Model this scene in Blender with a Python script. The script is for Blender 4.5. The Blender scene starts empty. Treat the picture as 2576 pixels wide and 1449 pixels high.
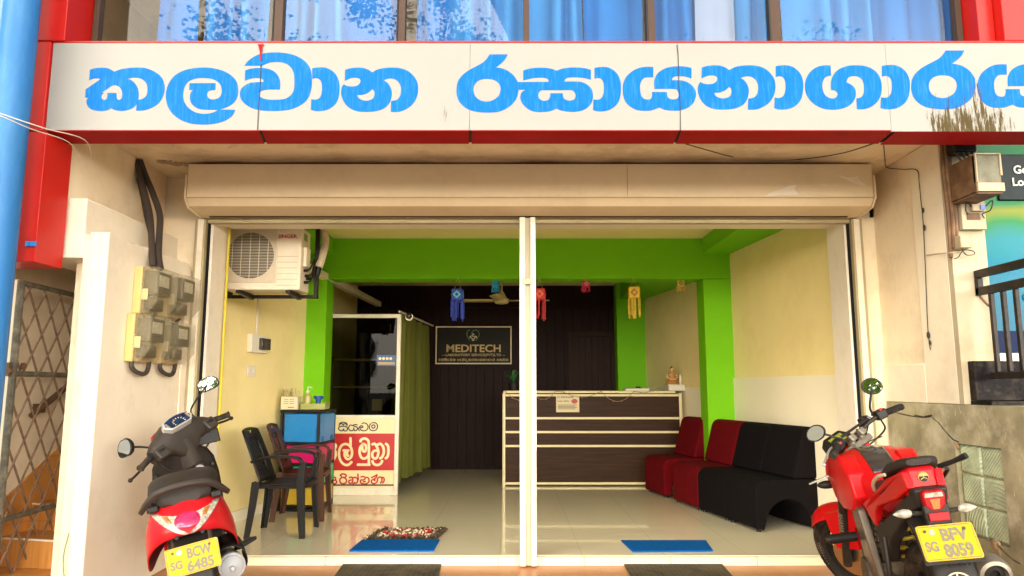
import bpy, bmesh, math, random
from mathutils import Vector, Matrix, Euler
R = math.radians
random.seed(7)
scene = bpy.context.scene
C = scene.collection

# ------------------------------------------------------------------ camera
PITCH = 7.92
cam_d = bpy.data.cameras.new("camera"); cam = bpy.data.objects.new("camera", cam_d); C.objects.link(cam)
cam.location = (0, 0, 1.2); cam.rotation_euler = (R(90 + PITCH), 0, 0)
cam_d.sensor_width = 36; cam_d.lens = 25.28; cam_d.clip_start = 0.05; cam_d.clip_end = 500
scene.camera = cam
# ------------------------------------------------------------------ world and sun
SUN_EL, SUN_AZ = 12, -28          # degrees; azimuth from -Y (street side) towards -X
w = bpy.data.worlds.new("World"); scene.world = w; w.use_nodes = True
nt = w.node_tree; nt.nodes.clear()
sky = nt.nodes.new("ShaderNodeTexSky"); sky.sky_type = 'NISHITA'; sky.sun_disc = False
sky.sun_elevation = R(SUN_EL); sky.sun_rotation = R(180 + SUN_AZ); sky.air_density = 1.0; sky.dust_density = 3.0
hsv = nt.nodes.new("ShaderNodeHueSaturation"); hsv.inputs['Saturation'].default_value = 0.3
bg = nt.nodes.new("ShaderNodeBackground"); bg.inputs['Strength'].default_value = 0.06
wo = nt.nodes.new("ShaderNodeOutputWorld")
nt.links.new(sky.outputs[0], hsv.inputs['Color']); nt.links.new(hsv.outputs[0], bg.inputs['Color']); nt.links.new(bg.outputs[0], wo.inputs[0])
sun_d = bpy.data.lights.new("sun", 'SUN'); sun_d.energy = 1.5; sun_d.angle = R(60); sun_d.color = (1.0, 0.90, 0.74)
sun = bpy.data.objects.new("sun", sun_d); C.objects.link(sun)
sdir = Vector((math.sin(R(SUN_AZ)) * math.cos(R(SUN_EL)), -math.cos(R(SUN_AZ)) * math.cos(R(SUN_EL)), math.sin(R(SUN_EL))))
sun.rotation_euler = sdir.to_track_quat('Z', 'Y').to_euler(); sun.location = sdir * 30
vs = scene.view_settings; vs.view_transform = 'Standard'; vs.look = 'None'; vs.exposure = 2.9; vs.gamma = 1.0
scene.display_settings.display_device = 'sRGB'

# ------------------------------------------------------------------ measuring helpers (point on a plane seen through a photo pixel, 2576-wide)
F = 1808.6; sp, cp = math.sin(R(PITCH)), math.cos(R(PITCH))
def ray(u, v):
    a, b = (u - 1288) / F, (724.5 - v) / F
    return Vector((a, cp - b * sp, sp + b * cp))
def P(u, v, Y):
    d = ray(u, v); t = Y / d.y
    return Vector((d.x * t, Y, 1.2 + d.z * t))
def PX(u, v, X):
    d = ray(u, v); t = X / d.x
    return Vector((X, d.y * t, 1.2 + d.z * t))
def G(u, v, z=0.0):
    d = ray(u, v); t = (z - 1.2) / d.z
    return Vector((d.x * t, d.y * t, z))

# ------------------------------------------------------------------ mesh builder
class B:
    def __init__(s): s.v = []; s.f = []; s.sm = []
    def add(s, vs_, fs, smooth=False):
        o = len(s.v); s.v += [Vector(p) for p in vs_]
        for f in fs: s.f.append([i + o for i in f]); s.sm.append(smooth)
        return s
    def box(s, a, b):
        (x0, y0, z0), (x1, y1, z1) = a, b
        x0, x1 = min(x0, x1), max(x0, x1); y0, y1 = min(y0, y1), max(y0, y1); z0, z1 = min(z0, z1), max(z0, z1)
        return s.add([(x0,y0,z0),(x1,y0,z0),(x1,y1,z0),(x0,y1,z0),(x0,y0,z1),(x1,y0,z1),(x1,y1,z1),(x0,y1,z1)],
                     [(0,3,2,1),(4,5,6,7),(0,1,5,4),(1,2,6,5),(2,3,7,6),(3,0,4,7)])
    def obox(s, c, size, M=None):
        n0 = len(s.v); hx, hy, hz = size[0]/2, size[1]/2, size[2]/2
        s.box((-hx,-hy,-hz),(hx,hy,hz))
        for i in range(n0, len(s.v)):
            s.v[i] = (M @ s.v[i] if M else s.v[i]) + Vector(c)
        return s
    def hexa(s, p):   # 8 points: bottom 0-3, top 4-7 (both same winding)
        return s.add(p, [(0,3,2,1),(4,5,6,7),(0,1,5,4),(1,2,6,5),(2,3,7,6),(3,0,4,7)])
    def cyl(s, p0, p1, r0, r1=None, n=14, caps=True, smooth=True):
        r1 = r0 if r1 is None else r1
        p0, p1 = Vector(p0), Vector(p1); d = (p1 - p0).normalized()
        a = d.orthogonal().normalized(); b = d.cross(a)
        vv = []
        for p, r in ((p0, r0), (p1, r1)):
            for i in range(n):
                t = 2 * math.pi * i / n; vv.append(p + (a * math.cos(t) + b * math.sin(t)) * r)
        o = len(s.v)
        s.add(vv, [(i, (i+1) % n, n + (i+1) % n, n + i) for i in range(n)], smooth)
        if caps:
            s.f.append([o + i for i in range(n)][::-1]); s.sm.append(False)
            s.f.append([o + n + i for i in range(n)]); s.sm.append(False)
        return s
    def tube(s, pts, r, n=8, caps=True, flat=1.0, up=None):
        pts = [Vector(p) for p in pts]; m = len(pts)
        rs = r if isinstance(r, (list, tuple)) else [r] * m
        prev = None; rings = []
        for i, p in enumerate(pts):
            d = (pts[min(i+1, m-1)] - pts[max(i-1, 0)]).normalized()
            if up is not None:
                a = Vector(up); a = (a - d * a.dot(d)).normalized()
            elif prev is None: a = d.orthogonal().normalized()
            else:
                a = (prev - d * prev.dot(d))
                a = a.normalized() if a.length > 1e-6 else d.orthogonal().normalized()
            prev = a; b = d.cross(a)
            rings.append([p + (a * math.cos(2*math.pi*k/n) * flat + b * math.sin(2*math.pi*k/n)) * rs[i] for k in range(n)])
        return s.loft(rings, caps)
    def loft(s, rings, caps=True, smooth=True, close=False):
        n = len(rings[0]); o = len(s.v); vv = [p for r in rings for p in r]
        fs = []; m = len(rings)
        for i in range(m if close else m - 1):
            j = (i + 1) % m
            for k in range(n):
                fs.append((i*n+k, i*n+(k+1) % n, j*n+(k+1) % n, j*n+k))
        s.add(vv, fs, smooth)
        if caps and not close:
            s.f.append([o + k for k in range(n)][::-1]); s.sm.append(smooth)
            s.f.append([o + (m-1)*n + k for k in range(n)]); s.sm.append(smooth)
        return s
    def grid(s, rows, smooth=True):
        n = len(rows[0])
        return s.add([p for r in rows for p in r], [(i*n+k, i*n+k+1, (i+1)*n+k+1, (i+1)*n+k) for i in range(len(rows)-1) for k in range(n-1)], smooth)
    def lathe(s, prof, c=(0,0,0), n=20, M=None, smooth=True, caps=True):
        rings = []
        for r, z in prof:
            ring = []
            for k in range(n):
                t = 2*math.pi*k/n; q = Vector((r*math.cos(t), r*math.sin(t), z))
                ring.append((M @ q if M else q) + Vector(c))
            rings.append(ring)
        return s.loft(rings, caps, smooth)
    def prism(s, poly, f0, f1, smooth=False):   # poly 2-D, f0/f1 map (a,b)->3-D
        n = len(poly); vv = [f0(a, b) for a, b in poly] + [f1(a, b) for a, b in poly]
        return s.add(vv, [tuple(range(n))[::-1], tuple(range(n, 2*n))] + [(i, (i+1) % n, n + (i+1) % n, n + i) for i in range(n)], smooth)
    def sphere(s, c, r, n=14, m=8, sc=(1,1,1)):
        rings = []
        for i in range(m + 1):
            t = math.pi * (i + .02) / (m + .04)
            rings.append([Vector((c[0] + r*sc[0]*math.sin(t)*math.cos(2*math.pi*k/n), c[1] + r*sc[1]*math.sin(t)*math.sin(2*math.pi*k/n), c[2] + r*sc[2]*math.cos(t))) for k in range(n)])
        return s.loft(rings, True)
    def xf(s, M, start=0):
        for i in range(start, len(s.v)): s.v[i] = M @ s.v[i]
        return s
    def build(s, name, mat, parent=None, world=False, bevel=0, bseg=2, solid=0, sub=0, sharp=35, label=None, fixn=True):
        off = Vector(parent.location) if (world and parent) else Vector((0,0,0))
        me = bpy.data.meshes.new(name)
        me.from_pydata([p - off for p in s.v], [], s.f); me.update()
        if fixn:
            bm = bmesh.new(); bm.from_mesh(me); bmesh.ops.recalc_face_normals(bm, faces=bm.faces); bm.to_mesh(me); bm.free()
        for p, q in zip(me.polygons, s.sm): p.use_smooth = q
        if bevel or sub:
            for p in me.polygons: p.use_smooth = True
        try: me.set_sharp_from_angle(angle=R(sharp))
        except Exception: pass
        me.materials.append(mat)
        o = bpy.data.objects.new(name, me); C.objects.link(o)
        if parent: o.parent = parent
        if solid:
            m = o.modifiers.new("solid", 'SOLIDIFY'); m.thickness = solid; m.offset = -1
        if sub:
            m = o.modifiers.new("sub", 'SUBSURF'); m.levels = sub; m.render_levels = sub
        if bevel:
            m = o.modifiers.new("bevel", 'BEVEL'); m.width = bevel; m.segments = bseg; m.limit_method = 'ANGLE'; m.angle_limit = R(38)
            m.harden_normals = False
        if label: o['label'] = label
        return o

def thing(name, label, cat, loc=(0,0,0), rot=(0,0,0), group=None):
    o = bpy.data.objects.new(name, None); C.objects.link(o); o.empty_display_size = .1
    o.location = loc; o.rotation_euler = rot; o['label'] = label; o['category'] = cat
    if group: o['group'] = group
    return o
def tag(o, label, cat, group=None):
    o['label'] = label; o['category'] = cat
    if group: o['group'] = group
    return o
def struct(o): o['kind'] = 'structure'; return o
def dup(root, loc, rot=None, label=None):
    r = root.copy(); C.objects.link(r); r.location = loc
    if rot is not None: r.rotation_euler = rot
    if label: r['label'] = label
    for ch in list(root.children):
        c = ch.copy(); C.objects.link(c); c.parent = r
        for g in ch.children:
            d = g.copy(); C.objects.link(d); d.parent = c
    return r

def smooth_closed(spec, step=5):
    """'x,y x,y! ...' closed outline; ! marks a corner. Catmull-Rom between corners."""
    pts = []; cor = []
    for tok in spec.split():
        c_ = tok.endswith('!'); a, b = tok.rstrip('!').split(','); pts.append(Vector((float(a), float(b)))); cor.append(c_)
    n = len(pts); out = []
    for i in range(n):
        p1, p2 = pts[i], pts[(i+1) % n]
        p0 = pts[i-1] if not cor[i] else p1 * 2 - p2
        p3 = pts[(i+2) % n] if not cor[(i+1) % n] else p2 * 2 - p1
        L = 1 if (cor[i] and cor[(i+1) % n]) else step
        for k in range(L):
            t = k / L
            out.append(0.5 * ((2*p1) + (p2-p0)*t + (2*p0-5*p1+4*p2-p3)*t*t + (3*p1-p0-3*p2+p3)*t**3))
    return out
def smooth_open(pts, step=6, closed=False):
    pts = [Vector(p) for p in pts]; n = len(pts); out = []
    for i in range(n - 1):
        p1, p2 = pts[i], pts[i+1]
        p0 = pts[i-1] if i > 0 else p1*2 - p2
        p3 = pts[i+2] if i + 2 < n else p2*2 - p1
        for k in range(step):
            t = k / step
            out.append(0.5*((2*p1) + (p2-p0)*t + (2*p0-5*p1+4*p2-p3)*t*t + (3*p1-p0-3*p2+p3)*t**3))
    out.append(pts[-1]); return out

def eval_mesh(ob):
    dg = bpy.context.evaluated_depsgraph_get(); me = bpy.data.meshes.new_from_object(ob.evaluated_get(dg)); return me
def outline_mesh(name, loops, fn, thick, mat, parent, normal):
    """flat filled outlines (holes allowed) mapped to 3-D by fn, extruded thick along normal"""
    cu = bpy.data.curves.new(name, 'CURVE'); cu.dimensions = '2D'; cu.fill_mode = 'BOTH'
    for lp in loops:
        sp_ = cu.splines.new('POLY'); sp_.points.add(len(lp) - 1); sp_.use_cyclic_u = True
        for q, p in zip(sp_.points, lp): q.co = (p[0], p[1], 0, 1)
    ob = bpy.data.objects.new(name, cu); C.objects.link(ob)
    me = eval_mesh(ob); bpy.data.objects.remove(ob); bpy.data.curves.remove(cu)
    return _finish_flat(name, me, fn, thick, mat, parent, normal)
def _finish_flat(name, me, fn, thick, mat, parent, normal):
    bm = bmesh.new(); bm.from_mesh(me)
    bmesh.ops.remove_doubles(bm, verts=bm.verts, dist=1e-5)
    off = Vector(parent.location) if parent else Vector((0,0,0))
    for v in bm.verts: v.co = fn(v.co.x, v.co.y) - off
    r = bmesh.ops.extrude_face_region(bm, geom=list(bm.faces))
    for g in r['geom']:
        if isinstance(g, bmesh.types.BMVert): g.co += Vector(normal) * thick
    bmesh.ops.recalc_face_normals(bm, faces=bm.faces)
    bm.to_mesh(me); bm.free(); me.name = name
    me.materials.clear(); me.materials.append(mat)
    for p in me.polygons: p.use_smooth = False
    o = bpy.data.objects.new(name, me); C.objects.link(o); o.parent = parent
    return o
FONT = None
def text_mesh(name, body, h, fn, thick, mat, parent, normal, bold=0.0, width=None, shear=0.0, spacing=1.0):
    """text of cap height h centred on (0,0) in a 2-D frame mapped by fn"""
    cu = bpy.data.curves.new(name, 'FONT'); cu.body = body; cu.align_x = 'CENTER'; cu.align_y = 'CENTER'
    cu.size = h / 0.69; cu.offset = bold * h; cu.shear = shear; cu.space_character = spacing; cu.resolution_u = 3
    ob = bpy.data.objects.new(name, cu); C.objects.link(ob)
    me = eval_mesh(ob); bpy.data.objects.remove(ob); bpy.data.curves.remove(cu)
    xs = [v.co.x for v in me.vertices]; ys = [v.co.y for v in me.vertices]
    cx, cy = (min(xs)+max(xs))/2, (min(ys)+max(ys))/2; sx = width/(max(xs)-min(xs)) if width else 1.0
    return _finish_flat(name, me, lambda a, b: fn((a-cx)*sx, (b-cy)), thick, mat, parent, normal)
def stroke_mesh(name, strokes, fn, wd, thick, mat, parent, normal, lift=0.0):
    """ribbon strokes with round-ish ends in a 2-D frame; each stroke sits a hair above the one before"""
    b = B(); nv = Vector(normal)
    for si, st in enumerate(strokes):
        pts = smooth_open([(x, y, 0) for x, y in st], 5) if len(st) > 2 else [Vector((x, y, 0)) for x, y in st]
        L = []; Rr = []; m = len(pts)
        for i, p in enumerate(pts):
            d = (pts[min(i+1, m-1)] - pts[max(i-1, 0)]).normalized(); nn = Vector((-d.y, d.x, 0))
            k = wd/2
            L.append(p + nn*k); Rr.append(p - nn*k)
        d0 = (pts[1]-pts[0]).normalized(); d1 = (pts[-1]-pts[-2]).normalized()
        poly = L + [pts[-1] + d1*wd*.3] + Rr[::-1] + [pts[0] - d0*wd*.3]
        off = nv * (lift + si * thick * .02)
        cl = [fn(p.x, p.y) + off for p in L]; cr = [fn(p.x, p.y) + off for p in Rr]
        e1 = fn(*(pts[-1] + d1*wd*.3).xy) + off; e0 = fn(*(pts[0] - d0*wd*.3).xy) + off
        up = nv * thick
        rows = [[c - up*0 for c in cl], [c + up for c in cl], [c + up for c in cr], [c for c in cr]]
        b.grid(rows, False)
        b.add([cl[-1]+up, e1+up, cr[-1]+up], [(0,1,2)]); b.add([cl[0]+up, e0+up, cr[0]+up], [(0,1,2)])
    return b.build(name, mat, parent, world=True, fixn=False)

# ------------------------------------------------------------------ materials
def mat(name, col, rough=.55, metal=0.0, var=.10, scale=5.0, bump=0.0, bscale=60.0, coat=0.0, spec=.5, dirt=None, dirt_amt=.0, dirt_scale=3.0, stretch=(1,1,1), trans=0, alpha=1, emit=None, rvar=.0, sheen=0):
    m = bpy.data.materials.new(name); m.use_nodes = True; t = m.node_tree; N = t.nodes; L = t.links
    bs = N['Principled BSDF']
    bs.inputs['Roughness'].default_value = rough; bs.inputs['Metallic'].default_value = metal
    bs.inputs['Specular IOR Level'].default_value = spec; bs.inputs['Coat Weight'].default_value = coat
    bs.inputs['Coat Roughness'].default_value = .06
    bs.inputs['Transmission Weight'].default_value = trans; bs.inputs['Alpha'].default_value = alpha
    if sheen: bs.inputs['Sheen Weight'].default_value = sheen
    tc = N.new('ShaderNodeTexCoord'); mp = N.new('ShaderNodeMapping'); mp.inputs['Scale'].default_value = stretch
    L.new(tc.outputs['Object'], mp.inputs['Vector'])
    nz = N.new('ShaderNodeTexNoise'); nz.inputs['Scale'].default_value = scale; nz.inputs['Detail'].default_value = 5; nz.inputs['Roughness'].default_value = .6
    L.new(mp.outputs[0], nz.inputs['Vector'])
    mx = N.new('ShaderNodeMix'); mx.data_type = 'RGBA'
    rm = N.new('ShaderNodeMapRange'); rm.inputs[1].default_value = .3; rm.inputs[2].default_value = .7
    L.new(nz.outputs['Fac'], rm.inputs[0]); L.new(rm.outputs[0], mx.inputs[0])
    mx.inputs[6].default_value = [c*(1-var) for c in col] + [1]; mx.inputs[7].default_value = [min(1, c*(1+var)) for c in col] + [1]
    out = mx.outputs[2]
    if dirt:
        n2 = N.new('ShaderNodeTexNoise'); n2.inputs['Scale'].default_value = dirt_scale; n2.inputs['Detail'].default_value = 8; n2.inputs['Roughness'].default_value = .7
        L.new(mp.outputs[0], n2.inputs['Vector'])
        r2 = N.new('ShaderNodeMapRange'); r2.inputs[1].default_value = .48; r2.inputs[2].default_value = .70; r2.inputs[4].default_value = dirt_amt
        L.new(n2.outputs['Fac'], r2.inputs[0])
        m2 = N.new('ShaderNodeMix'); m2.data_type = 'RGBA'; L.new(r2.outputs[0], m2.inputs[0]); L.new(out, m2.inputs[6]); m2.inputs[7].default_value = list(dirt) + [1]
        out = m2.outputs[2]
    L.new(out, bs.inputs['Base Color'])
    if rvar:
        r3 = N.new('ShaderNodeMapRange'); r3.inputs[3].default_value = max(0, rough - rvar); r3.inputs[4].default_value = rough + rvar
        L.new(nz.outputs['Fac'], r3.inputs[0]); L.new(r3.outputs[0], bs.inputs['Roughness'])
    if bump:
        n3 = N.new('ShaderNodeTexNoise'); n3.inputs['Scale'].default_value = bscale; n3.inputs['Detail'].default_value = 4
        L.new(mp.outputs[0], n3.inputs['Vector'])
        bp = N.new('ShaderNodeBump'); bp.inputs['Strength'].default_value = bump; bp.inputs['Distance'].default_value = .01
        L.new(n3.outputs['Fac'], bp.inputs['Height']); L.new(bp.outputs[0], bs.inputs['Normal'])
    m['_out'] = 0
    return m
def nodes(m): return m.node_tree.nodes, m.node_tree.links, m.node_tree.nodes['Principled BSDF']
def glass(name, tint=(1,1,1), refl=.3, rough=.0, lo=.06):
    m = bpy.data.materials.new(name); m.use_nodes = True; t = m.node_tree; N = t.nodes; L = t.links; N.clear()
    o = N.new('ShaderNodeOutputMaterial'); mx = N.new('ShaderNodeMixShader'); tr = N.new('ShaderNodeBsdfTransparent'); gl = N.new('ShaderNodeBsdfGlossy')
    tr.inputs[0].default_value = list(tint) + [1]; gl.inputs['Roughness'].default_value = rough
    fr = N.new('ShaderNodeLayerWeight'); fr.inputs[0].default_value = .35
    mr = N.new('ShaderNodeMapRange'); mr.inputs[3].default_value = lo; mr.inputs[4].default_value = refl
    L.new(fr.outputs['Fresnel'], mr.inputs[0]); L.new(mr.outputs[0], mx.inputs[0]); L.new(tr.outputs[0], mx.inputs[1]); L.new(gl.outputs[0], mx.inputs[2]); L.new(mx.outputs[0], o.inputs[0])
    return m
def brick_mat(name, c1, c2, mortar, bw, bh, gap, rough, offset=0.0, bump=0.0, plane='XY', grain=None, coat=0.0, spec=.5, var=.0, shift=(0,0,0)):
    m = bpy.data.materials.new(name); m.use_nodes = True; N, L, bs = nodes(m)
    tc = N.new('ShaderNodeTexCoord'); mp = N.new('ShaderNodeMapping'); L.new(tc.outputs['Object'], mp.inputs['Vector'])
    mp.inputs['Location'].default_value = shift
    if plane == 'XZ': mp.inputs['Rotation'].default_value = (R(-90), 0, 0)
    if plane == 'YX': mp.inputs['Rotation'].default_value = (0, 0, R(90))
    br = N.new('ShaderNodeTexBrick'); br.offset = offset; br.squash = 1
    br.inputs['Scale'].default_value = 1; br.inputs['Brick Width'].default_value = bw; br.inputs['Row Height'].default_value = bh
    br.inputs['Mortar Size'].default_value = gap; br.inputs['Mortar Smooth'].default_value = .1; br.inputs['Bias'].default_value = 0
    br.inputs['Color1'].default_value = list(c1) + [1]; br.inputs['Color2'].default_value = list(c2) + [1]; br.inputs['Mortar'].default_value = list(mortar) + [1]
    L.new(mp.outputs[0], br.inputs['Vector']); out = br.outputs['Color']
    if grain:
        m2 = N.new('ShaderNodeMapping'); m2.inputs['Scale'].default_value = grain[1]; L.new(tc.outputs['Object'], m2.inputs['Vector'])
        nz = N.new('ShaderNodeTexNoise'); nz.inputs['Scale'].default_value = 1; nz.inputs['Detail'].default_value = 6; nz.inputs['Distortion'].default_value = .6; L.new(m2.outputs[0], nz.inputs['Vector'])
        mr = N.new('ShaderNodeMapRange'); mr.inputs[1].default_value = .3; mr.inputs[2].default_value = .72; mr.inputs[4].default_value = grain[2]; L.new(nz.outputs['Fac'], mr.inputs[0])
        mx = N.new('ShaderNodeMix'); mx.data_type = 'RGBA'; L.new(mr.outputs[0], mx.inputs[0]); L.new(out, mx.inputs[6]); mx.inputs[7].default_value = list(grain[0]) + [1]; out = mx.outputs[2]
    L.new(out, bs.inputs['Base Color']); bs.inputs['Roughness'].default_value = rough; bs.inputs['Coat Weight'].default_value = coat; bs.inputs['Specular IOR Level'].default_value = spec
    if bump:
        bp = N.new('ShaderNodeBump'); bp.inputs['Strength'].default_value = bump; bp.inputs['Distance'].default_value = .004; bp.invert = True
        L.new(br.outputs['Fac'], bp.inputs['Height']); L.new(bp.outputs[0], bs.inputs['Normal'])
    return m

M = {}
M['cream'] = mat('cream_plaster', (.84,.71,.50), .75, var=.05, scale=2.2, bump=.10, bscale=14, dirt=(.42,.30,.17), dirt_amt=.35, dirt_scale=2.5)
M['white_wall'] = mat('white_plaster', (.82,.73,.56), .75, var=.05, scale=2.0, bump=.10, bscale=12, dirt=(.45,.34,.22), dirt_amt=.3, dirt_scale=2.2)
M['soffit'] = mat('soffit_paint', (.84,.70,.48), .8, var=.06, scale=2, bump=.08, bscale=10, dirt=(.34,.24,.14), dirt_amt=.45, dirt_scale=3)
M['yellow_wall'] = mat('pale_yellow_paint', (.90,.75,.35), .6, var=.05, scale=1.5, bump=.08, bscale=10, spec=.25, dirt=(.72,.52,.20), dirt_amt=.3, dirt_scale=2)
M['dado'] = mat('white_dado_paint', (.88,.80,.60), .5, var=.03, scale=2)
M['ceil'] = mat('ceiling_paint', (.88,.77,.34), .8, var=.03)
M['green'] = mat('lime_green_paint', (.17,.53,.003), .65, var=.045, scale=1.6, stretch=(1,1,2.5), bump=.07, bscale=22, spec=.2, dirt=(.21,.50,.02), dirt_amt=.30, dirt_scale=7)
M['jamb'] = mat('white_jamb_paint', (.80,.72,.58), .5, var=.03, dirt=(.4,.3,.2), dirt_amt=.25, dirt_scale=5)
M['red'] = mat('red_cladding', (.50,.012,.008), .4, var=.06, scale=3, spec=.3, dirt=(.3,.03,.02), dirt_amt=.25, dirt_scale=4)
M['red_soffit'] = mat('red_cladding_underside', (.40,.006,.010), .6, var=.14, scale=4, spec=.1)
M['black_gap'] = mat('black_sealant', (.015,.014,.013), .7)
M['blue_pipe'] = mat('blue_pvc', (.028,.16,.40), .45, spec=.25, var=.12, scale=2, stretch=(1,1,.3), dirt=(.10,.30,.50), dirt_amt=.5, dirt_scale=3)
M['blue_sheet'] = mat('dark_blue_sheet', (.05,.18,.33), .4)
M['shutter'] = mat('beige_painted_steel', (.74,.60,.39), .5, var=.07, scale=2, bump=.04, bscale=9, spec=.3, dirt=(.46,.34,.20), dirt_amt=.32, dirt_scale=4)
M['guide'] = mat('olive_steel', (.36,.30,.16), .5, var=.1)
M['dark_trim'] = mat('dark_trim', (.01,.010,.012), .7, spec=.08)
M['dimmed_cream'] = mat('dimmed_cream_plaster', (.45,.385,.27), .8, var=.08, scale=2.5, bump=.12, bscale=14, dirt=(.34,.26,.14), dirt_amt=.45, dirt_scale=3, spec=.2)  # cream darkened in colour to offset strong sun on front faces, plus dirt
M['alu'] = mat('white_aluminium', (.76,.68,.52), .35, var=.03, dirt=(.4,.32,.2), dirt_amt=.3, dirt_scale=8)
M['alu_in'] = mat('grey_aluminium', (.46,.40,.28), .45, var=.08)
M['steel'] = mat('bare_steel', (.62,.60,.55), .3, metal=1.0, var=.1)
M['chrome'] = mat('chrome', (.8,.8,.8), .12, metal=1.0, var=.02)
M['blackp'] = mat('black_plastic', (.012,.011,.010), .45, var=.15, scale=20, spec=.25)
M['blackm'] = mat('black_metal', (.016,.014,.012), .45, spec=.25, dirt=(.10,.05,.025), dirt_amt=.4, dirt_scale=12)
M['rubber'] = mat('black_rubber', (.018,.015,.013), .8, spec=.15, var=.2, scale=12, dirt=(.16,.12,.07), dirt_amt=.5, dirt_scale=8)
M['graysc'] = mat('grey_scooter_plastic', (.034,.027,.021), .5, spec=.3, var=.1, bump=.05, bscale=200)
M['greydark'] = mat('dark_grey_plastic', (.018,.015,.013), .5, spec=.25, var=.1)
M['redpaint'] = mat('glossy_red_paint', (.52,.003,.006), .32, var=.05, coat=.12, spec=.25, dirt=(.30,.02,.02), dirt_amt=.25, dirt_scale=9)
M['redpaint2'] = mat('maroon_red_paint', (.40,.005,.010), .32, var=.05, coat=.12, spec=.25, dirt=(.28,.04,.03), dirt_amt=.3, dirt_scale=7)
M['mirror'] = mat('mirror_glass', (.62,.62,.60), .02, metal=1.0, var=0)
M['plate_y'] = mat('yellow_plate', (.50,.34,.004), .5, spec=.2, var=.04, dirt=(.4,.25,.02), dirt_amt=.25, dirt_scale=18)
M['plate_t'] = mat('reflective_character', (.17,.15,.10), .5, var=.35, scale=500, spec=.3)
M['clear'] = mat('clear_lens', (.36,.33,.26), .15, var=.5, scale=45, coat=.2)
M['amber'] = mat('amber_lens', (.34,.13,.03), .2, var=.2, scale=60, coat=.5)
M['redlens'] = mat('red_lens', (.30,.003,.006), .4, var=.35, scale=40, spec=.2)
M['pinklens'] = mat('magenta_lens', (.36,.022,.085), .18, var=.45, scale=20, coat=.3)
M['fabric_red'] = mat('red_fabric', (.11,.0015,.004), .9, var=.18, scale=9, bump=.15, bscale=300, spec=.1)
M['fabric_black'] = mat('black_fabric', (.006,.0045,.005), .9, spec=.08, var=.2, scale=30, bump=.15, bscale=300)
M['chair_black'] = mat('black_chair_plastic', (.009,.008,.007), .45, var=.1, spec=.25)
M['chair_brown'] = mat('brown_chair_plastic', (.055,.018,.006), .45, var=.1, spec=.25)
M['brownwood'] = mat('dark_brown_boards', (.016,.0055,.004), .5, var=.35, scale=4, stretch=(8,8,.6), spec=.08)
M['laminate'] = mat('dark_wood_laminate', (.040,.017,.007), .45, var=.4, scale=3, stretch=(.8,8,14), spec=.12)
M['cream_edge'] = mat('cream_edging', (.78,.66,.36), .4, var=.03)
M['matblue'] = mat('blue_mat', (.006,.10,.34), .95, spec=.05, var=.15, scale=60, bump=.4, bscale=250)
M['white_p'] = mat('white_plastic', (.78,.72,.58), .4, var=.03)
M['ac_white'] = mat('cream_white_enamel', (.80,.70,.52), .35, var=.03, dirt=(.4,.28,.15), dirt_amt=.2, dirt_scale=6)
M['yellowpipe'] = mat('yellow_conduit', (.60,.48,.02), .5, var=.05)
M['olive'] = mat('olive_curtain', (.095,.10,.018), .9, spec=.1, var=.12, scale=8, stretch=(3,3,.4))
M['granite'] = mat('black_granite', (.010,.008,.009), .5, spec=.08, var=.4, scale=50, dirt=(.12,.10,.06), dirt_amt=.45, dirt_scale=9)
M['rust'] = mat('rusty_brown_metal', (.13,.065,.03), .7, var=.35, scale=14, dirt=(.32,.2,.1), dirt_amt=.5, dirt_scale=10)
M['galv'] = mat('grey_galvanised', (.17,.165,.12), .6, var=.25, scale=16, spec=.15)
M['paper'] = mat('notice_paper', (.72,.60,.38), .7, var=.03)
M['ink'] = mat('dark_ink', (.03,.025,.02), .7, var=0)
M['inkred'] = mat('red_ink', (.50,.02,.02), .6, var=0)
M['ind_black'] = mat('black_lettering', (.02,.018,.03), .6, var=0)
M['panelcream'] = mat('cream_panel', (.80,.66,.36), .4, var=.03)
M['panelred'] = mat('red_panel', (.48,.012,.012), .4, var=.04)
M['gold'] = mat('gold_lettering', (.50,.34,.10), .5, var=.05)
M['goldframe'] = mat('pale_gold_frame', (.68,.52,.28), .4, var=.08, scale=30)
M['bannerblk'] = mat('dark_banner_vinyl', (.012,.010,.005), .45, var=.25, scale=3, spec=.1)

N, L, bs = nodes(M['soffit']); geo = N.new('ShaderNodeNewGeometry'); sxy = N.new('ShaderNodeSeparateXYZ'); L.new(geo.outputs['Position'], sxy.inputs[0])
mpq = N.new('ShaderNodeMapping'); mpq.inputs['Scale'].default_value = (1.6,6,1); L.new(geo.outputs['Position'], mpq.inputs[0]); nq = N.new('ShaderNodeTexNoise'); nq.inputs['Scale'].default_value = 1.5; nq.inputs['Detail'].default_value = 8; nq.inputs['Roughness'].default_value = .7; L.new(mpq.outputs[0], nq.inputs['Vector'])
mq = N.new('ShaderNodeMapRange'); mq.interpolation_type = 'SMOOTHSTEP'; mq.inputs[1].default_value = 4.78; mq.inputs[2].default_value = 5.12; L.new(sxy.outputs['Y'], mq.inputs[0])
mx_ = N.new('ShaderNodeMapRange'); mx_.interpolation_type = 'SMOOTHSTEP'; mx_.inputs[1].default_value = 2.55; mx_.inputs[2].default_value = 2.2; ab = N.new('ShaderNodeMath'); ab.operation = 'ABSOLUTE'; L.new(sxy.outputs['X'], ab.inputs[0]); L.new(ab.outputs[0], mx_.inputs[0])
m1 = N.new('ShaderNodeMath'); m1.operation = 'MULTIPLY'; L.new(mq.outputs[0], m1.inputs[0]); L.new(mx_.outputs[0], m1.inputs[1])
m2 = N.new('ShaderNodeMath'); m2.operation = 'MULTIPLY_ADD'; m2.inputs[1].default_value = 1.3; m2.inputs[2].default_value = .15; L.new(nq.outputs['Fac'], m2.inputs[0])
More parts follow.
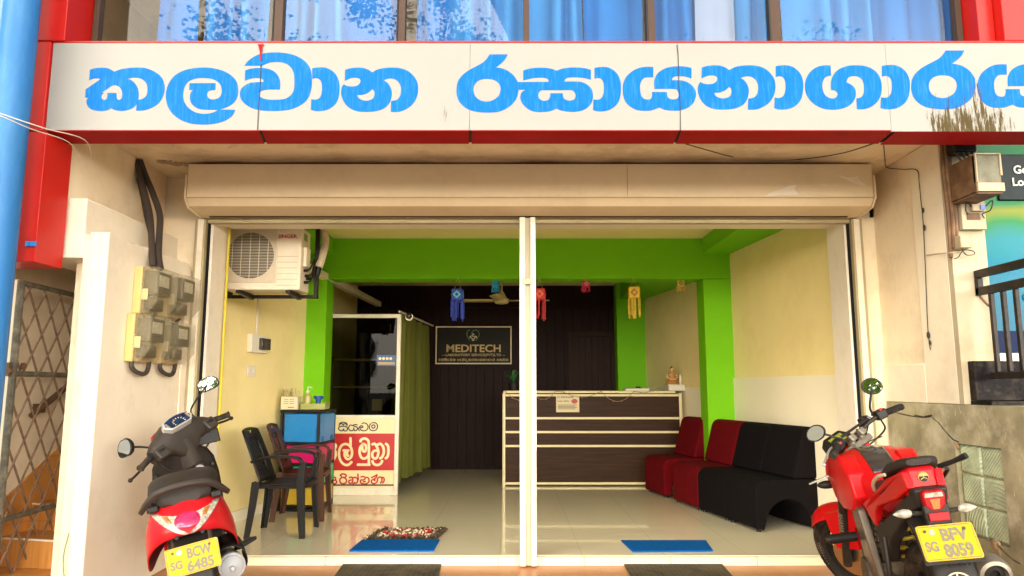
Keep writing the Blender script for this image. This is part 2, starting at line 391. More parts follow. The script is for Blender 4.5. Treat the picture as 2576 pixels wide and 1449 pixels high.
m3 = N.new('ShaderNodeMath'); m3.operation = 'MULTIPLY'; m3.use_clamp = True; L.new(m1.outputs[0], m3.inputs[0]); L.new(m2.outputs[0], m3.inputs[1])
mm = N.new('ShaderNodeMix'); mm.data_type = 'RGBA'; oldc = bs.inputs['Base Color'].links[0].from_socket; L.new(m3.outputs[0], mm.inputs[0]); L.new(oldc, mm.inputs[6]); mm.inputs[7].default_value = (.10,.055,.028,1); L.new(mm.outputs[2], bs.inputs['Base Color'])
# ================================================================== SETTING
M['road'] = mat('road_bounce_concrete', (.42,.39,.34), .85, var=.15, scale=3, bump=.2, bscale=60)  # unseen road in pale concrete, lightened to bounce light into the shop
M['earth'] = mat('far_ground', (.26,.24,.16), .9, var=.2, scale=1)
M['tile_floor'] = brick_mat('glossy_cream_tile', (.90,.82,.57), (.91,.83,.59), (.76,.67,.44), .6, .6, .003, .10, spec=.5, coat=.55, shift=(.09,.02,0))
M['tile_riser'] = brick_mat('step_tile', (.78,.66,.44), (.80,.68,.46), (.45,.34,.22), .62, 1.0, .004, .35, plane='XZ', shift=(.1,0,.5))
M['woodtile'] = brick_mat('wood_look_tile', (.50,.19,.05), (.56,.23,.065), (.40,.18,.07), .62, .62, .004, .35, grain=((.40,.15,.035), (2.2,26,3), .75))
M['stepwood'] = brick_mat('stair_wood_tile', (.64,.28,.06), (.70,.33,.09), (.45,.2,.06), .30, .4, .003, .4, offset=.5, plane='XZ', grain=((.42,.16,.03), (30,3,2.5), .8))

b = B(); b.add([(-200,-200,-.30),(200,-200,-.30),(200,200,-.30),(-200,200,-.30)], [(0,1,2,3)]); struct(b.build('ground', M['earth']))
b = B(); b.add([(-60,-7,-.24),(60,-7,-.24),(60,1.6,-.24),(-60,1.6,-.24)], [(0,1,2,3)]); struct(b.build('road', M['road']))
b = B(); b.box((-3.3,1.9,-.29),(2.9,5.38,-.06)); struct(b.build('pavement', M['woodtile']))
b = B(); b.box((-2.9,5.42,-.28),(3.0,11.3,0)); struct(b.build('floor', M['tile_floor']))
b = B(); b.box((-2.44,5.38,-.28),(2.80,5.42,-.004)); struct(b.build('doorstep', M['tile_riser']))

# ------------------------------------------------------------------ the shop building: walls, slabs, beams, columns
bld = thing('shop_building', 'two storey cream shop building with lime green beam and columns inside its wide open front', 'building', (0, 5.45, 0))
def part(name, bx, m, **k):
    b = B()
    for a, c in bx: b.box(a, c)
    return b.build(name, m, bld, world=True, **k)
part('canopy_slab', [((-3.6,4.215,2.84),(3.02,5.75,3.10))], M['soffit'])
part('front_wall', [((-2.97,5.455,0),(-2.345,5.75,2.51)), ((2.60,5.455,0),(2.815,5.75,2.51)), ((-2.97,5.50,2.51),(2.80,5.75,2.838))], M['cream'])
part('door_jamb', [((-2.343,5.452,0),(-2.31,5.752,2.508)), ((2.568,5.452,0),(2.598,5.752,2.508)), ((-2.31,5.46,2.488),(2.568,5.752,2.508))], M['jamb'])
# left flank
part('side_wall', [((-2.95,4.23,2.345),(-2.70,5.453,2.838))], M['cream'])
b = B()
top = [(4.25,1.985),(4.62,1.97),(5.0,1.975),(5.453,1.98)]
b.prism([(4.25,1.975),(4.45,1.965),(4.6,1.98),(5.453,1.98),(5.453,2.343),(4.25,2.343)], lambda a, c: Vector((-2.95,a,c)), lambda a, c: Vector((-2.58,a,c)))
b.build('side_beam', M['white_wall'], bld, world=True, bevel=.008)
b = B()
random.seed(3)
edge = [(4.27 + i*(1.18/26), 2.13 + random.uniform(-.009,.006) + (.012 if i < 4 else 0) - (.05 if i > 24 else 0)) for i in range(27)]
b.prism([(5.45,-.06),(4.27,-.06)] + edge, lambda a, c: Vector((-2.556,a,c)), lambda a, c: Vector((-2.44,a,c)))
b.build('meter_wall', M['white_wall'], bld, world=True, bevel=.006)
part('corner_trim', [((-2.585,4.262,-.06),(-2.53,4.30,2.12))], M['cream'], bevel=.006)
part('wall_band', [((-2.438,5.30,.0),(-2.425,5.453,1.95))], M['white_wall'], bevel=.004)
# right flank
part('side_wall', [((2.81,4.55,1.10),(3.02,5.453,2.838))], M['cream']); part('pillar', [((2.797,4.50,1.10),(3.02,4.549,2.838))], M['dimmed_cream'])  # pillar is the wall's sunlit end face, split off in the darkened cream
part('side_wall', [((2.797,4.551,1.10),(2.809,4.90,2.836)), ((2.797,4.902,1.10),(2.809,5.45,1.365))], M['white_wall'], bevel=.005)
# stair shaft on the left
part('stair_wall', [((-3.75,4.40,-.06),(-3.22,4.60,1.98)), ((-3.75,4.40,1.98),(-2.97,4.55,2.8))], M['cream'])
b = B()
b.hexa([(-3.34,4.60,-.06),(-3.22,4.60,-.06),(-2.66,8.3,-.06),(-2.80,8.3,-.06),(-3.34,4.60,3.2),(-3.22,4.60,3.2),(-2.66,8.3,3.2),(-2.80,8.3,3.2)])
b.box((-3.4,8.3,-.06),(-2.3,8.45,3.4)); b.build('stair_wall', M['cream'], bld, world=True)
part('stair_wall', [((-2.70,4.40,-.06),(-2.56,5.75,1.975)), ((-2.78,5.75,-.06),(-2.70,8.3,3.1))], M['cream'])
part('stair_soffit', [((-3.7,4.56,2.25),(-2.97,8.3,2.35))], M['cream'])

# interior shell
def wall_seg(name, p, q, z0, z1, th, m):
    p = Vector((p[0], p[1], 0)); q = Vector((q[0], q[1], 0)); d = (q-p).normalized(); n = Vector((d.y, -d.x, 0)) * th
    b = B(); pts = [p, q, q+n, p+n]
    b.hexa([v + Vector((0,0,z0)) for v in pts] + [v + Vector((0,0,z1)) for v in pts])
    return b.build(name, m, bld, world=True)
wall_seg('interior_wall', (-2.66,5.753), (-2.30,8.0), 0, 2.9, -.03, M['yellow_wall'])
wall_seg('skirting', (-2.645,5.76), (-2.285,7.99), 0, .10, -.013, M['dado'])
wall_seg('interior_wall', (2.70,5.753), (2.46,8.0), 0, 2.9, .05, M['yellow_wall'])
wall_seg('dado', (2.682,5.753), (2.442,8.0), 0, 1.31, .017, M['dado'])
wall_seg('interior_wall', (2.40,8.30), (1.95,10.9), 0, 2.9, .05, M['yellow_wall'])
wall_seg('dado', (2.382,8.30), (1.932,10.9), 0, 1.21, .017, M['dado'])
wall_seg('interior_wall', (-2.38,8.30), (-2.38,11.0), 0, 2.9, -.05, M['yellow_wall'])
part('ceiling', [((-2.8,5.755,2.88),(2.8,8.0,2.95)), ((-2.8,8.3,2.76),(2.8,11.2,2.84))], M['ceil'])
part('beam', [((-2.37,8.0,2.42),(2.52,8.3,2.95))], M['green'], bevel=.006)
part('column', [((-2.37,8.0,0),(-2.075,8.3,2.418))], M['green'], bevel=.008)
part('column', [((2.15,8.0,0),(2.52,8.3,2.418))], M['green'], bevel=.008)
part('beam', [((2.15,5.757,2.70),(2.80,7.998,2.878))], M['green'], bevel=.004)
part('beam', [((-2.80,5.757,2.70),(-2.02,7.998,2.878))], M['green'], bevel=.004)
part('column', [((1.565,10.7,0),(1.99,10.99,2.758))], M['green'], bevel=.006)
part('beam', [((1.62,8.302,2.52),(2.5,10.699,2.758))], M['green'], bevel=.006)
b = B(); x = -2.3
while x < 1.56:
    b.box((x,10.985,0.0),(x+.128,11.02,2.76)); x += .135
b.box((-2.4,11.021,0),(1.7,11.06,2.76)); b.box((-2.3,10.955,2.42),(1.56,10.984,2.76))
b.build('board_partition', M['brownwood'], bld, world=True)
b = B(); x = .93
b.box((.86,10.95,0),(.925,10.984,1.98)); b.box((1.50,10.95,0),(1.56,10.984,1.98)); b.box((.86,10.95,1.981),(1.56,10.984,2.05))
while x < 1.49:
    b.box((x,10.968,0.01),(x+.09,10.983,1.975)); x += .0945
b.build('board_door', mat('brown_door_boards', (.024,.009,.005), .5, spec=.1, var=.25, scale=4, stretch=(8,8,.6)), bld, world=True)
b = B(); b.box((-4.5,11.07,-.1),(3.5,11.3,6)); b.box((-4.0,11.07,3.1),(-3.9,11.1,3.2)); b.box((3.05,5.46,-.1),(3.2,11.07,6)); b.box((-3.9,5.0,-.1),(-3.76,11.07,6)); b.build('outer_wall', M['cream'], bld, world=True)
part('roof_slab', [((-4.5,4.23,4.95),(3.6,11.3,5.1))], M['cream'])
part('upper_room_wall', [((-2.9,7.0,3.1),(3.3,7.1,4.95)), ((-3.74,4.30,3.101),(-2.95,4.4,4.95)), ((2.96,4.30,3.101),(3.6,4.4,4.95))], M['white_wall'])
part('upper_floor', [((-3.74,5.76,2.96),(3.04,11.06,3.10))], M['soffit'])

# broken plaster and dirt shapes on the soffit
b = B(); random.seed(5)
for i in range(26):
    t = i/25; y = 5.06 + .19*t; x = -2.55 + .33*t
    q = Vector((x, y, 2.836))
    b.obox(q + Vector((random.uniform(-.015,.015), random.uniform(-.03,.03), 0)), (random.uniform(.02,.07), random.uniform(.015,.05), random.uniform(.006,.016)), Matrix.Rotation(random.uniform(0,3), 3, 'Z'))
b.build('broken_plaster', mat('bare_plaster', (.42,.31,.19), .95, var=.3, scale=60, bump=.6, bscale=90), bld, world=True)

# ------------------------------------------------------------------ retaining wall, neighbour's terrace and shopfront
M['cement'] = mat('bare_grey_cement', (.32,.285,.175), .85, var=.45, scale=2.6, bump=.25, bscale=22, spec=.2, dirt=(.60,.55,.40), dirt_amt=.8, dirt_scale=3.6, rvar=.2)
rw = thing('retaining_wall', 'low cracked grey cement wall behind the red motorcycle, with glass blocks set in it', 'wall', (2.9,4.5,-.06))
b = B(); X0, X1 = 2.79, 3.02
b.box((X0,4.622,-.06),(X1,5.42,1.098)); b.box((X0,3.4,-.06),(X1,4.19,1.098)); b.box((X0,4.19,-.06),(X1,4.622,.308)); b.box((X0,4.19,.858),(X1,4.622,1.098))
b.box((X1+.002,3.4,-.06),(3.2,5.4,1.06))
b.build('wall', M['cement'], rw, world=True)
b = B()
def ribbon_x(pts, X, wd):
    q = [PX(u, v, X) for u, v in pts]
    for i in range(len(q)-1):
        a, c = q[i], q[i+1]; d = (c-a).normalized(); n = Vector((0, -d.z, d.y)) * wd * random.uniform(.4,1.2)
        b.add([a-n, c-n, c+n, a+n], [(0,1,2,3)])
ribbon_x([(2236,1032),(2262,1040),(2290,1046),(2318,1050),(2340,1049)], 2.787, .003); ribbon_x([(2300,1044),(2325,1049),(2344,1045)], 2.7868, .008)
ribbon_x([(2344,1050),(2360,1062),(2372,1078),(2386,1094),(2398,1106),(2412,1112)], 2.787, .004)
ribbon_x([(2500,1360),(2522,1385),(2548,1408),(2566,1418)], 2.787, .003); ribbon_x([(2345,1424),(2440,1440),(2470,1448)], 2.787, .003)
b.build('crack', M['black_gap'], rw, world=True)
b = B(); random.seed(12)
for k in range(34):
    y, z = random.uniform(3.9,5.35), random.uniform(.25,1.06)
    if 4.17 < y < 4.64 and .28 < z < .88: continue
    L_ = random.uniform(.02,.09); a = random.gauss(1.45,.35); d = Vector((0, math.cos(a), math.sin(a))); n_ = Vector((0, -d.z, d.y))*random.uniform(.0008,.002); q = Vector((2.7885,y,z))
    b.add([q-n_, q+d*L_-n_*.3, q+d*L_+n_*.3, q+n_], [(0,1,2,3)])
b.build('scratch', M['jamb'], rw, world=True, fixn=False)['kind'] = 'stuff'
b = B()
for (u, v, s) in ((2396,1105,.022),(2404,1115,.024),(2399,1122,.018),(2410,1124,.016),(2506,1372,.04),(2516,1388,.035)):
    b.sphere(PX(u, v, 2.797), s, 9, 6, (.35,random.uniform(.6,1.1),random.uniform(.6,1.1)))
b.build('broken_patch', mat('exposed_brick', (.34,.24,.13), .95, var=.3, scale=50, bump=.5, bscale=90), rw, world=True)
gbw = thing('glass_block_window', 'six patterned pale green glass blocks in two columns set in the grey cement wall', 'window', (2.85,4.3,.33))
b = B(); b.box((2.825,4.192,.31),(2.99,4.62,.856)); b.build('mortar', mat('pale_mortar', (.45,.40,.26), .8, var=.2, scale=30), gbw, world=True)
def gmat(nm, kind):
    m = mat(nm, (.46,.54,.36), .15, var=.35, scale=6, coat=.3); N, L, bs = nodes(m)
    tc = N.new('ShaderNodeTexCoord')
    wv = N.new('ShaderNodeTexWave'); wv.wave_type = 'RINGS' if kind else 'BANDS'; wv.bands_direction = 'DIAGONAL' if not kind else 'X'
    wv.inputs['Scale'].default_value = 14 if kind else 26; wv.inputs['Distortion'].default_value = 3.0 if kind else .6; wv.inputs['Detail'].default_value = 1
    L.new(tc.outputs['Object'], wv.inputs['Vector'])
    bp = N.new('ShaderNodeBump'); bp.inputs['Strength'].default_value = .4; bp.inputs['Distance'].default_value = .012; L.new(wv.outputs['Fac'], bp.inputs['Height']); L.new(bp.outputs[0], bs.inputs['Normal']); L.new(bp.outputs[0], bs.inputs['Coat Normal'])
    bs.inputs['Specular IOR Level'].default_value = .35
    return m
gm = [gmat('ribbed_glass', 0), gmat('ring_glass', 1)]
for r_ in range(3):
    for c_ in range(2):
        y0 = 4.205 + c_*.208; z0 = .320 + r_*.180
        b = B(); b.box((2.808, y0, z0), (2.96, y0+.196, z0+.170)); b.build('glass_block', gm[(r_ + c_) % 2], gbw, world=True, bevel=.012)

nb = thing('neighbour_shop', 'neighbouring shopfront with a teal and green printed window on a raised terrace', 'building', (4.2,5.0,1.1))
b = B(); b.box((3.203,3.4,.8),(6,6,1.098)); b.build('terrace', M['cement'], nb, world=True)
b = B(); b.box((2.835,4.44,1.125),(6,4.498,1.365)); b.box((3.022,4.5,1.1),(6,4.9,1.362)); b.build('step', M['granite'], nb, world=True, bevel=.004)
b = B(); b.box((2.835,4.30,1.10),(6,4.498,1.123)); b.build('step_edge', M['granite'], nb, world=True)
bm_ = bpy.data.materials.new('printed_window'); bm_.use_nodes = True; N, L, bs = nodes(bm_)
tc = N.new('ShaderNodeTexCoord'); mp = N.new('ShaderNodeMapping'); mp.inputs['Scale'].default_value = (1.6,1,1.1); mp.inputs['Rotation'].default_value = (0,R(28),0)
L.new(tc.outputs['Object'], mp.inputs[0]); nz = N.new('ShaderNodeTexNoise'); nz.inputs['Scale'].default_value = .9; nz.inputs['Detail'].default_value = 2; nz.inputs['Distortion'].default_value = .7; L.new(mp.outputs[0], nz.inputs['Vector'])
sx = N.new('ShaderNodeSeparateXYZ'); L.new(tc.outputs['Object'], sx.inputs[0])
mz = N.new('ShaderNodeMapRange'); mz.inputs[1].default_value = .85; mz.inputs[2].default_value = 1.4; L.new(sx.outputs['Z'], mz.inputs[0])
ad = N.new('ShaderNodeMath'); ad.operation = 'MULTIPLY_ADD'; ad.inputs[1].default_value = .9; ad.inputs[2].default_value = -.45; L.new(nz.outputs['Fac'], ad.inputs[0])
a2 = N.new('ShaderNodeMath'); a2.operation = 'ADD'; L.new(ad.outputs[0], a2.inputs[0]); L.new(mz.outputs[0], a2.inputs[1])
rp = N.new('ShaderNodeValToRGB'); L.new(a2.outputs[0], rp.inputs[0]); e = rp.color_ramp.elements
e[0].position = 0; e[0].color = (.001,.12,.21,1); e[1].position = 1; e[1].color = (.003,.13,.035,1)
for p_, c_ in ((.35,(.003,.17,.22,1)),(.55,(.006,.18,.035,1)),(.72,(.20,.22,.005,1)),(.85,(.008,.17,.05,1))):
    q = rp.color_ramp.elements.new(p_); q.color = c_
L.new(rp.outputs[0], bs.inputs['Base Color']); bs.inputs['Roughness'].default_value = .10; bs.inputs['Specular IOR Level'].default_value = .06
b = B(); b.box((3.024,4.57,1.42),(6,4.60,3.25)); b.build('printed_window', bm_, nb, world=True)
for q0, q1 in (((3.024,4.562,1.366),(6,4.61,1.418)), ((3.024,4.562,3.252),(6,4.61,3.4))):
    b = B(); b.box(q0, q1); b.build('window_frame', M['alu'], nb, world=True)
b = B(); b.box((3.07,4.561,1.421),(6,4.569,1.56)); b.build('dark_blue_band', mat('dark_blue_print', (.001,.012,.06), .3, var=.1, spec=.05), nb, world=True)
b = B(); b.box((3.17,4.555,2.41),(6,4.569,2.72)); b.build('dark_panel', mat('dark_glass_panel', (.004,.012,.013), .3, var=.6, scale=8, spec=.08), nb, world=True, bevel=.006)
fT = lambda x0, z0: (lambda a, c: Vector((x0 + a, 4.553, z0 + c)))
M['lettercream'] = mat('cream_lettering', (.72,.70,.58), .5, var=0)
text_mesh('lettering', 'Gold', .052, fT(3.352, 2.615), .004, M['lettercream'], nb, (0,-1,0), bold=.03)
text_mesh('lettering', 'Loan', .052, fT(3.335, 2.532), .004, M['lettercream'], nb, (0,-1,0), bold=.03)
M['letternavy'] = mat('navy_lettering', (.01,.03,.12), .5, var=0)
text_mesh('lettering', 'Ga', .05, lambda a, c: Vector((3.31 + a, 4.566, 1.775 + c)), .004, M['letternavy'], nb, (0,-1,0), bold=.03)
text_mesh('lettering', 'U', .05, lambda a, c: Vector((3.31 + a, 4.566, 1.69 + c)), .004, M['letternavy'], nb, (0,-1,0), bold=.03)
b = B(); b.prism([(3.285,1.455),(3.42,1.455),(3.42,1.545),(3.285,1.545)], lambda a, c: Vector((a,4.560,c)), lambda a, c: Vector((a,4.554,c)))
b.build('green_sticker', mat('bright_green_sticker', (.02,.62,.04), .4, var=.05), nb, world=True)

# railing on the neighbour's terrace
rl = thing('railing', 'black painted iron railing with vertical bars in front of the teal shop window', 'railing', (2.93,4.1,1.1))
b = B(); xr = 2.92
for z in (1.885, 1.775): b.box((xr,3.3,z),(xr+.035,4.495,z+.05))
b.box((xr,3.3,1.255),(xr+.03,4.42,1.295)); b.box((xr,4.46,1.777),(xr+.035,4.495,1.884)); b.build('rail', M['blackm'], rl, world=True, bevel=.004)
b = B(); y = 4.36
while y > 3.3:
    b.box((xr+.006,y,1.296),(xr+.03,y+.026,1.774)); y -= .108
b.build('balusters', M['blackm'], rl, world=True, bevel=.003)
b = B(); b.tube(smooth_open([(xr+.01,4.47,1.77),(xr+.02,4.43,1.72),(xr+.03,4.41,1.70),(xr+.045,4.40,1.71)], 4), .008, 6); b.build('hook', M['rust'], rl, world=True)

# ------------------------------------------------------------------ fascia sign
YS = 3.98
sg = thing('fascia_sign', 'long white fascia signboard with big blue Sinhala lettering and mildew stains at its right end', 'signboard', (.3,YS,2.67))
msign = mat('white_sign_sheet', (.315,.306,.285), .55, spec=.08, var=.02, scale=1.5, dirt=(.55,.42,.22), dirt_amt=.0); N, L, bs = nodes(msign)
def stain_chain(m, base_socket, amt, ca=(.040,.021,.002,1), cb=(.075,.052,.004,1)):
    N, L, bs = nodes(m); geo = N.new('ShaderNodeNewGeometry'); sx = N.new('ShaderNodeSeparateXYZ'); L.new(geo.outputs['Position'], sx.inputs[0])
    mp = N.new('ShaderNodeMapping'); mp.inputs['Scale'].default_value = (52,1,6); L.new(geo.outputs['Position'], mp.inputs[0])
    nz = N.new('ShaderNodeTexNoise'); nz.inputs['Scale'].default_value = 1; nz.inputs['Detail'].default_value = 9; nz.inputs['Roughness'].default_value = .72; L.new(mp.outputs[0], nz.inputs['Vector'])
    def mr(src, a, c, d0, d1):
        q = N.new('ShaderNodeMapRange'); q.interpolation_type = 'SMOOTHSTEP'
        q.inputs[1].default_value = a; q.inputs[2].default_value = c; q.inputs[3].default_value = d0; q.inputs[4].default_value = d1; L.new(src, q.inputs[0]); return q.outputs[0]
    def op(o, a, c):
        q = N.new('ShaderNodeMath'); q.operation = o
        for i, s in enumerate((a, c)):
            if isinstance(s, (int, float)): q.inputs[i].default_value = s
            else: L.new(s, q.inputs[i])
        return q.outputs[0]
    X, Z = sx.outputs['X'], sx.outputs['Z']
    x1 = op('MULTIPLY', mr(X, 2.28, 2.50, 0, 1), mr(X, 2.75, 3.0, 1, .15)); z1 = mr(Z, 2.70, 3.02, 1, .0)
    big = op('MULTIPLY', x1, z1)
    up = op('MULTIPLY', op('MULTIPLY', mr(X, 2.62, 2.68, 0, 1), mr(X, 2.72, 2.80, 1, 0)), mr(Z, 2.85, 3.14, .8, .1))
    big = op('MAXIMUM', big, up)
    xs = op('MULTIPLY', mr(X, -.44, -.385, 0, 1), mr(X, -.385, -.33, 1, 0)); zs = op('MULTIPLY', mr(Z, 2.67, 2.74, .3, 1), mr(Z, 2.76, 2.90, 1, 0))
    big = op('MAXIMUM', big, op('MULTIPLY', op('MULTIPLY', xs, zs), .62))
    low = op('MULTIPLY', mr(Z, 2.67, 2.90, .30, 0), mr(X, -.5, 2.0, .45, 1)); big = op('MAXIMUM', big, low)
    th = op('SUBTRACT', op('ADD', op('MULTIPLY', nz.outputs['Fac'], 2.3), op('MULTIPLY', big, .74)), 1.64)
    fac = mr(th, 0.0, .22, 0, amt)
    soft = op('MULTIPLY', big, amt*.07)
    mx = N.new('ShaderNodeMix'); mx.data_type = 'RGBA'; L.new(op('MAXIMUM', fac, soft), mx.inputs[0]); L.new(base_socket, mx.inputs[6])
    n4 = N.new('ShaderNodeTexNoise'); n4.inputs['Scale'].default_value = 9; L.new(geo.outputs['Position'], n4.inputs['Vector'])
    m4 = N.new('ShaderNodeMix'); m4.data_type = 'RGBA'; m4.inputs[6].default_value = ca; m4.inputs[7].default_value = cb; L.new(n4.outputs['Fac'], m4.inputs[0]); L.new(m4.outputs[2], mx.inputs[7])
    L.new(mx.outputs[2], bs.inputs['Base Color'])
stain_chain(msign, bs.inputs['Base Color'].links[0].from_socket, .95)
mblue = mat('blue_lettering', (.002,.125,.42), .6, var=.10, scale=1.0, stretch=(60,1,3)); N, L, bs = nodes(mblue)
mp = N.new('ShaderNodeMapping'); tcg = N.new('ShaderNodeNewGeometry'); mp.inputs['Scale'].default_value = (70,1,7); L.new(tcg.outputs['Position'], mp.inputs[0])
nz = N.new('ShaderNodeTexNoise'); nz.inputs['Scale'].default_value = 1; nz.inputs['Detail'].default_value = 6; nz.inputs['Roughness'].default_value = .7; L.new(mp.outputs[0], nz.inputs['Vector'])
mr_ = N.new('ShaderNodeMapRange'); mr_.inputs[1].default_value = .50; mr_.inputs[2].default_value = .85; mr_.inputs[4].default_value = .62; L.new(nz.outputs['Fac'], mr_.inputs[0])
mxx = N.new('ShaderNodeMix'); mxx.data_type = 'RGBA'; old = bs.inputs['Base Color'].links[0].from_socket; L.new(old, mxx.inputs[6]); mxx.inputs[7].default_value = (.08,.30,.46,1); L.new(mr_.outputs[0], mxx.inputs[0]); L.new(mxx.outputs[2], bs.inputs['Base Color'])
stain_chain(mblue, mxx.outputs[2], .8, (.045,.025,.09,1), (.07,.04,.05,1))
bs.inputs['Specular IOR Level'].default_value = .1
zb, zt = 2.673, 3.205
xe = [-2.69, P(655,220,YS).x, P(1182,220,YS).x, P(1709,220,YS).x, P(2240,300,YS).x, 3.28]
for i in range(5):
    b = B(); dz = .0 if i < 4 else -.008
    b.box((xe[i]+.0008, YS, zb+dz), (xe[i+1]-.0008, YS+.012, zt)); b.build('panel', msign, sg, world=True, bevel=.0008)
b = B(); b.box((-2.688,YS+.013,zb+.003),(3.28,4.20,zt-.003)); b.build('box_body', M['black_gap'], sg, world=True)
b = B()
cut = [-2.69, (P(655,330,YS).x, P(668,358,4.2).x), (P(1183,330,YS).x, P(1183,360,4.2).x), (P(1712,330,YS).x, P(1697,360,4.2).x), (P(2250,330,YS).x, P(2213,360,4.2).x), 3.28]
for i in range(5):
    a = cut[i] if isinstance(cut[i], tuple) else (cut[i],)*2; c = cut[i+1] if isinstance(cut[i+1], tuple) else (cut[i+1],)*2
    g = .008; z1 = zb + .002 + (-.006 if i == 4 else 0); z0 = z1 - .006
    b.hexa([(a[0]+g,YS+.004,z0),(c[0]-g,YS+.004,z0),(c[1]-g,4.206,z0),(a[1]+g,4.206,z0),(a[0]+g,YS+.004,z1),(c[0]-g,YS+.004,z1),(c[1]-g,4.206,z1),(a[1]+g,4.206,z1)])
b.build('underside', M['red_soffit'], sg, world=True)
b = B(); b.box((-2.69,YS-.004,zt+.001),(3.28,4.20,zt+.010)); b.build('top_strip', M['red'], sg, world=True)
b = B(); q = [(648,111),(664,111),(660,117),(658.5,134),(657,152),(654.5,152),(653.5,130),(651,118)]
b.prism([(a, c) for a, c in q], lambda a, c: P(a, c, YS-.002), lambda a, c: P(a, c, YS-.008)); b.build('torn_flap', M['red_soffit'], sg, world=True)
for s_ in ([(1703,113),(1706,140),(1707,170),(1708,215),(1711,260),(1712,327)], [(657,160),(655,210),(650,280),(648,326)]):
    b = B()
    for i in range(len(s_)-1):
        a, c = P(*s_[i], YS-.0035), P(*s_[i+1], YS-.0035); b.add([a+Vector((-.0028,0,0)), c+Vector((-.0028,0,0)), c+Vector((.0016,0,0)), a+Vector((.0016,0,0))], [(0,1,2,3)])
    b.build('open_seam', M['black_gap'], sg, world=True)

KA = ["152,410! 230,388 320,378 410,385 475,410 520,440! 610,405 740,383 890,376 1010,390 1130,440 1220,510 1265,590 1280,690 1262,790 1210,890 1130,960 1020,1010 930,1028 850,1028! 858,930! 800,985 720,1018 640,1032 560,1025 500,1005 472,985! 430,1015 370,1030 290,1032 200,1015 135,980 103,920 102,870 130,835! 78,830! 88,705! 200,630 315,548! 260,540 200,545 140,568!",
      "325,755! 420,695 470,660 525,642 590,665 630,720 640,780 630,840 590,865 558,840 552,760! 415,760! 415,820 395,858 360,865 330,840 328,800 345,775 365,757!",
      "722,545! 800,530 880,533 950,560 1005,620 1020,700 1010,780 970,835 882,868! 888,780 875,690 835,620 780,570"]
LA = ["2343,1015! 2320,1075 2260,1140 2150,1195 2010,1228 1850,1238 1680,1222 1530,1170 1410,1085 1330,970 1298,840 1305,720 1345,610 1430,500 1560,425 1710,388 1870,376 2020,388 2170,430 2290,500 2365,590 2390,700 2380,810 2330,900 2250,960 2120,1010!",
      "2085,1018! 2020,1050 1930,1073 1830,1072 1730,1045 1640,985 1580,900 1558,800 1575,690 1620,610 1690,560 1790,535 1900,535 2010,555 2090,600 2130,660 2140,740 2125,800 2085,840 2010,858 1960,848 1925,810 1925,760 1960,725 2045,715! 2048,612! 1655,612! 1650,715! 1705,715! 1672,760 1660,830 1680,910 1730,965 1800,1000 1900,1013"]
VA = ["148,350! 200,280 290,215 400,170 520,152 680,150 850,175 980,225 1080,300 1140,390 1162,480 1168,600 1158,700 1130,800 1070,890 970,960 840,1010 700,1030 560,1033 420,1025 280,995 170,935 100,860 80,780 95,710 150,650 230,610 340,597 440,593! 430,560 390,540 320,535 240,545 155,575! 160,420! 250,393 370,382 480,390 580,425 650,490 685,570 690,640 685,708! 520,708 420,725 365,770 385,815 440,845 520,860 640,862 750,850 830,810 885,740 902,650 902,560 895,470 860,390 800,330 720,300 640,293 540,300 470,325 415,350!"]
AA = ["1172,388! 1250,376 1340,374 1430,400 1510,460 1560,540 1583,640 1580,760 1555,870 1500,950 1410,1010 1310,1033 1220,1032 1150,1015! 1158,855! 1200,862 1250,855 1295,815 1317,740 1317,640 1300,580 1265,545 1220,537 1172,548!"]
NA = ["138,410! 220,388 320,377 420,385 500,415 548,450! 620,410 720,385 850,377 960,385 1070,420 1160,490 1220,580 1240,680 1230,790 1180,900 1100,980 990,1035 900,1048 828,1045! 833,882! 920,862 965,810 982,730 975,660 945,600 890,555 820,542 770,550 722,568! 780,610 820,670 842,740 838,820 815,900 765,965 690,1010 590,1038 450,1046 320,1035 210,990 130,910 85,810 78,740 90,670 118,628! 170,655 250,662 320,648 362,610 370,570 345,540 290,530 220,538 132,578!",
      "322,792! 400,788 470,765 520,730 548,702! 578,735 582,780 565,835 520,865 450,878 380,860 340,830"]
RA = ["630,178! 902,178! 870,240 820,300 725,375! 820,390 910,430 985,490 1035,560 1056,597! 1066,712! 1058,770 1030,850 970,930 890,990 780,1040 650,1056 500,1052 350,1025 240,965 165,880 132,780 130,690 150,590 210,500 310,420 420,360 520,305 580,250",
      "590,548 680,560 750,600 788,660 790,730 765,800 710,850 630,885 540,886 460,855 405,795 385,720 395,650 440,590 510,557"]
SA = ["1135,422! 1220,395 1330,380 1450,380 1560,395 1640,425! 1720,395 1830,378 1960,377 2080,390 2157,412! 2157,560! 2060,535 1950,525 1850,525 1780,545 1757,588! 1900,588 2010,595 2100,635 2165,700 2188,790 2178,880 2130,960 2050,1015 1940,1043 1820,1043 1710,1025 1638,995! 1560,1030 1460,1047 1330,1047 1220,1010 1130,930 1095,860 1093,800 1115,750 1165,712! 1067,712! 1057,595! 1515,593! 1515,560 1470,535 1390,530 1280,537 1135,572!",
      "1370,760 1400,725 1450,718 1650,718 1840,718 1895,735 1925,790 1910,850 1860,873 1790,868 1745,835 1730,765! 1545,765! 1540,820 1510,865 1450,878 1395,860 1365,815"]
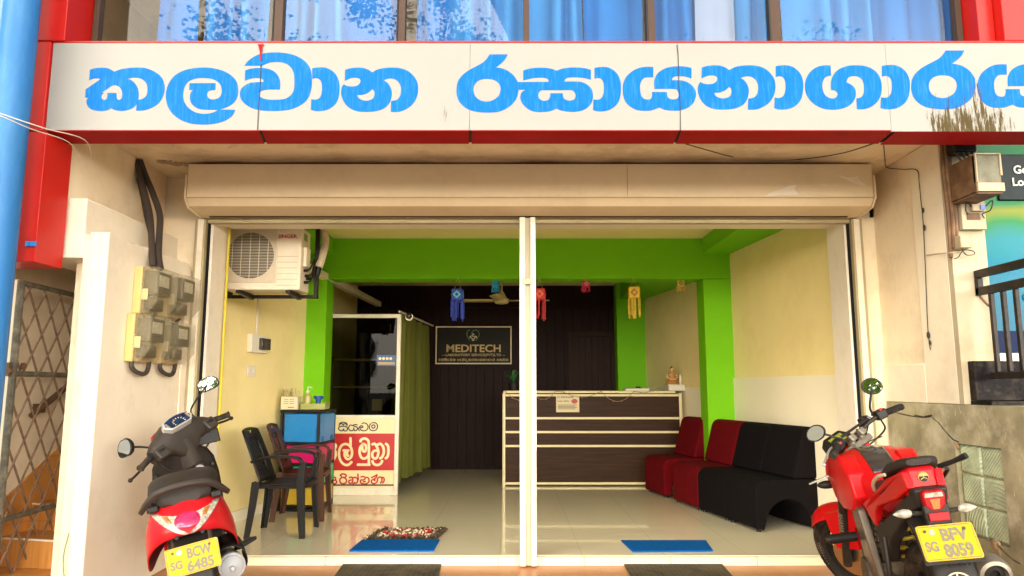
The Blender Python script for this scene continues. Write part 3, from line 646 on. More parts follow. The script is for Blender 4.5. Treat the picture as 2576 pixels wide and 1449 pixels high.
YA = ["925,368! 820,365 720,380 620,425 530,500 480,590 463,690 472,800 510,900 590,975 690,1020 790,1030 900,1022 1018,980! 1100,1015 1220,1028 1340,1022 1450,980 1530,910 1567,810 1565,740 1530,670 1460,610 1370,575 1280,568 1207,568! 1215,535 1250,512 1330,507 1420,515 1500,543! 1500,382! 1400,362 1290,358 1170,370 1070,405 990,465 945,550 937,620 942,700! 1240,700 1290,730 1308,780 1295,835 1240,857 1180,850 1140,815 1130,745! 907,745! 905,810 885,850 840,860 780,845 740,790 725,690 730,620 760,560 810,527 925,523!"]
GA = ["622,347! 540,343 440,360 350,410 280,490 240,590 235,680 255,780 310,870 400,945 510,995 640,1013 760,1003 870,970 950,910 995,830 1000,750 985,690 940,640 862,600! 875,550 915,515 980,505 1050,520 1100,570 1122,640 1125,720 1110,790 1070,830 1010,843! 1018,1003! 1120,1005 1230,970 1320,900 1375,810 1393,700 1385,590 1345,490 1270,410 1160,360 1030,343 890,350 770,390 690,450 640,540 622,620 628,715! 680,722 725,760 722,800 690,835 640,843 580,825 525,770 500,690 500,610 525,545 570,510 628,498!"]
def letter(spec, x0, box=None, frm=None):
    loops = [smooth_closed(s_) for s_ in spec]
    def fn(a, c):
        if box: a = box[0] + (a-frm[0])*(box[1]-box[0])/(frm[1]-frm[0]); c = box[2] + (c-frm[2])*(box[3]-box[2])/(frm[3]-frm[2])
        return P((x0 + a/4.025)*.67083, (160 + c/4.025)*.67083, YS - .0003)
    loops = [[Vector((p.x, p.y)) for p in lp] for lp in loops]
    outline_mesh('letter', loops, fn, .0012, mblue, sg, (0,-1,0))
letter(KA, 300); letter(LA, 300); letter(VA, 880); letter(AA, 880); letter(NA, 1260); letter(RA, 1680); letter(SA, 1680)
AB = (1150,1583,374,1033)
letter(AA, 2220, (15,437,368,1037), AB); letter(YA, 2220)
letter(NA, 2580, (147,1318,343,1013), (78,1240,377,1048)); letter(AA, 2580, (1300,1738,343,1010), AB)
letter(GA, 2960); letter(AA, 2960, (1373,1817,338,1005), AB)
letter(RA, 3360, (228,1200,120,1005), (130,1066,178,1056)); letter(YA, 3360, (1228,2284,320,985), (463,1567,358,1030))

# ------------------------------------------------------------------ red cladding pillars
rp_ = thing('red_pillar', 'red metal clad pillar at the left end of the signboard, its lower end hanging free', 'pillar', (-2.8,4.0,1.9))
b = B(); b.box((-3.15,3.962,1.90),(-2.67,4.21,zb-.015)); b.build('cladding', M['red'], rp_, world=True, bevel=.004)
b = B(); b.box((-3.15,3.962,zb-.009),(-2.694,4.21,3.205)); b.build('cladding', M['red'], rp_, world=True, bevel=.004)
b = B(); b.box((-3.15,3.962,3.212),(-2.615,4.22,5.0)); b.build('cladding', M['red'], rp_, world=True, bevel=.004)
b = B(); b.box((-3.14,3.97,3.0),(-2.70,4.2,3.3)); b.box((-3.14,3.97,2.4),(-2.70,4.2,2.75)); b.build('joint_filler', M['black_gap'], rp_, world=True)
rp2 = thing('red_pillar', 'red metal clad pillar above the signboard at the right end of the windows', 'pillar', (2.9,4.0,3.2))
b = B(); b.box((2.80,4.06,3.216),(2.897,4.22,5.0)); b.build('cladding', M['red'], rp2, world=True, bevel=.004)
b = B(); b.box((2.90,3.99,3.225),(3.4,4.22,5.0)); b.build('cladding', M['red'], rp2, world=True, bevel=.004)
# ------------------------------------------------------------------ blue pipe at the far left
bp_ = thing('drain_pipe', 'tall blue drain pipe at the far left edge beside the red pillar', 'pipe', (-2.745,3.78,-.06))
b = B(); b.cyl((-2.75,3.78,-.06),(-2.75,3.78,5.2),.088,n=24); b.build('pipe', M['blue_pipe'], bp_, world=True)
b = B(); b.box((-2.72,3.945,1.985),(-2.665,3.958,2.012)); b.cyl((-2.70,3.945,2.0),(-2.70,3.938,2.0),.007,n=8); b.cyl((-2.672,3.945,2.0),(-2.672,3.938,2.0),.006,n=8); b.build('bracket', mat('blue_bracket', (.03,.22,.60), .4), bp_, world=True)
bs_ = B(); bs_.box((-3.3,3.80,-.06),(-2.87,3.83,5.2)); o = bs_.build('blue_sheet', M['blue_sheet']); tag(o, 'dark blue metal sheet behind the blue drain pipe at the left edge', 'metal sheet')
def wire(name, pts, r, m, label, cat, group=None, n=6, step=6):
    b = B(); b.tube(smooth_open(pts, step), r, n); o = b.build(name, m); tag(o, label, cat, group); return o
M['wirew'] = mat('white_wire', (.72,.66,.52), .5, var=.05); M['wireb'] = mat('black_wire', (.02,.018,.016), .6, var=.05)
wire('wire', [P(-60,262,3.4), P(0,285,3.45), P(110,322,3.62), P(213,352,3.98), (-2.60,4.30,2.60)], .0028, M['wirew'], 'upper of two white wires crossing in front of the red pillar to the signboard', 'wire')
wire('wire', [P(-60,270,3.4), P(0,291,3.45), P(80,325,3.62), P(170,356,3.97), (-2.64,4.25,2.60)], .0028, M['wirew'], 'lower of two white wires crossing in front of the red pillar', 'wire')

# ------------------------------------------------------------------ upper windows and curtains
win = thing('ribbon_window', 'long upper window row with brown frames above the white signboard', 'window', (0,4.2,3.2))
M['winframe'] = mat('brown_window_frame', (.075,.048,.036), .5, var=.05, spec=.12)
M['winglass'] = glass('window_glass', (.97,.99,1), refl=.15, lo=.019)
b = B()
mull = [(238,250),(690,712),(1002,1020),(1316,1331),(1629,1647),(1937,1962),(2404,2419)]
xs_ = []
for a, c in mull:
    x0, x1 = P(a,60,4.2).x, P(c,60,4.2).x; b.box((x0,4.19,3.2),(x1,4.245,4.9)); xs_.append((x0, x1))
b.box((xs_[0][0],4.185,3.20),(xs_[-1][1],4.25,3.225)); b.box((xs_[0][0],4.185,4.9),(xs_[-1][1],4.25,4.95)); b.build('frame', M['winframe'], win, world=True, bevel=.003)
b = B()
for a, c in xs_[1:3] + xs_[4:6]: b.box((a-.008,4.186,3.226),(a-.001,4.24,4.89))
b.build('rubber_seal', M['black_gap'], win, world=True)
for i in range(6):
    b = B(); b.add([(xs_[i][1],4.222,3.225),(xs_[i+1][0],4.222,3.225),(xs_[i+1][0],4.222,4.9),(xs_[i][1],4.222,4.9)], [(0,1,2,3)]); b.build('pane', M['winglass'], win, world=True)
M['curtain'] = [mat('blue_curtain', (.008,.115,.36), .9, var=.08, scale=4), mat('light_blue_curtain', (.032,.175,.43), .9, var=.08, scale=4)]
M['sheer'] = mat('pale_sheer_curtain', (.20,.25,.36), .9, var=.06, scale=4)
def curtain(x0, x1, y, amp, seed, m, label, group='curtains behind the upper windows'):
    rnd = random.Random(seed); n = int((x1-x0)/.012); ph = 0; rows = []; prof = []
    f1 = rnd.uniform(30,40); a2 = rnd.uniform(.5,1)
    for i in range(n+1):
        x = x0 + (x1-x0)*i/n; ph += (x1-x0)/n * (f1 + 22*math.sin(x*7+seed) )
        q = math.sin(ph); prof.append((x + .012*math.cos(ph*.5+seed), y + amp*(math.copysign(abs(q)**.6, q)) + .4*amp*math.sin(ph*.37+seed*2)))
    for k in range(7):
        z = 3.12 + 1.75*k/6; rows.append([Vector((p + .004*math.sin(z*9+p*20), q + .006*math.sin(z*4+p*9), z)) for p, q in prof])
    b = B(); b.grid(rows); o = b.build('curtain', m, fixn=False, sharp=180); tag(o, label, 'curtain', group); return o
U = lambda u: P(u, 60, 4.32).x
cs = [(376,500,0,'blue curtain gathered in the middle of the leftmost upper window pane'),(500,668,1,'wide blue curtain at the right of the leftmost upper window pane'),
      (708,860,1,'pale blue curtain at the left of the second upper window pane'),(858,1000,0,'blue curtain at the right of the second upper window pane'),
      (1040,1130,0,'bright blue curtain at the left of the third upper window pane'),(1128,1316,1,'pale folded curtain at the right of the third upper window pane'),
      (1330,1470,1,'folded pale blue curtain at the left of the fourth upper window pane'),(1468,1632,0,'blue curtain at the right of the fourth upper window pane'),
      (1646,1765,0,'blue curtain at the left of the fifth upper window pane'),(1850,1945,1,'hemmed blue curtain at the right edge of the fifth upper window pane'),
      (1975,2190,1,'plain blue curtain at the left of the rightmost upper window pane'),(2186,2412,0,'plain blue curtain at the right of the rightmost upper window pane')]
for i, (a, c, k, lab) in enumerate(cs): curtain(U(a), U(c), 4.37 + .03*(i % 2), .050, i*1.7+.3, M['curtain'][k], lab)
curtain(U(1762), U(1856), 4.40, .012, 9.1, M['sheer'], 'pale sheer curtain between two blue ones in the fifth upper window pane')

# ------------------------------------------------------------------ roller shutter box and guides
sh = thing('shutter_box', 'long beige steel roller shutter box with scuffed paint above the shop opening', 'roller shutter', (.1,5.2,2.5))
prof = [(5.452,2.826),(5.09,2.826),(5.09,2.575),(5.14,2.52),(5.33,2.492),(5.452,2.492)]
xl, xr_ = P(470,480,5.09).x, P(2197,480,5.09).x
b = B(); b.prism(prof, lambda a, c: Vector((xl,a,c)), lambda a, c: Vector((xr_,a,c))); b.build('casing', M['shutter'], sh, world=True, bevel=.004)
for x0, sgn in ((xl,-1),(xr_,1)):
    b = B(); b.prism([(5.453,2.74),(5.075,2.74),(5.07,2.57),(5.13,2.505),(5.30,2.486),(5.453,2.486)], lambda a, c: Vector((x0+sgn*.001,a,c)), lambda a, c: Vector((x0+sgn*.012,a,c))); b.build('end_plate', M['shutter'], sh, world=True, bevel=.003)
b = B(); b.box((xl,5.0855,2.569),(xr_,5.0895,2.576)); b.build('fold_seam', M['guide'], sh, world=True)
b = B(); q = [(2010,490),(1985,492),(1962,490),(1940,493),(1927,494),(1935,486),(1965,476),(1990,466),(2003,465),(1998,476)]
b.prism(q, lambda a, c: P(a,c,5.0885), lambda a, c: P(a,c,5.086)); b.build('paint_scuff', M['jamb'], sh, world=True); b = B(); q = [(2105,440),(2130,446),(2152,445),(2158,441),(2160,452),(2175,463),(2176,469),(2150,462),(2128,452)]
b.prism(q, lambda a, c: P(a,c,5.0885), lambda a, c: P(a,c,5.086)); b.build('paint_scuff', M['jamb'], sh, world=True)
b = B(); b.box((P(1578,450,5.09).x-.0015,5.0865,2.58),(P(1578,450,5.09).x+.0015,5.0895,2.82)); b.build('sheet_seam', M['guide'], sh, world=True)
b = B(); random.seed(31)
for k in range(16):
    x = xl + .15 + (xr_-xl-.3)*k/15
    for z in (2.80,2.60): b.cyl((x,5.0895,z),(x,5.086,z),.006,n=8)
b.build('rivets', M['shutter'], sh, world=True)
b = B(); b.box((-2.30,5.33,2.488),(2.55,5.36,2.5)); b.build('slat_edge', M['dark_trim'], sh, world=True)
dg_ = thing('shutter_guides', 'olive steel shutter guide channels and head rail around the shop opening', 'shutter guide', (0,5.42,0))
for lab, bx in (('left', (-2.425,-2.345)), ('right', (2.60,2.68))):
    b = B(); b.box((bx[0],5.385,0),(bx[1],5.452,2.485)); b.build('channel', M['guide'] , dg_, world=True, bevel=.004)
    b = B(); xx = bx[1] if lab == 'left' else bx[0]; s = 1 if lab == 'left' else -1
    b.box((xx-s*.055,5.375,0),(xx-s*.012,5.384,2.48)); b.build('face_strip', M['alu'], dg_, world=True)
    b = B(); b.box((xx+s*.001,5.428,0.0),(xx+s*.015,5.449,2.482)); b.build('brush_strip', M['dark_trim'], dg_, world=True)
b = B(); b.box((-2.34,5.40,2.455),(2.595,5.45,2.484)); b.build('head_rail', M['guide'], dg_, world=True, bevel=.003)
# centre post
cpst = thing('centre_post', 'white aluminium double post with a grey channel standing in the middle of the shop opening', 'post', (.16,5.35,-.05))
xa, xb, xc, xd = P(1307.5,1000,5.33).x, P(1322,1000,5.33).x, P(1335,1000,5.33).x, P(1348.5,1000,5.33).x
b = B(); b.box((xa,5.31,-.05),(xb,5.40,2.48)); b.build('tube', M['alu'], cpst, world=True, bevel=.003)
b = B(); b.box((xc,5.31,-.05),(xd,5.40,2.48)); b.build('tube', M['alu'], cpst, world=True, bevel=.003)
b = B(); b.box((xb+.001,5.335,-.05),(xc-.001,5.39,2.48)); b.build('channel', M['alu_in'], cpst, world=True)
b = B(); zq = P(1320,708,5.31).z; b.box((xb-.02,5.300,zq-.022),(xc+.02,5.309,zq+.022)); b.build('latch_plate', M['alu_in'], cpst, world=True, bevel=.003)
b = B(); z0 = P(1340,1150,5.31).z; z1 = P(1340,560,5.31).z
b.prism([(xc+.004,z0+.02),(xc+.03,z0),(xd+.0,z0+.05),(xd+.0,z1),(xc+.004,z1)], lambda a, c: Vector((a,5.308,c)), lambda a, c: Vector((a,5.303,c))); b.build('peeling_film', mat('white_film', (.82,.80,.72), .4, var=.02), cpst, world=True)
# ================================================================== THINGS INSIDE THE SHOP
def rounded(poly, r, n=4):
    """round every corner of a 2-D polygon; r is one radius or a list"""
    out = []; m = len(poly)
    for i in range(m):
        p0, p1, p2 = (Vector(poly[i-1]), Vector(poly[i]), Vector(poly[(i+1) % m])); rr = r[i] if isinstance(r, (list, tuple)) else r
        if rr <= 0: out.append(tuple(p1)); continue
        a = (p0-p1).normalized(); c = (p2-p1).normalized(); rr = min(rr, (p0-p1).length*.49, (p2-p1).length*.49)
        A, D = p1 + a*rr, p1 + c*rr
        for k in range(n+1):
            t = k/n; out.append(tuple(A*(1-t)**2 + p1*2*t*(1-t) + D*t*t))
    return out
# ------------------------------------------------------------------ modular waiting chairs
def side_profile():
    arch = [(.485-.0, .0)] + [(.285 + .20*math.cos(t), .235*math.sin(t) + .0) for t in [math.pi*k/14 for k in range(1,14)]] + [(.085, .0)]
    out = rounded([(.64,.03),(.64,.62),(.60,.87),(.47,.87),(.355,.445),(.30,.425),(.0,.425),(.0,.03)], [.02,.06,.05,.07,.03,.05,.085,.03], 5)
    i0 = 0
    return out, arch
def lounge(name, label, m, loc, rz, width):
    t = thing(name, label, 'lounge chair', loc, (0,0,rz), 'modular waiting chairs along the right wall')
    out, arch = side_profile()
    # seat block with a semicircular tunnel, backrest above
    b = B(); seat = rounded([(.60,.425),(.0,.425),(.0,.014)], [.0,.10,.04], 5)
    poly = seat + [(.07,.014)] + [(.30 - .22*math.cos(q), .014 + .25*math.sin(q)) for q in [math.pi*k/14 for k in range(1,14)]] + [(.53,.014),(.60,.014)]
    b.prism(poly, lambda a, c: Vector((a,.001,c)), lambda a, c: Vector((a,width-.001,c))); b.build('seat', m, t, bevel=.024, bseg=4, sharp=60)
    b = B(); back = rounded([(.36,.428),(.485,.865),(.63,.865),(.66,.60),(.66,.014),(.602,.014),(.602,.428)], [.0,.12,.06,.05,.0,.0,.0], 6)
    b.prism(back, lambda a, c: Vector((a,.0015,c)), lambda a, c: Vector((a,width-.0015,c))); b.build('backrest', m, t, bevel=.026, bseg=4, sharp=60)
    for x, y in ((.04,.05),(.04,width-.05),(.57,.05),(.57,width-.05)):
        b = B(); b.cyl((x,y,0),(x,y,.018),.018,n=10); b.build('foot', M['blackp'], t)
    return t
rz = math.atan(.2)
dv = Vector((-math.sin(rz), math.cos(rz), 0))
p0 = Vector((2.05,6.23,0))
lounge('lounge_chair', 'black fabric waiting chair with an arched opening below, nearest the motorcycle', M['fabric_black'], p0, rz, .535)
lounge('lounge_chair', 'black fabric waiting chair between the arched black one and the red one', M['fabric_black'], p0 + dv*.54, rz, .555)
lounge('lounge_chair', 'red fabric waiting chair in front of the right green column', M['fabric_red'], p0 + dv*1.10, rz, .60)
lounge('lounge_chair', 'darker red fabric waiting chair tucked behind the right green column', M['fabric_red'], p0 + dv*1.93 + Vector((-.0,0,0)), rz, .56)

# ------------------------------------------------------------------ plastic armchairs
def armchair(label, m, loc, rot, group):
    t = thing('plastic_armchair', label, 'armchair', loc, rot, group)
    b = B()
    rows = []
    for j in range(9):
        y = -.20 + .42*j/8; w_ = .205 + .02*math.sin(j/8*math.pi)
        rows.append([Vector((-w_ + 2*w_*i/10, y, .425 - .012*math.cos((i/10-.5)*math.pi) + .012*(j/8) - (.03*max(0,(j-6.5)/1.5)**2))) for i in range(11)])
    b.grid(rows); b.build('seat', m, t, solid=.018, sharp=60)
    b = B(); n = 10; rows = []
    def bp(s, h):   # backrest surface: s -1..1, h 0..1
        w_ = .205 + .02*math.sin(h*2.6) - .02*h
        return Vector((w_*s, -.195 - .14*h - .02*h*h + .035*s*s*(1-.3*h) , .425 + .44*h - .02*s*s*h))
    inner = lambda s, h: abs(s) < .58 and .16 < h < .80
    S = [-1,-.86,-.72,-.58,-.3,0,.3,.58,.72,.86,1]; H = [0,.08,.16,.32,.48,.64,.80,.90,1.0]
    vv = [bp(s, h) for h in H for s in S]; ff = []
    for j in range(len(H)-1):
        for i in range(len(S)-1):
            if inner((S[i]+S[i+1])/2, (H[j]+H[j+1])/2): continue
            ff.append((j*11+i, j*11+i+1, (j+1)*11+i+1, (j+1)*11+i))
    b.add(vv, ff, True); b.build('backrest', m, t, solid=.016, sharp=60)
    b = B()
    for k in range(12):      # woven panel: crossing strips
        s = -.58 + 1.16*(k+.5)/12; b.tube([bp(s, h) + Vector((0,-.004+.003*(-1)**(k+int(h*20)),0)) for h in [.15+.66*q/12 for q in range(13)]], .0085, 4)
    for k in range(14):
        h = .17 + .62*(k+.5)/14; b.tube([bp(s, h) + Vector((0,-.004,0)) for s in [-.6+1.2*q/10 for q in range(11)]], .0075, 4)
    b.build('woven_panel', m, t)
    for sx in (-1, 1):
        b = B()
        path = smooth_open([(sx*.208,-.235,.60),(sx*.232,-.16,.63),(sx*.245,-.02,.648),(sx*.245,.10,.645),(sx*.240,.165,.628),(sx*.236,.19,.58)], 4)
        rings = []
        for i, p in enumerate(path):
            d = (path[min(i+1,len(path)-1)] - path[max(i-1,0)]).normalized(); side = Vector((1,0,0)); up = side.cross(d).normalized(); hw = .030
            rings.append([p + side*hw + up*.008, p - side*hw + up*.008, p - side*hw - up*.012, p + side*hw - up*.012])
        b.loft(rings, True, True); b.build('armrest', m, t, bevel=.005, sharp=60)
        # front leg: from the armrest down to the floor, flaring, angled section
        for nm, pts in (('leg', [(.236,.20,.60,.028,.026),(.232,.185,.45,.036,.034),(.236,.195,.25,.032,.03),(.245,.215,.0,.025,.024)]), ('leg', [(.20,-.20,.44,.040,.036),(.212,-.215,.25,.036,.032),(.228,-.245,.0,.027,.026)])):
            b = B(); rings = []
            for x, y, z, hx, hy in pts:
                X = sx*x; f = 1 if y > 0 else -1
                rings.append([Vector((X+sx*hx*.6, y+f*hy*.6, z)), Vector((X-sx*hx*1.2, y+f*hy*.6, z)), Vector((X-sx*hx*1.2, y+f*hy*.1, z)), Vector((X-sx*hx*.0, y+f*hy*.0, z)), Vector((X-sx*hx*.0, y-f*hy*1.2, z)), Vector((X+sx*hx*.6, y-f*hy*1.2, z))])
            b.loft(rings, True, False); b.build(nm, m, t, bevel=.004, sharp=40)
        b = B(); b.box((sx*.185,-.19,.385),(sx*.20,.19,.42)); b.build('apron', m, t, bevel=.004)
    b = B(); b.box((-.19,.185,.385),(.19,.20,.418)); b.build('apron', m, t, bevel=.004)
    b = B(); q = bp(0, .93); b.cyl(q + Vector((0,.018,0)), q + Vector((0,.022,0)), .012, n=12); b.build('badge', M['gold'], t)
    return t
armchair('black plastic armchair with a woven back, nearer the street beside the scooter', M['chair_black'], (-1.905,6.24,0), (0,0,R(-88)), 'plastic armchairs by the left wall')
armchair('brown plastic armchair behind the black one, beside the coloured drawers', M['chair_brown'], (-1.96,6.98,0), (0,0,R(-84)), 'plastic armchairs by the left wall')

# ------------------------------------------------------------------ drawer tower
dt = thing('drawer_tower', 'black plastic drawer tower with blue, pink, green and yellow drawers against the left wall', 'drawer unit', (-2.09,7.5,0), (0,0,R(-6)))
W, D_, Ht = .40, .46, .985      # x across depth of drawers (front faces +x), y width
b = B()
for x in (-.20,.18):
    for y in (-.23,.21): b.box((x,y,0),(x+.02 + (.0),y+.02+.02,Ht-.03))
b.box((-.205,-.235,Ht-.03),(.205,.255,Ht))
zs = [.06,.255,.46,.665,.92]
for z in zs[:4] : b.box((-.198,-.228,z-.022),(.198,.248,z-.002))
b.box((-.198,-.228,.0),(.198,.248,.03)); b.build('frame', M['blackp'], dt, bevel=.006)
dcol = [('yellow_drawer',(.62,.42,.03)),('green_drawer',(.01,.52,.20)),('pink_drawer',(.62,.006,.13)),('blue_drawer',(.015,.20,.48))]
for i, (nm, c) in enumerate(dcol):
    z0 = zs[i]; z1 = zs[i+1] - .03 if i < 3 else Ht - .04; z1 = min(z1, Ht-.04)
    m = mat(nm, c, .35, var=.08); d = B(); d.box((-.17,-.205,z0),(.175,.225,z1)); d.box((.176,-.222,z0),(.20,.242,z1)); dr = d.build(nm, m, dt, bevel=.008)
    for y in (-.12,.14):
        h = B(); h.cyl((.2005,y,z0+.03),(.207,y,z0+.03),.03,n=14); h.build('drawer_handle', mat(nm+'_pull', [q*.45 for q in c], .4), dr)
# things on the tower
def on_tower(x, y): 
    a = R(-6); return (-2.09 + x*math.cos(a) - y*math.sin(a), 7.5 + x*math.sin(a) + y*math.cos(a), Ht)
t = thing('swab_box', 'open cream cardboard box packed with wrapped sticks on the drawer tower', 'box', on_tower(-.135,-.14))
b = B(); b.box((-.085,-.06,.001),(.085,.06,.13)); b.build('carton', M['paper'], t, bevel=.003)
b = B(); random.seed(11)
for i in range(26):
    x, y = random.uniform(-.075,.075), random.uniform(-.05,.05); b.cyl((x,y,.131),(x+random.uniform(-.02,.02),y+random.uniform(-.01,.01),.20+random.uniform(-.02,.02)),.004,n=6)
b.build('wrapped_sticks', mat('wrapped_stick', (.42,.36,.14), .4, var=.6, scale=60), t)
b = B()
for k in range(3):
    for s in (-.03,.025): b.box((s-.022,-.0615,.10-k*.02),(s+.022,-.0605,.104-k*.02))
b.box((-.01,-.0615,.02),(.05,-.0605,.026)); b.build('print', M['ink'], t)
t = thing('pump_bottle', 'yellowish pump bottle with a white spout on the drawer tower', 'bottle', on_tower(.02,-.10))
b = B(); b.lathe([(.036,.001),(.04,.01),(.04,.12),(.034,.145),(.016,.155),(.016,.17)]); b.build('bottle_body', mat('cloudy_yellow_plastic', (.50,.46,.14), .3, trans=.2), t)
b = B(); b.lathe([(.018,.1705),(.018,.188),(.006,.19),(.006,.215)]); b.tube([(0,0,.215),(0,0,.222),(.02,-.01,.226),(.05,-.02,.218)],.006); b.build('pump_spout', M['white_p'], t)
t = tag(B().lathe([(.02,.0),(.024,.06),(.026,.10),(.048,.105),(.05,.135)], n=16).build('blue_funnel', mat('blue_plastic', (.01,.08,.35), .35)), 'small dark blue funnel standing behind the pump bottle', 'funnel'); t.location = on_tower(.09,.02)
t = thing('plastic_tray', 'low translucent plastic tray of small items on the drawer tower', 'tray', on_tower(.10,-.05))
b = B(); b.prism([(-.13,.001),(.10,.001),(.115,.07),(.107,.07),(.095,.01),(-.125,.01),(-.132,.07),(-.14,.07)], lambda a, c: Vector((a,-.10,c)), lambda a, c: Vector((a,.10,c))); b.box((-.135,-.103,.001),(.11,-.1,.06)); b.build('tray_shell', mat('translucent_tray', (.45,.48,.14), .25, trans=.3), t)
b = B(); random.seed(4)
for k in range(9): b.sphere((random.uniform(.0,.09), random.uniform(-.08,.08), .035), .022, 8, 5)
b.build('cotton_balls', M['white_p'], t)

# ------------------------------------------------------------------ cubicle: partition with painted sign, curtain, camera
cb = thing('partition', 'white framed cubicle partition with dark glass above and a red and cream Sinhala sign below', 'partition', (-1.73,8.37,0))
YP = 8.36
xl, xr2 = P(820,900,YP).x, P(1007,900,YP).x; zt_, zm = P(900,790,YP).z, P(900,1044,YP).z
b = B(); fr = .045
b.box((xl,YP,0),(xl+fr,YP+.05,zt_)); b.box((xr2-fr,YP,0),(xr2,YP+.05,zt_)); b.box((xl+fr,YP,zt_-fr),(xr2-fr,YP+.05,zt_)); b.box((xl+fr,YP,zm-.04),(xr2-fr,YP+.05,zm)); b.box((xl+fr,YP,.0),(xr2-fr,YP+.05,.09)); b.build('frame', M['alu'], cb, world=True, bevel=.004)
b = B(); b.box((xl+fr,YP+.002,.105),(xr2-fr,YP+.02,.12)); b.build('base_line', M['ink'], cb, world=True)
gd = glass('dark_partition_glass', (.17,.17,.10), refl=.07, lo=.005)
b = B(); b.add([(xl+fr,YP+.02,zm),(xr2-fr,YP+.02,zm),(xr2-fr,YP+.02,zt_-fr),(xl+fr,YP+.02,zt_-fr)], [(0,1,2,3)]); b.build('glass_pane', gd, cb, world=True)
b = B(); b.box((xl+fr,YP+.012,.091),(xr2-fr,YP+.03,zm-.041)); b.build('lower_panel', M['panelcream'], cb, world=True)
s5 = lambda a, c: ((1220 + a*.2347)*.67083, (1540 + c*.2347)*.67083)
zr1, zr0 = P(*s5(600,365), YP).z, P(*s5(600,955), YP).z
b = B(); b.box((xl+fr+.001,YP+.008,zr0),(xr2-fr-.001,YP+.0115,zr1)); b.build('red_band', M['panelred'], cb, world=True)
f5 = lambda a, c: P(*s5(a, c), YP + .0075)
px = .2347*.67083*YP/F      # metres per traced unit
w1 = [[(222,258),(212,290),(240,318),(275,318),(292,290)],[(292,290),(300,318),(335,322),(355,295),(345,262),(310,250),(250,250),(218,262)],[(222,240),(235,212),(280,212),(285,232),(300,212),(335,212),(345,235)],[(225,210),(255,190),(310,188),(345,205),(350,240)],
      [(440,238),(400,230),(375,265),(385,308),(430,320),(455,295),(455,270)],[(455,295),(480,322),(510,300),(505,262),(470,250),(452,238),(465,222),(512,226)],
      [(600,250),(570,240),(550,262),(575,275),(598,262),(600,250)],[(555,290),(580,315),(640,320),(675,290),(682,245),(660,210),(620,195),(585,205)],[(545,262),(530,290),(545,325)],
      [(745,265),(745,238),(775,226),(795,245),(785,272),(758,280),(745,265)],[(725,205),(705,250),(715,300),(760,320),(812,305),(835,260),(825,215),(790,192),(740,196)]]
stroke_mesh('lettering', w1, f5, 17, .0015, M['ind_black'], cb, (0,-1,0))
w2 = [[(138,530),(165,548),(160,590),(140,610)],[(138,620),(160,650),(165,710),(135,780)],
      [(425,815),(370,862),(310,862),(255,815),(225,740),(222,650),(250,570),(300,535),(360,540),(410,590),(428,670),(410,745),(360,775),(318,740),(308,680),(330,645)],[(283,635),(378,635)],[(350,660),(348,705),(375,725)],[(402,430),(404,560)],
      [(555,495),(585,455),(640,446),(685,480),(696,560),(696,850)],[(512,862),(715,862)],[(585,545),(555,600),(550,680),(575,745),(620,765),(670,740),(696,690)],[(600,520),(590,580),(600,640),(635,650),(652,600),(640,545),(602,530)],
      [(745,540),(790,530),(825,580),(848,660),(830,740),(790,765),(755,735),(752,680),(785,640),(840,640)],[(830,545),(880,530),(925,580),(935,660),(910,735),(870,765)],[(750,800),(775,850),(830,868),(885,845),(912,795)],[(962,525),(1000,560),(1008,650),(995,730),(960,765)]]
stroke_mesh('lettering', w2, f5, 40, .0015, M['panelcream'], cb, (0,-1,0))
w3 = [[(120,1065),(158,1068),(165,1098),(140,1115)],[(120,1110),(165,1112),(182,1140),(160,1165),(118,1165)],
      [(230,1120),(240,1085),(280,1065),(320,1080),(340,1120),(322,1155),(280,1168),(245,1152),(230,1120)],[(310,1070),(335,1040),(318,1018),(270,1010),(240,1030),(262,1050)],
      [(380,1070),(420,1062),(440,1100),(425,1150),(385,1158),(378,1120),(420,1105)],[(440,1070),(490,1068),(518,1105),(505,1150),(470,1160)],[(425,1150),(450,1165),(470,1140)],[(520,1008),(528,1110)],
      [(565,1060),(610,1052),(640,1075),(615,1105),(570,1108),(562,1145),(600,1168),(660,1165),(698,1130),(690,1080),(655,1060)],[(600,1138),(645,1128)],
      [(735,1068),(780,1050),(830,1020)],[(830,1030),(800,1080),(745,1110),(738,1150),(785,1165),(828,1135),(835,1085),(868,1060),(900,1070),(905,1120),(880,1158)],[(780,1120),(800,1105)],[(905,1065),(935,1075),(940,1120),(915,1158)]]
stroke_mesh('lettering', w3, f5, 24, .0015, M['inkred'], cb, (0,-1,0))
ps = thing('poster', 'small blue poster with a row of round symbols on the dark partition glass', 'poster', (P(972,905,YP).x,YP,P(972,905,YP).z))
pp = [P(948,892,YP-.002), P(997,894,YP-.002), P(996,921,YP-.002), P(948,920,YP-.002)]
b = B(); b.add(pp + [q + Vector((0,.003,0)) for q in pp], [(0,1,2,3),(4,7,6,5),(0,4,5,1),(1,5,6,2),(2,6,7,3),(3,7,4,0)]); b.build('sheet', mat('poster_blue', (.03,.10,.28), .4), ps, world=True)
b = B()
for k in range(4):
    q = P(956+k*9, 902, YP-.0025); b.cyl(q, q+Vector((0,-.001,0)), .017, n=14)
b.build('round_symbols', M['panelcream'], ps, world=True)
b = B(); q0, q1 = P(951,911,YP-.003), P(993,917,YP-.003); b.box((q0.x,YP-.0035,q1.z),(q1.x,YP-.0025,q0.z)); b.build('caption_strip', M['gold'], ps, world=True)
t = tag(B().box((P(935,1004,YP).x,YP+.024,P(935,1033,YP).z),(P(960,1004,YP).x,YP+.05,P(960,1004,YP).z)).build('paper_note', M['paper']), 'blank paper note seen through the dark partition glass', 'paper')
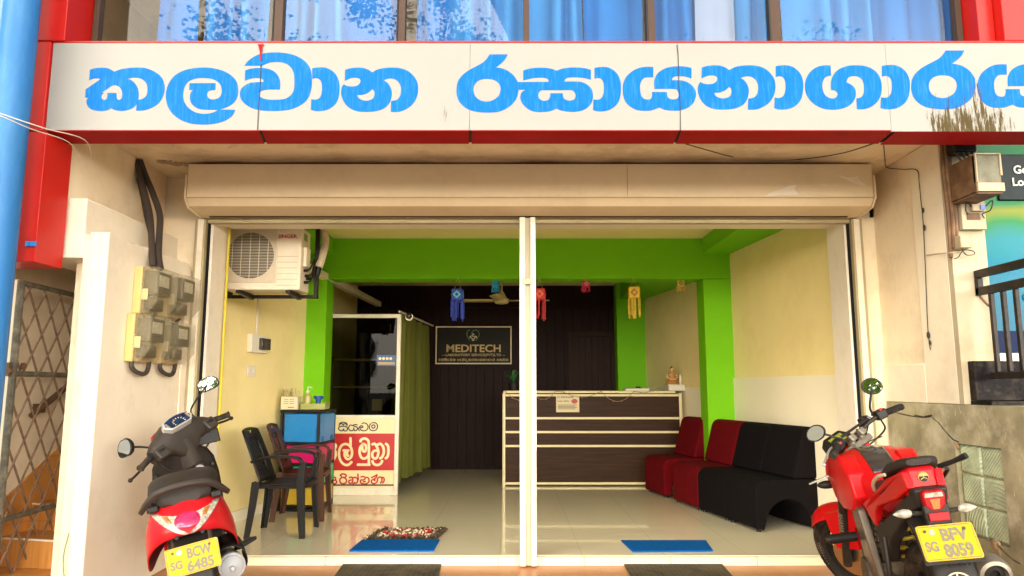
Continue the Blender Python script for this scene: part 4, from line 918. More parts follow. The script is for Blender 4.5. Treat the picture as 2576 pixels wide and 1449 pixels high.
# inside the cubicle: a shelf and counter dimly visible
cnt = thing('shelf_rack', 'pale rack of shelves dimly seen through the dark partition glass', 'shelf', (-1.9,9.6,0))
b = B()
for z in (.78,1.2,1.55): b.box((-2.33,9.3,z),(-1.5,9.75,z+.025))
b.build('shelf_board', M['cream_edge'], cnt, world=True)
b = B(); b.box((-2.33,9.3,0),(-2.29,9.75,1.6)); b.box((-1.53,9.3,0),(-1.5,9.75,.78)); b.build('upright', M['cream_edge'], cnt, world=True)
# curtain
rows = []; n = 90; cps = []
for i in range(n+1):
    t_ = i/n; y = 8.43 + 1.85*t_; x = -1.30 + .10*t_ + .035*math.sin(t_*58) + .02*math.sin(t_*23+1); cps.append((x, y))
cps = [(-1.35,8.43)] + [(-1.33+.02*i,8.425-.012*math.sin(i*1.6)) for i in range(1,3)] + cps
for k in range(6):
    z = .13 + 1.93*k/5; s = 1 + .5*(1-k/5); rows.append([Vector((-1.27 + (x+1.27)*s - .05*(1-k/5)*max(0,1-(y-8.4)), y, z)) for x, y in cps])
b = B(); b.grid(rows); t = b.build('cubicle_curtain', M['olive'], fixn=False, sharp=180); tag(t, 'long olive green curtain closing the side of the cubicle', 'curtain')
t = tag(B().cyl((-1.32,8.40,2.09),(-1.14,10.35,2.09),.012).build('curtain_rail', M['alu']), 'thin white rail carrying the olive cubicle curtain', 'curtain rail')
t = thing('dome_camera', 'small dark dome camera at the top corner of the olive curtain', 'camera', P(1029,797,8.34))
b = B(); b.cyl((0,.03,0),(0,.0,0),.045,n=18); b.build('base', M['white_p'], t)
b = B(); b.sphere((0,-.005,.008),.038,14,8); b.build('dome', mat('dark_dome', (.02,.008,.006), .15, coat=.6), t)

# ------------------------------------------------------------------ reception counter
YC = 9.15
ct = thing('reception_counter', 'dark wood reception counter with cream edging strips', 'counter', (1.0,YC,0))
xa_, xb_ = P(1266,1100,YC).x, P(1712,1000,YC).x
H_ = 1.165
b = B()
zz = [.03,.49,.52,.665,.69,.835,.86,1.12]
zr = [P(1500,v,YC).z for v in (1222,1122,1087,1052,985)]   # bottom, three rails, top rail
b.box((xa_+.03,YC+.012,.02),(xb_-.02,YC+.03,H_-.05)); b.build('front_panel', M['laminate'], ct, world=True)
for i, zc in enumerate([.03] + [zr[1], zr[2], zr[3]] + [H_-.055]):
    b = B(); b.box((xa_+.028,YC,zc-.014),(xb_-.022,YC+.03,zc+.014)); b.build('edging', M['cream_edge'], ct, world=True, bevel=.003)
for x0 in (xa_, xb_-.02):
    b = B(); b.box((x0,YC,.0),(x0+.026,YC+.03,H_-.03)); b.build('edging', M['cream_edge'], ct, world=True, bevel=.003)
b = B(); b.box((xa_-.01,YC+.031,.0),(xa_+.02,YC+.55,H_-.03)); b.box((xb_+.0,YC+.031,.0),(xb_+.025,YC+.60,H_-.03)); b.build('side_panel', M['cream_edge'], ct, world=True)
b = B(); b.box((xa_-.0,YC+.005,H_-.029),(xb_-.06,YC+.50,H_)); b.build('top', M['cream_edge'], ct, world=True, bevel=.006)
t = thing('notice_sheet', 'cream price notice taped to the front of the dark counter', 'notice', (P(1428,1015,YC).x, YC-.003, P(1428,1015,YC).z))
w_, h_ = .29, .215
b = B(); b.box((-w_/2,-.002,-h_/2),(w_/2,.002,h_/2)); b.build('sheet', M['paper'], t)
base_ = Vector(t.location); fN = lambda x0, z0: (lambda a, c: base_ + Vector((x0 + a, -.0025, z0 + c)))
text_mesh('lettering', '(1) PACKAGE', .022, fN(-.03,.075), .001, M['ink'], t, (0,-1,0), width=.20, bold=.02)
text_mesh('lettering', 'Total = 2810/-', .017, fN(-.055,.03), .001, M['ink'], t, (0,-1,0), width=.15, bold=.02)
b = B()
for k in range(4): b.box((-.125,-.0035,-.022-.016*k),(.115 - .02*(k % 2),-.0022,-.016-.016*k))
b.build('small_print', M['ink'], t)
b = B(); b.prism([(.085+.04*math.cos(a), .028+.03*math.sin(a)) for a in [math.pi*2*k/16 for k in range(16)]], lambda a, c: Vector((a,-.0022,c)), lambda a, c: Vector((a,-.0032,c))); b.build('pink_picture', mat('pink_print', (.50,.09,.08), .6, var=.3, scale=60), t)
# light string
pts = []
for (u0, v0), (u1, v1), sag in (((1272,984),(1338,988),20),((1338,988),(1397,985),18),((1400,984),(1492,986),16),((1418,986),(1512,984),14),((1512,984),(1595,984),26),((1595,984),(1660,975),6)):
    if (u0, v0) == (1400,984): continue
    for k in range(9):
        s = k/8; pts.append(P(u0+(u1-u0)*s, v0+(v1-v0)*s + sag*4*s*(1-s), YC-.02))
b = B(); b.tube(pts, .0032, 5)
for p in pts[::2]: b.sphere(p + Vector((0,-.002,-.008)), .006, 6, 4)
t = b.build('light_string', mat('pink_wire', (.36,.20,.12), .6)); tag(t, 'thin unlit string of fairy lights draped along the counter top', 'fairy lights')
t = thing('potted_plant', 'small green leafy plant in a black pot on the left end of the counter', 'potted plant', (.02,YC+.18,H_))
b = B(); b.lathe([(.055,.001),(.07,.10),(.075,.105),(.066,.105),(.062,.09)], n=18); b.build('pot', M['blackp'], t)
b = B(); random.seed(21)
for k in range(17):
    a = k*2.4; r_ = random.uniform(.06,.13); h = random.uniform(.06,.17)
    base = Vector((0,0,.095)); tip = Vector((math.cos(a)*r_, math.sin(a)*r_*.6, .10+h)); mid = (base+tip)/2 + Vector((0,0,.03)); d = Vector((-math.sin(a), math.cos(a), .3)).normalized()*.022
    b.add([base, mid-d, tip, mid+d], [(0,1,2,3)], False); b.add([mid+Vector((0,0,.02)), mid+d*2+Vector((0,0,.03)), tip+d*1.5, tip], [(0,1,2,3)])
b.build('leaves', mat('plant_leaf', (.02,.085,.018), .5, var=.4, scale=20), t, fixn=False)
# statue on a white stand
st_ = thing('display_stand', 'white box stand on the right end of the counter under the seated statue', 'stand', (P(1700,960,9.35).x,9.40,H_))
b = B(); b.box((-.11,-.12,.001),(.10,.12,.075)); b.box((-.115,-.125,.076),(.105,.125,.083)); b.build('box', M['white_p'], st_, bevel=.004)
t = thing('seated_statue', 'small cross legged statue in an orange robe on the white stand', 'statue', (st_.location[0]-.04,9.38,H_+.0845))
b = B(); b.lathe([(.085,.0),(.09,.01),(.075,.02)], n=18); b.loft([[Vector((.085*math.cos(q)*sx_, .05*math.sin(q)*sx_, z)) for q in [2*math.pi*k/14 for k in range(14)]] for z, sx_ in ((.021,1.0),(.035,1.05),(.05,.8),(.06,.55),(.10,.52),(.13,.62),(.145,.5),(.152,.2))], True); b.build('robe', mat('orange_robe', (.50,.22,.05), .5, var=.1), t)
b = B(); b.cyl((0,0,.150),(0,0,.168),.014,n=10); b.sphere((0,-.002,.187),.026,12,8,(.9,1,1.15))
for s in (-1,1): b.sphere((s*.024,0,.182),.006,6,4,(.6,1,1.8))
b.sphere((0,-.03,.184),.004,6,4)
b.tube([(.055,0,.13),(.068,-.02,.09),(.03,-.045,.062),(0,-.05,.06)],.011,7); b.tube([(-.055,0,.13),(-.068,-.02,.09),(-.03,-.045,.062),(0,-.05,.06)],.011,7)
b.build('body', mat('statue_skin', (.62,.40,.16), .5), t)
b = B(); b.sphere((0,.005,.198),.026,12,8,(.95,1,.9)); b.sphere((0,.004,.225),.009,8,6); b.build('hair', M['ink'], t)
t = tag(B().lathe([(.02,0),(.02,.10),(.017,.115),(.007,.12),(.007,.135)], n=14).build('small_bottle', M['white_p']), 'small white bottle standing right of the seated statue', 'bottle'); t.location = (st_.location[0]+.07,9.40,H_+.0845)
t = thing('desk_tray', 'low white tray with dark papers behind the counter rail', 'tray', (1.62,9.45,H_))
b = B(); b.box((-.16,-.10,.001),(.15,.10,.03)); b.build('tray_base', M['white_p'], t, bevel=.004); b = B(); b.box((-.13,-.09,.031),(.06,.06,.036)); b.box((.0,-.02,.037),(.05,.05,.055)); b.build('papers', M['ink'], t)

# ------------------------------------------------------------------ hanging banner on the back partition
bn = thing('hanging_banner', 'dark vinyl banner in a pale gold frame on the brown partition, with gold lettering', 'banner', (P(1190,868,10.9).x,10.93,P(1190,868,10.9).z))
YB = 10.93; x0, x1 = P(1096,868,YB).x, P(1287,868,YB).x; z1, z0 = P(1190,821,YB).z, P(1190,916,YB).z; fw = .018
rows = []
for j in range(9):
    rows.append([Vector((x0+fw + (x1-x0-2*fw)*i/24, YB-.004-.010*max(0,math.sin(i*.5+j*.7))*(1 if i < 12 else .3), z0+fw + (z1-z0-2*fw)*j/8)) for i in range(25)])
b = B(); b.grid(rows); b.build('vinyl', M['bannerblk'], bn, world=True, fixn=False)
b = B(); b.box((x0,YB-.02,z0),(x0+fw,YB+.01,z1)); b.box((x1-fw,YB-.02,z0),(x1,YB+.01,z1)); b.box((x0+fw,YB-.02,z1-fw),(x1-fw,YB+.01,z1)); b.box((x0+fw,YB-.02,z0),(x1-fw,YB+.01,z0+fw)); b.build('frame', M['goldframe'], bn, world=True)
s6 = lambda a, c: ((1600 + a*.13975)*.67083, (1200 + c*.13975)*.67083)
f6 = lambda a, c: P(*s6(a, c), YB - .022); px6 = .13975*.67083*YB/F
def lab(txt, cx, cy, w_, h_, bold, m):
    q = P(*s6(cx, cy), YB-.022); text_mesh('lettering', txt, h_*px6, lambda a, c: q + Vector((a,0,c)), .002, m, bn, (0,-1,0), bold=bold, width=w_*px6)
lab('MEDITECH', 1260, 760, 1450, 190, .03, M['gold']); lab('LABORATORY SERVICE(PVT)LTD', 1255, 947, 1480, 62, .02, M['gold'])
stroke_mesh('logo_cross', [[(1200,435),(1165,440),(1165,475),(1215,482),(1228,540),(1262,545),(1278,485),(1330,470),(1330,440),(1235,432),(1222,395),(1250,370),(1275,395)]], f6, 18, .002, M['goldframe'], bn, (0,-1,0))
stroke_mesh('logo_heart', [[(1160,545),(1100,460),(1080,370),(1110,290),(1160,270)],[(1200,370),(1240,300),(1320,270),(1390,310),(1410,390),(1370,480),(1320,550)]], f6, 22, .002, mat('dark_green_print', (.05,.16,.02), .5), bn, (0,-1,0))
stroke_mesh('rule', [[(410,947),(490,947)],[(2030,950),(2110,950)]], f6, 8, .002, M['gold'], bn, (0,-1,0))
SK = {'e': [[(.8,.25),(.35,.2),(.1,.55),(.35,.95),(.7,.8),(.6,.5)]], 'ma': [[(.45,.6),(.3,.4),(.55,.3),(.65,.55),(.45,.6)],[(.2,.1),(.02,.5),(.2,.9),(.6,.98),(.95,.6),(.85,.15),(.5,0)]],
      'da': [[(.1,.3),(.5,.2),(.5,.45),(.15,.55),(.1,.85),(.5,.98),(.9,.8),(.9,.3),(.6,.05)],[(.1,.1),(.5,-.15),(.9,0)]], 'ta': [[(.15,.3),(.5,.25),(.5,.55),(.12,.65),(.25,.95),(.7,.95),(.95,.5),(.75,.05),(.3,0)]],
      'ka': [[(.1,.2),(.4,.2),(.3,.55),(.08,.8),(.35,.95),(.45,.7),(.6,.95),(.75,.55),(.5,.3)],[(.55,.2),(.9,.3),(.9,.9)]], 'va': [[(.1,.35),(.5,.25),(.55,.5),(.15,.6),(.15,.9),(.6,.98),(.95,.6),(.8,.1),(.3,-.02)]],
      'dha': [[(.7,.2),(.3,.2),(.1,.55),(.35,.9),(.65,.75)],[(.5,.9),(.6,1.2),(.9,1.2)]], 'ya': [[(.4,.15),(.1,.4),(.15,.9),(.45,.9),(.5,.6)],[(.5,.85),(.75,.98),(.95,.75),(.75,.45),(.5,.4),(.6,.15),(.95,.2)]],
      'ra': [[(.5,.98),(.1,.7),(.3,.3),(.7,.3),(.9,.7),(.5,.98)],[(.4,.3),(.8,-.05)]], 'sa': [[(.1,.2),(.45,.15),(.5,.35),(.9,.15)],[(.05,.5),(.7,.45),(.95,.7),(.75,.97),(.5,.8),(.25,.97),(.08,.75),(.2,.55)]],
      'na': [[(.1,.2),(.4,.2),(.3,.5),(.08,.7),(.3,.97),(.6,.9),(.65,.55),(.45,.4)],[(.45,.2),(.85,.2),(.95,.6),(.7,.97)]], 'ga': [[(.4,.15),(.08,.5),(.3,.97),(.6,.85),(.45,.5),(.6,.15),(.95,.4),(.8,.97)]],
      'a': [[(.2,.15),(.6,.3),(.65,.75),(.2,.97)]]}
line, x = [], 318
for wd_ in (('e','ma','da','e','ta','ka'), ('e','e','va','dha','ya','ra','sa','a','ya','na','a','ga','a','ra'), ('e','sa','va','ya')):
    for g in wd_:
        ww = 42 if g == 'a' else (60 if g == 'e' else 86)
        for s_ in SK[g]: line.append([(x + q[0]*ww, 1035 + q[1]*62) for q in s_])
        x += ww + 7
    x += 44
k_ = 1880/(x - 318 - 44)
line = [[(318 + (a-318)*k_, c) for a, c in s_] for s_ in line]
stroke_mesh('lettering', line, f6, 11, .002, M['gold'], bn, (0,-1,0))

# ------------------------------------------------------------------ ceiling fan
fn_ = thing('ceiling_fan', 'cream three bladed ceiling fan hanging before the dark partition', 'ceiling fan', (P(1262,757,9.6).x,9.6,2.757))
zf = P(1262,757,9.6).z - 2.757
M['fan'] = mat('cream_fan_enamel', (.66,.55,.24), .4)
b = B(); b.cyl((0,0,0),(0,0,zf+.10),.013); b.lathe([(.02,zf+.13),(.03,zf+.11),(.075,zf+.03)], n=18); b.lathe([(.05,-.001),(.055,-.04),(.02,-.07)],n=18); b.build('rod', M['fan'], fn_)
b = B(); b.lathe([(.05,zf+.035),(.10,zf+.025),(.105,zf-.005),(.085,zf-.035),(.03,zf-.045)], n=22); b.build('motor', M['fan'], fn_)
for a in (R(178), R(-4), R(262)):
    b = B(); rows = []
    for r_ in (.11,.2,.4,.6,.64): rows.append([Vector((r_, s*(.03 if r_ < .2 else .062 - .02*(r_ > .62)), zf+.0 + .012*s)) for s in (-1,0,1)])
    b.grid(rows); b.xf(Matrix.Rotation(a, 4, 'Z')); b.build('blade', M['fan'], fn_, solid=.006, fixn=False)

# ------------------------------------------------------------------ paper lanterns
def lantern(label, u, v, Y, sc, c1, c2, tass, strings=True, group='paper lanterns hung from the green beam'):
    p = P(u, v, Y); t = thing('paper_lantern', label, 'lantern', p, (0,0,random.uniform(-.2,.2)), group)
    m1 = mat('lantern_body', c1, .6, var=.15, scale=30); m2 = mat('lantern_pattern', c2, .6, var=.2, scale=40); m3 = mat('lantern_tassel', [q*.8 for q in c1], .7, var=.3, scale=40)
    s = .062*sc
    b = B(); b.box((-s,-s,-1.05*s),(s,s,1.05*s)); 
    b.build('body', m1, t, bevel=.22*s, bseg=2)
    b = B()
    for q, (ax, sg_) in enumerate((((1,0,0),-1),((1,0,0),1),((0,1,0),-1),((0,1,0),1))):
        A = Vector(ax); Nn = Vector((0,sg_,0)) if ax[0] else Vector((sg_,0,0)); Z = Vector((0,0,1)); o = Nn*s*1.01
        b.add([o + A*s*.72, o + Z*s*.72, o - A*s*.72, o - Z*s*.72, o + A*s*.72 + Nn*.004, o + Z*s*.72 + Nn*.004, o - A*s*.72 + Nn*.004, o - Z*s*.72 + Nn*.004], [(4,5,6,7),(0,1,5,4),(1,2,6,5),(2,3,7,6),(3,0,4,7)])
    b.build('diamond', m2, t)
    for q in range(4):
        b = B(); A, Nn = [((1,0,0),(0,-1,0)),((1,0,0),(0,1,0)),((0,1,0),(1,0,0)),((0,1,0),(-1,0,0))][q]; o = Vector(Nn)*s*1.08; b.sphere(o, s*.3, 10, 6, (1 if A[0] else .15, 1 if A[1] else .15, 1)); b.build('rosette', m1, t)
    b = B(); rnd = random.Random(label)
    for q in range(26):
        e = rnd.uniform(-1,1); side = q % 4
        x_, y_ = [(e*s,-s),(e*s,s),(s,e*s),(-s,e*s)][side]; L_ = tass*rnd.uniform(.8,1.08)
        b.tube([(x_,y_,-.9*s),(x_+rnd.uniform(-.006,.006),y_+rnd.uniform(-.006,.006),-.9*s-L_*.5),(x_*.96+rnd.uniform(-.01,.01),y_+rnd.uniform(-.01,.01),-.9*s-L_)], .0065*sc, 4)
    b.build('tassels', m3, t)
    if strings:
        b = B(); top = Vector((0,.015,P(u, 697, Y).z - p.z)); 
        for e in (-.6,.6): b.cyl((e*s,0,s),top,.0022,n=5)
        b.build('string', mat('pale_string', (.45,.42,.15), .6), t)
    else:
        b = B(); b.cyl((0,0,s),(0,0,2.42-p.z),.0018,n=5); b.build('string', m3, t)
    return t
lantern('large dark blue paper lantern with long tassels under the green beam', 1151, 742, 7.93, 1.0, (.015,.045,.36), (.10,.42,.36), .22)
lantern('large orange red paper lantern with long tassels beside the centre post', 1357, 741, 7.93, 1.0, (.52,.02,.012), (.62,.14,.04), .22)
lantern('large yellow paper lantern with long tassels under the green beam', 1595, 737, 7.93, 1.0, (.66,.42,.015), (.30,.12,.02), .22)
lantern('small light blue paper lantern left of the fan rod', 1247, 715, 8.2, .62, (.02,.30,.48), (.01,.22,.40), .06, False)
lantern('small pink paper lantern with a pale fringe', 1473, 714, 8.2, .62, (.62,.02,.07), (.70,.22,.24), .06, False)
lantern('small yellow paper lantern near the right green column', 1712, 713, 8.2, .66, (.66,.44,.06), (.25,.16,.05), .06, False)
# picture frame on the right wall at the back
wd = Vector((1.95-2.40, 10.9-8.30, 0)).normalized(); nrm = Vector((-wd.y, wd.x, 0))
q = Vector((2.40,8.30,0)) + wd*.10; t = thing('picture_frame', 'dark red picture frame half hidden behind the right green column', 'picture', (q.x, q.y, 1.98)); ang = math.atan2(wd.y, wd.x)
b = B(); b.box((0,-.0,-.15),(.42,.025,.15)); b.xf(Matrix.Rotation(ang, 4, 'Z')); b.build('frame', mat('maroon_frame', (.10,.008,.02), .4), t, bevel=.004)
b = B(); b.box((.03,.0255,-.12),(.39,.028,.12)); b.xf(Matrix.Rotation(ang, 4, 'Z')); b.build('picture', mat('faded_picture', (.42,.32,.22), .4, var=.35, scale=14), t)

# ------------------------------------------------------------------ door mats
def mat_quad(name, label, pts, h, m, group, z=0.0, bump=0):
    b = B(); q = [G(u, v, z) for u, v in pts]
    b.hexa([p + Vector((0,0,.001)) for p in q] + [p + Vector((0,0,h)) for p in q]); o = b.build(name, m, bevel=.004); return tag(o, label, 'mat', group)
mat_quad('door_mat', 'blue door mat in front of the multicoloured rag rug', [(878,1388),(1091,1388),(1106,1360),(911,1360)], .012, M['matblue'], 'blue mats inside the doorway')
mat_quad('door_mat', 'blue door mat lying alone to the right of the centre post', [(1592,1390),(1794,1388),(1776,1362),(1562,1362)], .012, M['matblue'], 'blue mats inside the doorway')
rg = thing('rag_rug', 'shaggy rag rug in brown, cream and red behind the left blue mat', 'rug', G(1028,1348)); random.seed(9)
q = [G(918,1360), G(1100,1358), G(1124,1334), G(965,1334)]
b = B(); b.hexa([p + Vector((0,0,.001)) for p in q] + [p + Vector((0,0,.006)) for p in q]); b.build('backing', mat('rug_backing', (.10,.075,.04), .9, var=.3), rg, world=True)
tufts = {'brown_tufts': (.085,.06,.03), 'cream_tufts': (.66,.56,.38), 'red_tufts': (.45,.02,.03)}
bb = {k: B() for k in tufts}
for i in range(900):
    s, t_ = random.random(), random.random(); p = (q[0]*(1-s)+q[1]*s)*(1-t_) + (q[3]*(1-s)+q[2]*s)*t_
    e = max(abs(s-.5)*2, abs(t_-.5)*2); ring = abs(((s-.5)*2)**2 + ((t_-.5)*2)**2*.9 - .42)
    k = 'brown_tufts' if e > .80 else ('red_tufts' if ring < .13 else ('cream_tufts' if random.random() < .72 else 'brown_tufts'))
    a = random.uniform(0,6.28); L_ = random.uniform(.018,.035); h = random.uniform(.012,.028); d = Vector((math.cos(a), math.sin(a), 0)); n_ = Vector((-d.y, d.x, 0))*.009; p = p + Vector((0,0,.006))
    bb[k].add([p-n_, p+n_, p+n_+d*L_+Vector((0,0,h)), p-n_+d*L_+Vector((0,0,h))], [(0,1,2,3)])
for k, c in tufts.items(): o = bb[k].build(k, mat(k.replace('tufts','rag'), c, .95, var=.35, scale=40), rg, world=True, fixn=False); o['kind'] = 'stuff'
M['rubbermat'] = brick_mat('rubber_mat_cells', (.045,.034,.022), (.060,.045,.028), (.015,.012,.009), .035, .035, .006, .75, bump=1.0, grain=((.16,.12,.06), (7,7,7), .6))
mat_quad('rubber_mat', 'dirty black rubber mat on the terrace left of the centre post', [(825,1475),(1098,1475),(1113,1413),(868,1414)], .012, M['rubbermat'], 'black rubber mats on the terrace', z=-.06)
mat_quad('rubber_mat', 'black rubber mat on the terrace right of the centre post', [(1600,1475),(1862,1475),(1812,1416),(1566,1416)], .012, M['rubbermat'], 'black rubber mats on the terrace', z=-.06)
# ================================================================== ELECTRICAL THINGS ON THE WALLS
# ------------------------------------------------------------------ air conditioner
YA0 = 6.0; xl, xr2 = P(566,650,YA0).x, P(757,650,YA0).x; zt_, zb_ = P(650,571,YA0).z, P(650,729,YA0).z
ac = thing('air_conditioner', 'cream outdoor air conditioner unit mounted high inside the left of the doorway', 'air conditioner', ((xl+xr2)/2,YA0+.14,zb_))
b = B(); b.box((xl,YA0,zb_),(xr2,YA0+.27,zt_)); b.build('casing', M['ac_white'], ac, world=True, bevel=.012, bseg=3)
cx_, cz = P(631,643,YA0).x, P(631,643,YA0).z; rad = .197
b = B(); b.cyl((cx_,YA0-.002,cz),(cx_,YA0-.006,cz),rad,n=40); b.build('fan_opening', mat('dark_fan_cavity', (.018,.014,.010), .7, var=.3, scale=8), ac, world=True)
b = B(); gx0, gx1 = cx_-.225, cx_+.225; gz0, gz1 = cz-.225, cz+.235
for k in range(36):
    z = gz0 + (gz1-gz0)*k/35; b.box((gx0,YA0-.022,z-.0018),(gx1,YA0-.019,z+.0018))
for k in range(7):
    x = gx0 + (gx1-gx0)*k/6; b.box((x-.002,YA0-.019,gz0),(x+.002,YA0-.016,gz1))
for k in range(33):
    for sx_ in (gx0, gx1-.045):
        for z in (gz0, gz1-.0):
            pass
b.box((gx0-.004,YA0-.02,gz0-.004),(gx0+.006,YA0-.001,gz1+.004)); b.box((gx1-.006,YA0-.02,gz0-.004),(gx1+.004,YA0-.001,gz1+.004)); b.box((gx0,YA0-.02,gz1-.004),(gx1,YA0-.001,gz1+.004)); b.box((gx0,YA0-.02,gz0-.004),(gx1,YA0-.001,gz0+.004))
b.build('grille', M['ac_white'], ac, world=True)
b = B()
for k in range(6):
    z = P(720,0+645+k*14.5,YA0).z; b.box((P(695,700,YA0).x,YA0-.005,z-.0025),(P(748,700,YA0).x,YA0+.0,z+.0025))
b.build('louvre', mat('louvre_line', (.55,.44,.28), .5), ac, world=True)
q = P(723.5,594.5,YA0-.002); text_mesh('lettering', 'SINGER', .030, lambda a, c: q + Vector((a,0,c)), .002, M['inkred'], ac, (0,-1,0), bold=.03, width=.165)
b = B(); b.box((xr2,YA0+.06,zt_-.33),(xr2+.03,YA0+.18,zt_-.16)); b.build('valve_cover', M['ac_white'], ac, world=True, bevel=.006)
b = B(); b.box((xr2+.0005,YA0+.07,zt_-.10),(xr2+.003,YA0+.16,zt_-.04)); b.build('rating_label', mat('green_label', (.20,.34,.10), .6, var=.3, scale=60), ac, world=True)
b = B()
for k, (dy, dz) in enumerate(((.10,-.36),(.14,-.40),(.12,-.46),(.18,-.42))):
    b.cyl((xr2,YA0+dy,zt_+dz),(xr2+.035,YA0+dy,zt_+dz),.013,n=8)
    b.tube(smooth_open([(xr2+.02,YA0+dy,zt_+dz),(xr2+.05,YA0+dy+.02,zt_+dz+.02),(xr2+.055,YA0+.22,zt_+dz+.12),(xr2+.05,YA0+.26,zt_-.25)],4),.008,6)
b.build('pipe_valves', M['blackp'], ac, world=True)
br_ = thing('mounting_bracket', 'black steel hanging bracket carrying the air conditioner unit', 'bracket', ((xl+xr2)/2,YA0+.3,zb_))
b = B()
b.box((xl-.06,YA0+.30,zb_-.035),(xr2+.07,YA0+.335,zb_-.005)); b.box((xr2+.035,YA0+.29,zb_-.035),(xr2+.07,YA0+.33,2.69)); b.box((xl-.085,YA0+.29,zb_-.035),(xl-.045,YA0+.33,zb_+.11))
b.box((xr2-.08,YA0+.12,2.60),(xr2+.05,YA0+.3,2.69))
for x in (P(602,735,YA0).x, P(727,735,YA0).x):
    b.hexa([(x-.02,YA0-.03,zb_-.03),(x+.02,YA0-.03,zb_-.03),(x+.02,YA0+.30,zb_-.05),(x-.02,YA0+.30,zb_-.05),(x-.02,YA0-.03,zb_-.004),(x+.02,YA0-.03,zb_-.004),(x+.02,YA0+.30,zb_-.004),(x-.02,YA0+.30,zb_-.004)])
b.build('bracket_arms', M['blackm'], br_, world=True, bevel=.003)
t = thing('insulated_pipe', 'pale wrapped refrigerant pipe curving down beside the air conditioner', 'pipe', (xr2+.09,YA0+.3,2.3))
b = B(); b.tube(smooth_open([(xr2+.05,YA0+.32,2.64),(xr2+.09,YA0+.34,2.60),(xr2+.11,YA0+.35,2.50),(xr2+.09,YA0+.33,2.36),(xr2+.07,YA0+.30,2.26)],5),[.02]*6+[.035]*15,10); b.build('insulation', mat('grey_foam_wrap', (.58,.48,.32), .8, var=.2, scale=30), t, world=True)
b = B(); b.cyl((xr2+.07,YA0+.30,2.26),(xr2+.06,YA0+.29,2.18),.03,.022); b.build('pipe_end', M['blackp'], t, world=True)
t = thing('pipe_trunking', 'long pale trunking running back along the left wall above the cubicle', 'trunking', (-2.2,8,2.44))
pa, pb = P(790,691,7.0), P(951,771,10.5)
pa = Vector((-2.18,6.5,2.45)); pb = Vector((-1.98,10.6,2.43)); pm = pa.lerp(pb, .43)
b = B(); 
for a, c in ((pa, pm), (pm, pm.lerp(pb,.33)), (pm.lerp(pb,.34), pm.lerp(pb,.66)), (pm.lerp(pb,.67), pb)):
    b.hexa([a+Vector((-.04,0,-.035)), a+Vector((.04,0,-.035)), c+Vector((.04,-.006,-.035)), c+Vector((-.04,-.006,-.035)), a+Vector((-.04,0,.035)), a+Vector((.04,0,.035)), c+Vector((.04,-.006,.035)), c+Vector((-.04,-.006,.035))])
b.build('trunking_cover', M['dado'], t, world=True)
# yellow conduit
b = B(); x = -2.287; b.tube(smooth_open([(x-.0,5.70,.78),(x,5.70,1.6),(x,5.70,2.2),(x,5.70,2.487)],4), .0105, 10); t = b.build('yellow_conduit', M['yellowpipe']); tag(t, 'bright yellow conduit pipe running up the left door jamb', 'conduit')
# switchgear on the left interior wall
def on_left(y, z, off=.0):
    s = (y-5.753)/(8.0-5.753); return Vector((-2.66 + .36*s + off, y, z))
yy = 7.0
aL = math.atan2(8.0-5.753, .36) - math.pi/2
def leftbox(name, label, cat, y, z, w_, h_, d_, m):
    t = thing(name, label, cat, on_left(y, z, .004), (0,0,aL)); b = B(); b.box((0,-w_/2,-h_/2),(d_,w_/2,h_/2)); b.build('box', m, t, bevel=.004); return t
pL = PX(648,862,-2.46); t = leftbox('breaker_box', 'small white breaker box with a dark cover on the left wall', 'switch box', 6.92, 1.62, .30, .17, .05, M['white_p'])
b = B(); b.box((.051,-.02,-.055),(.085,.15,.055)); b.build('dark_cover', mat('smoky_cover', (.035,.028,.018), .2, coat=.4), t, bevel=.004)
t = leftbox('switch_plate', 'white double switch plate below the breaker box', 'switch', 6.86, 1.36, .16, .10, .012, M['white_p'])
b = B(); b.box((.0125,-.05,-.02),(.017,-.01,.02)); b.box((.0125,.02,-.02),(.017,.06,.02)); b.build('rocker', M['jamb'], t, bevel=.002)
t = leftbox('wire_trunking', 'thin white trunking rising from the breaker box', 'trunking', 6.93, 2.2, .028, .98, .014, M['white_p'])
# ------------------------------------------------------------------ electricity meters
M['meterback'] = mat('aged_cream_plastic', (.66,.47,.17), .5, var=.06, dirt=(.35,.22,.08), dirt_amt=.3, dirt_scale=12)
M['smoky'] = bpy.data.materials.new('smoky_clear_cover'); M['smoky'].use_nodes = True
N, L, bs = nodes(M['smoky']); bs.inputs['Base Color'].default_value = (.42,.36,.22,1); bs.inputs['Roughness'].default_value = .25; bs.inputs['Specular IOR Level'].default_value = .3
tc = N.new('ShaderNodeTexCoord'); nz = N.new('ShaderNodeTexNoise'); nz.inputs['Scale'].default_value = 6; nz.inputs['Detail'].default_value = 3; L.new(tc.outputs['Object'], nz.inputs['Vector'])
mr_ = N.new('ShaderNodeMapRange'); mr_.inputs[1].default_value = .35; mr_.inputs[2].default_value = .75; mr_.inputs[3].default_value = .24; mr_.inputs[4].default_value = .40; L.new(nz.outputs['Fac'], mr_.inputs[0]); L.new(mr_.outputs[0], bs.inputs['Alpha'])
M['meterdark'] = mat('dark_meter_parts', (.055,.042,.02), .5, var=.5, scale=40)
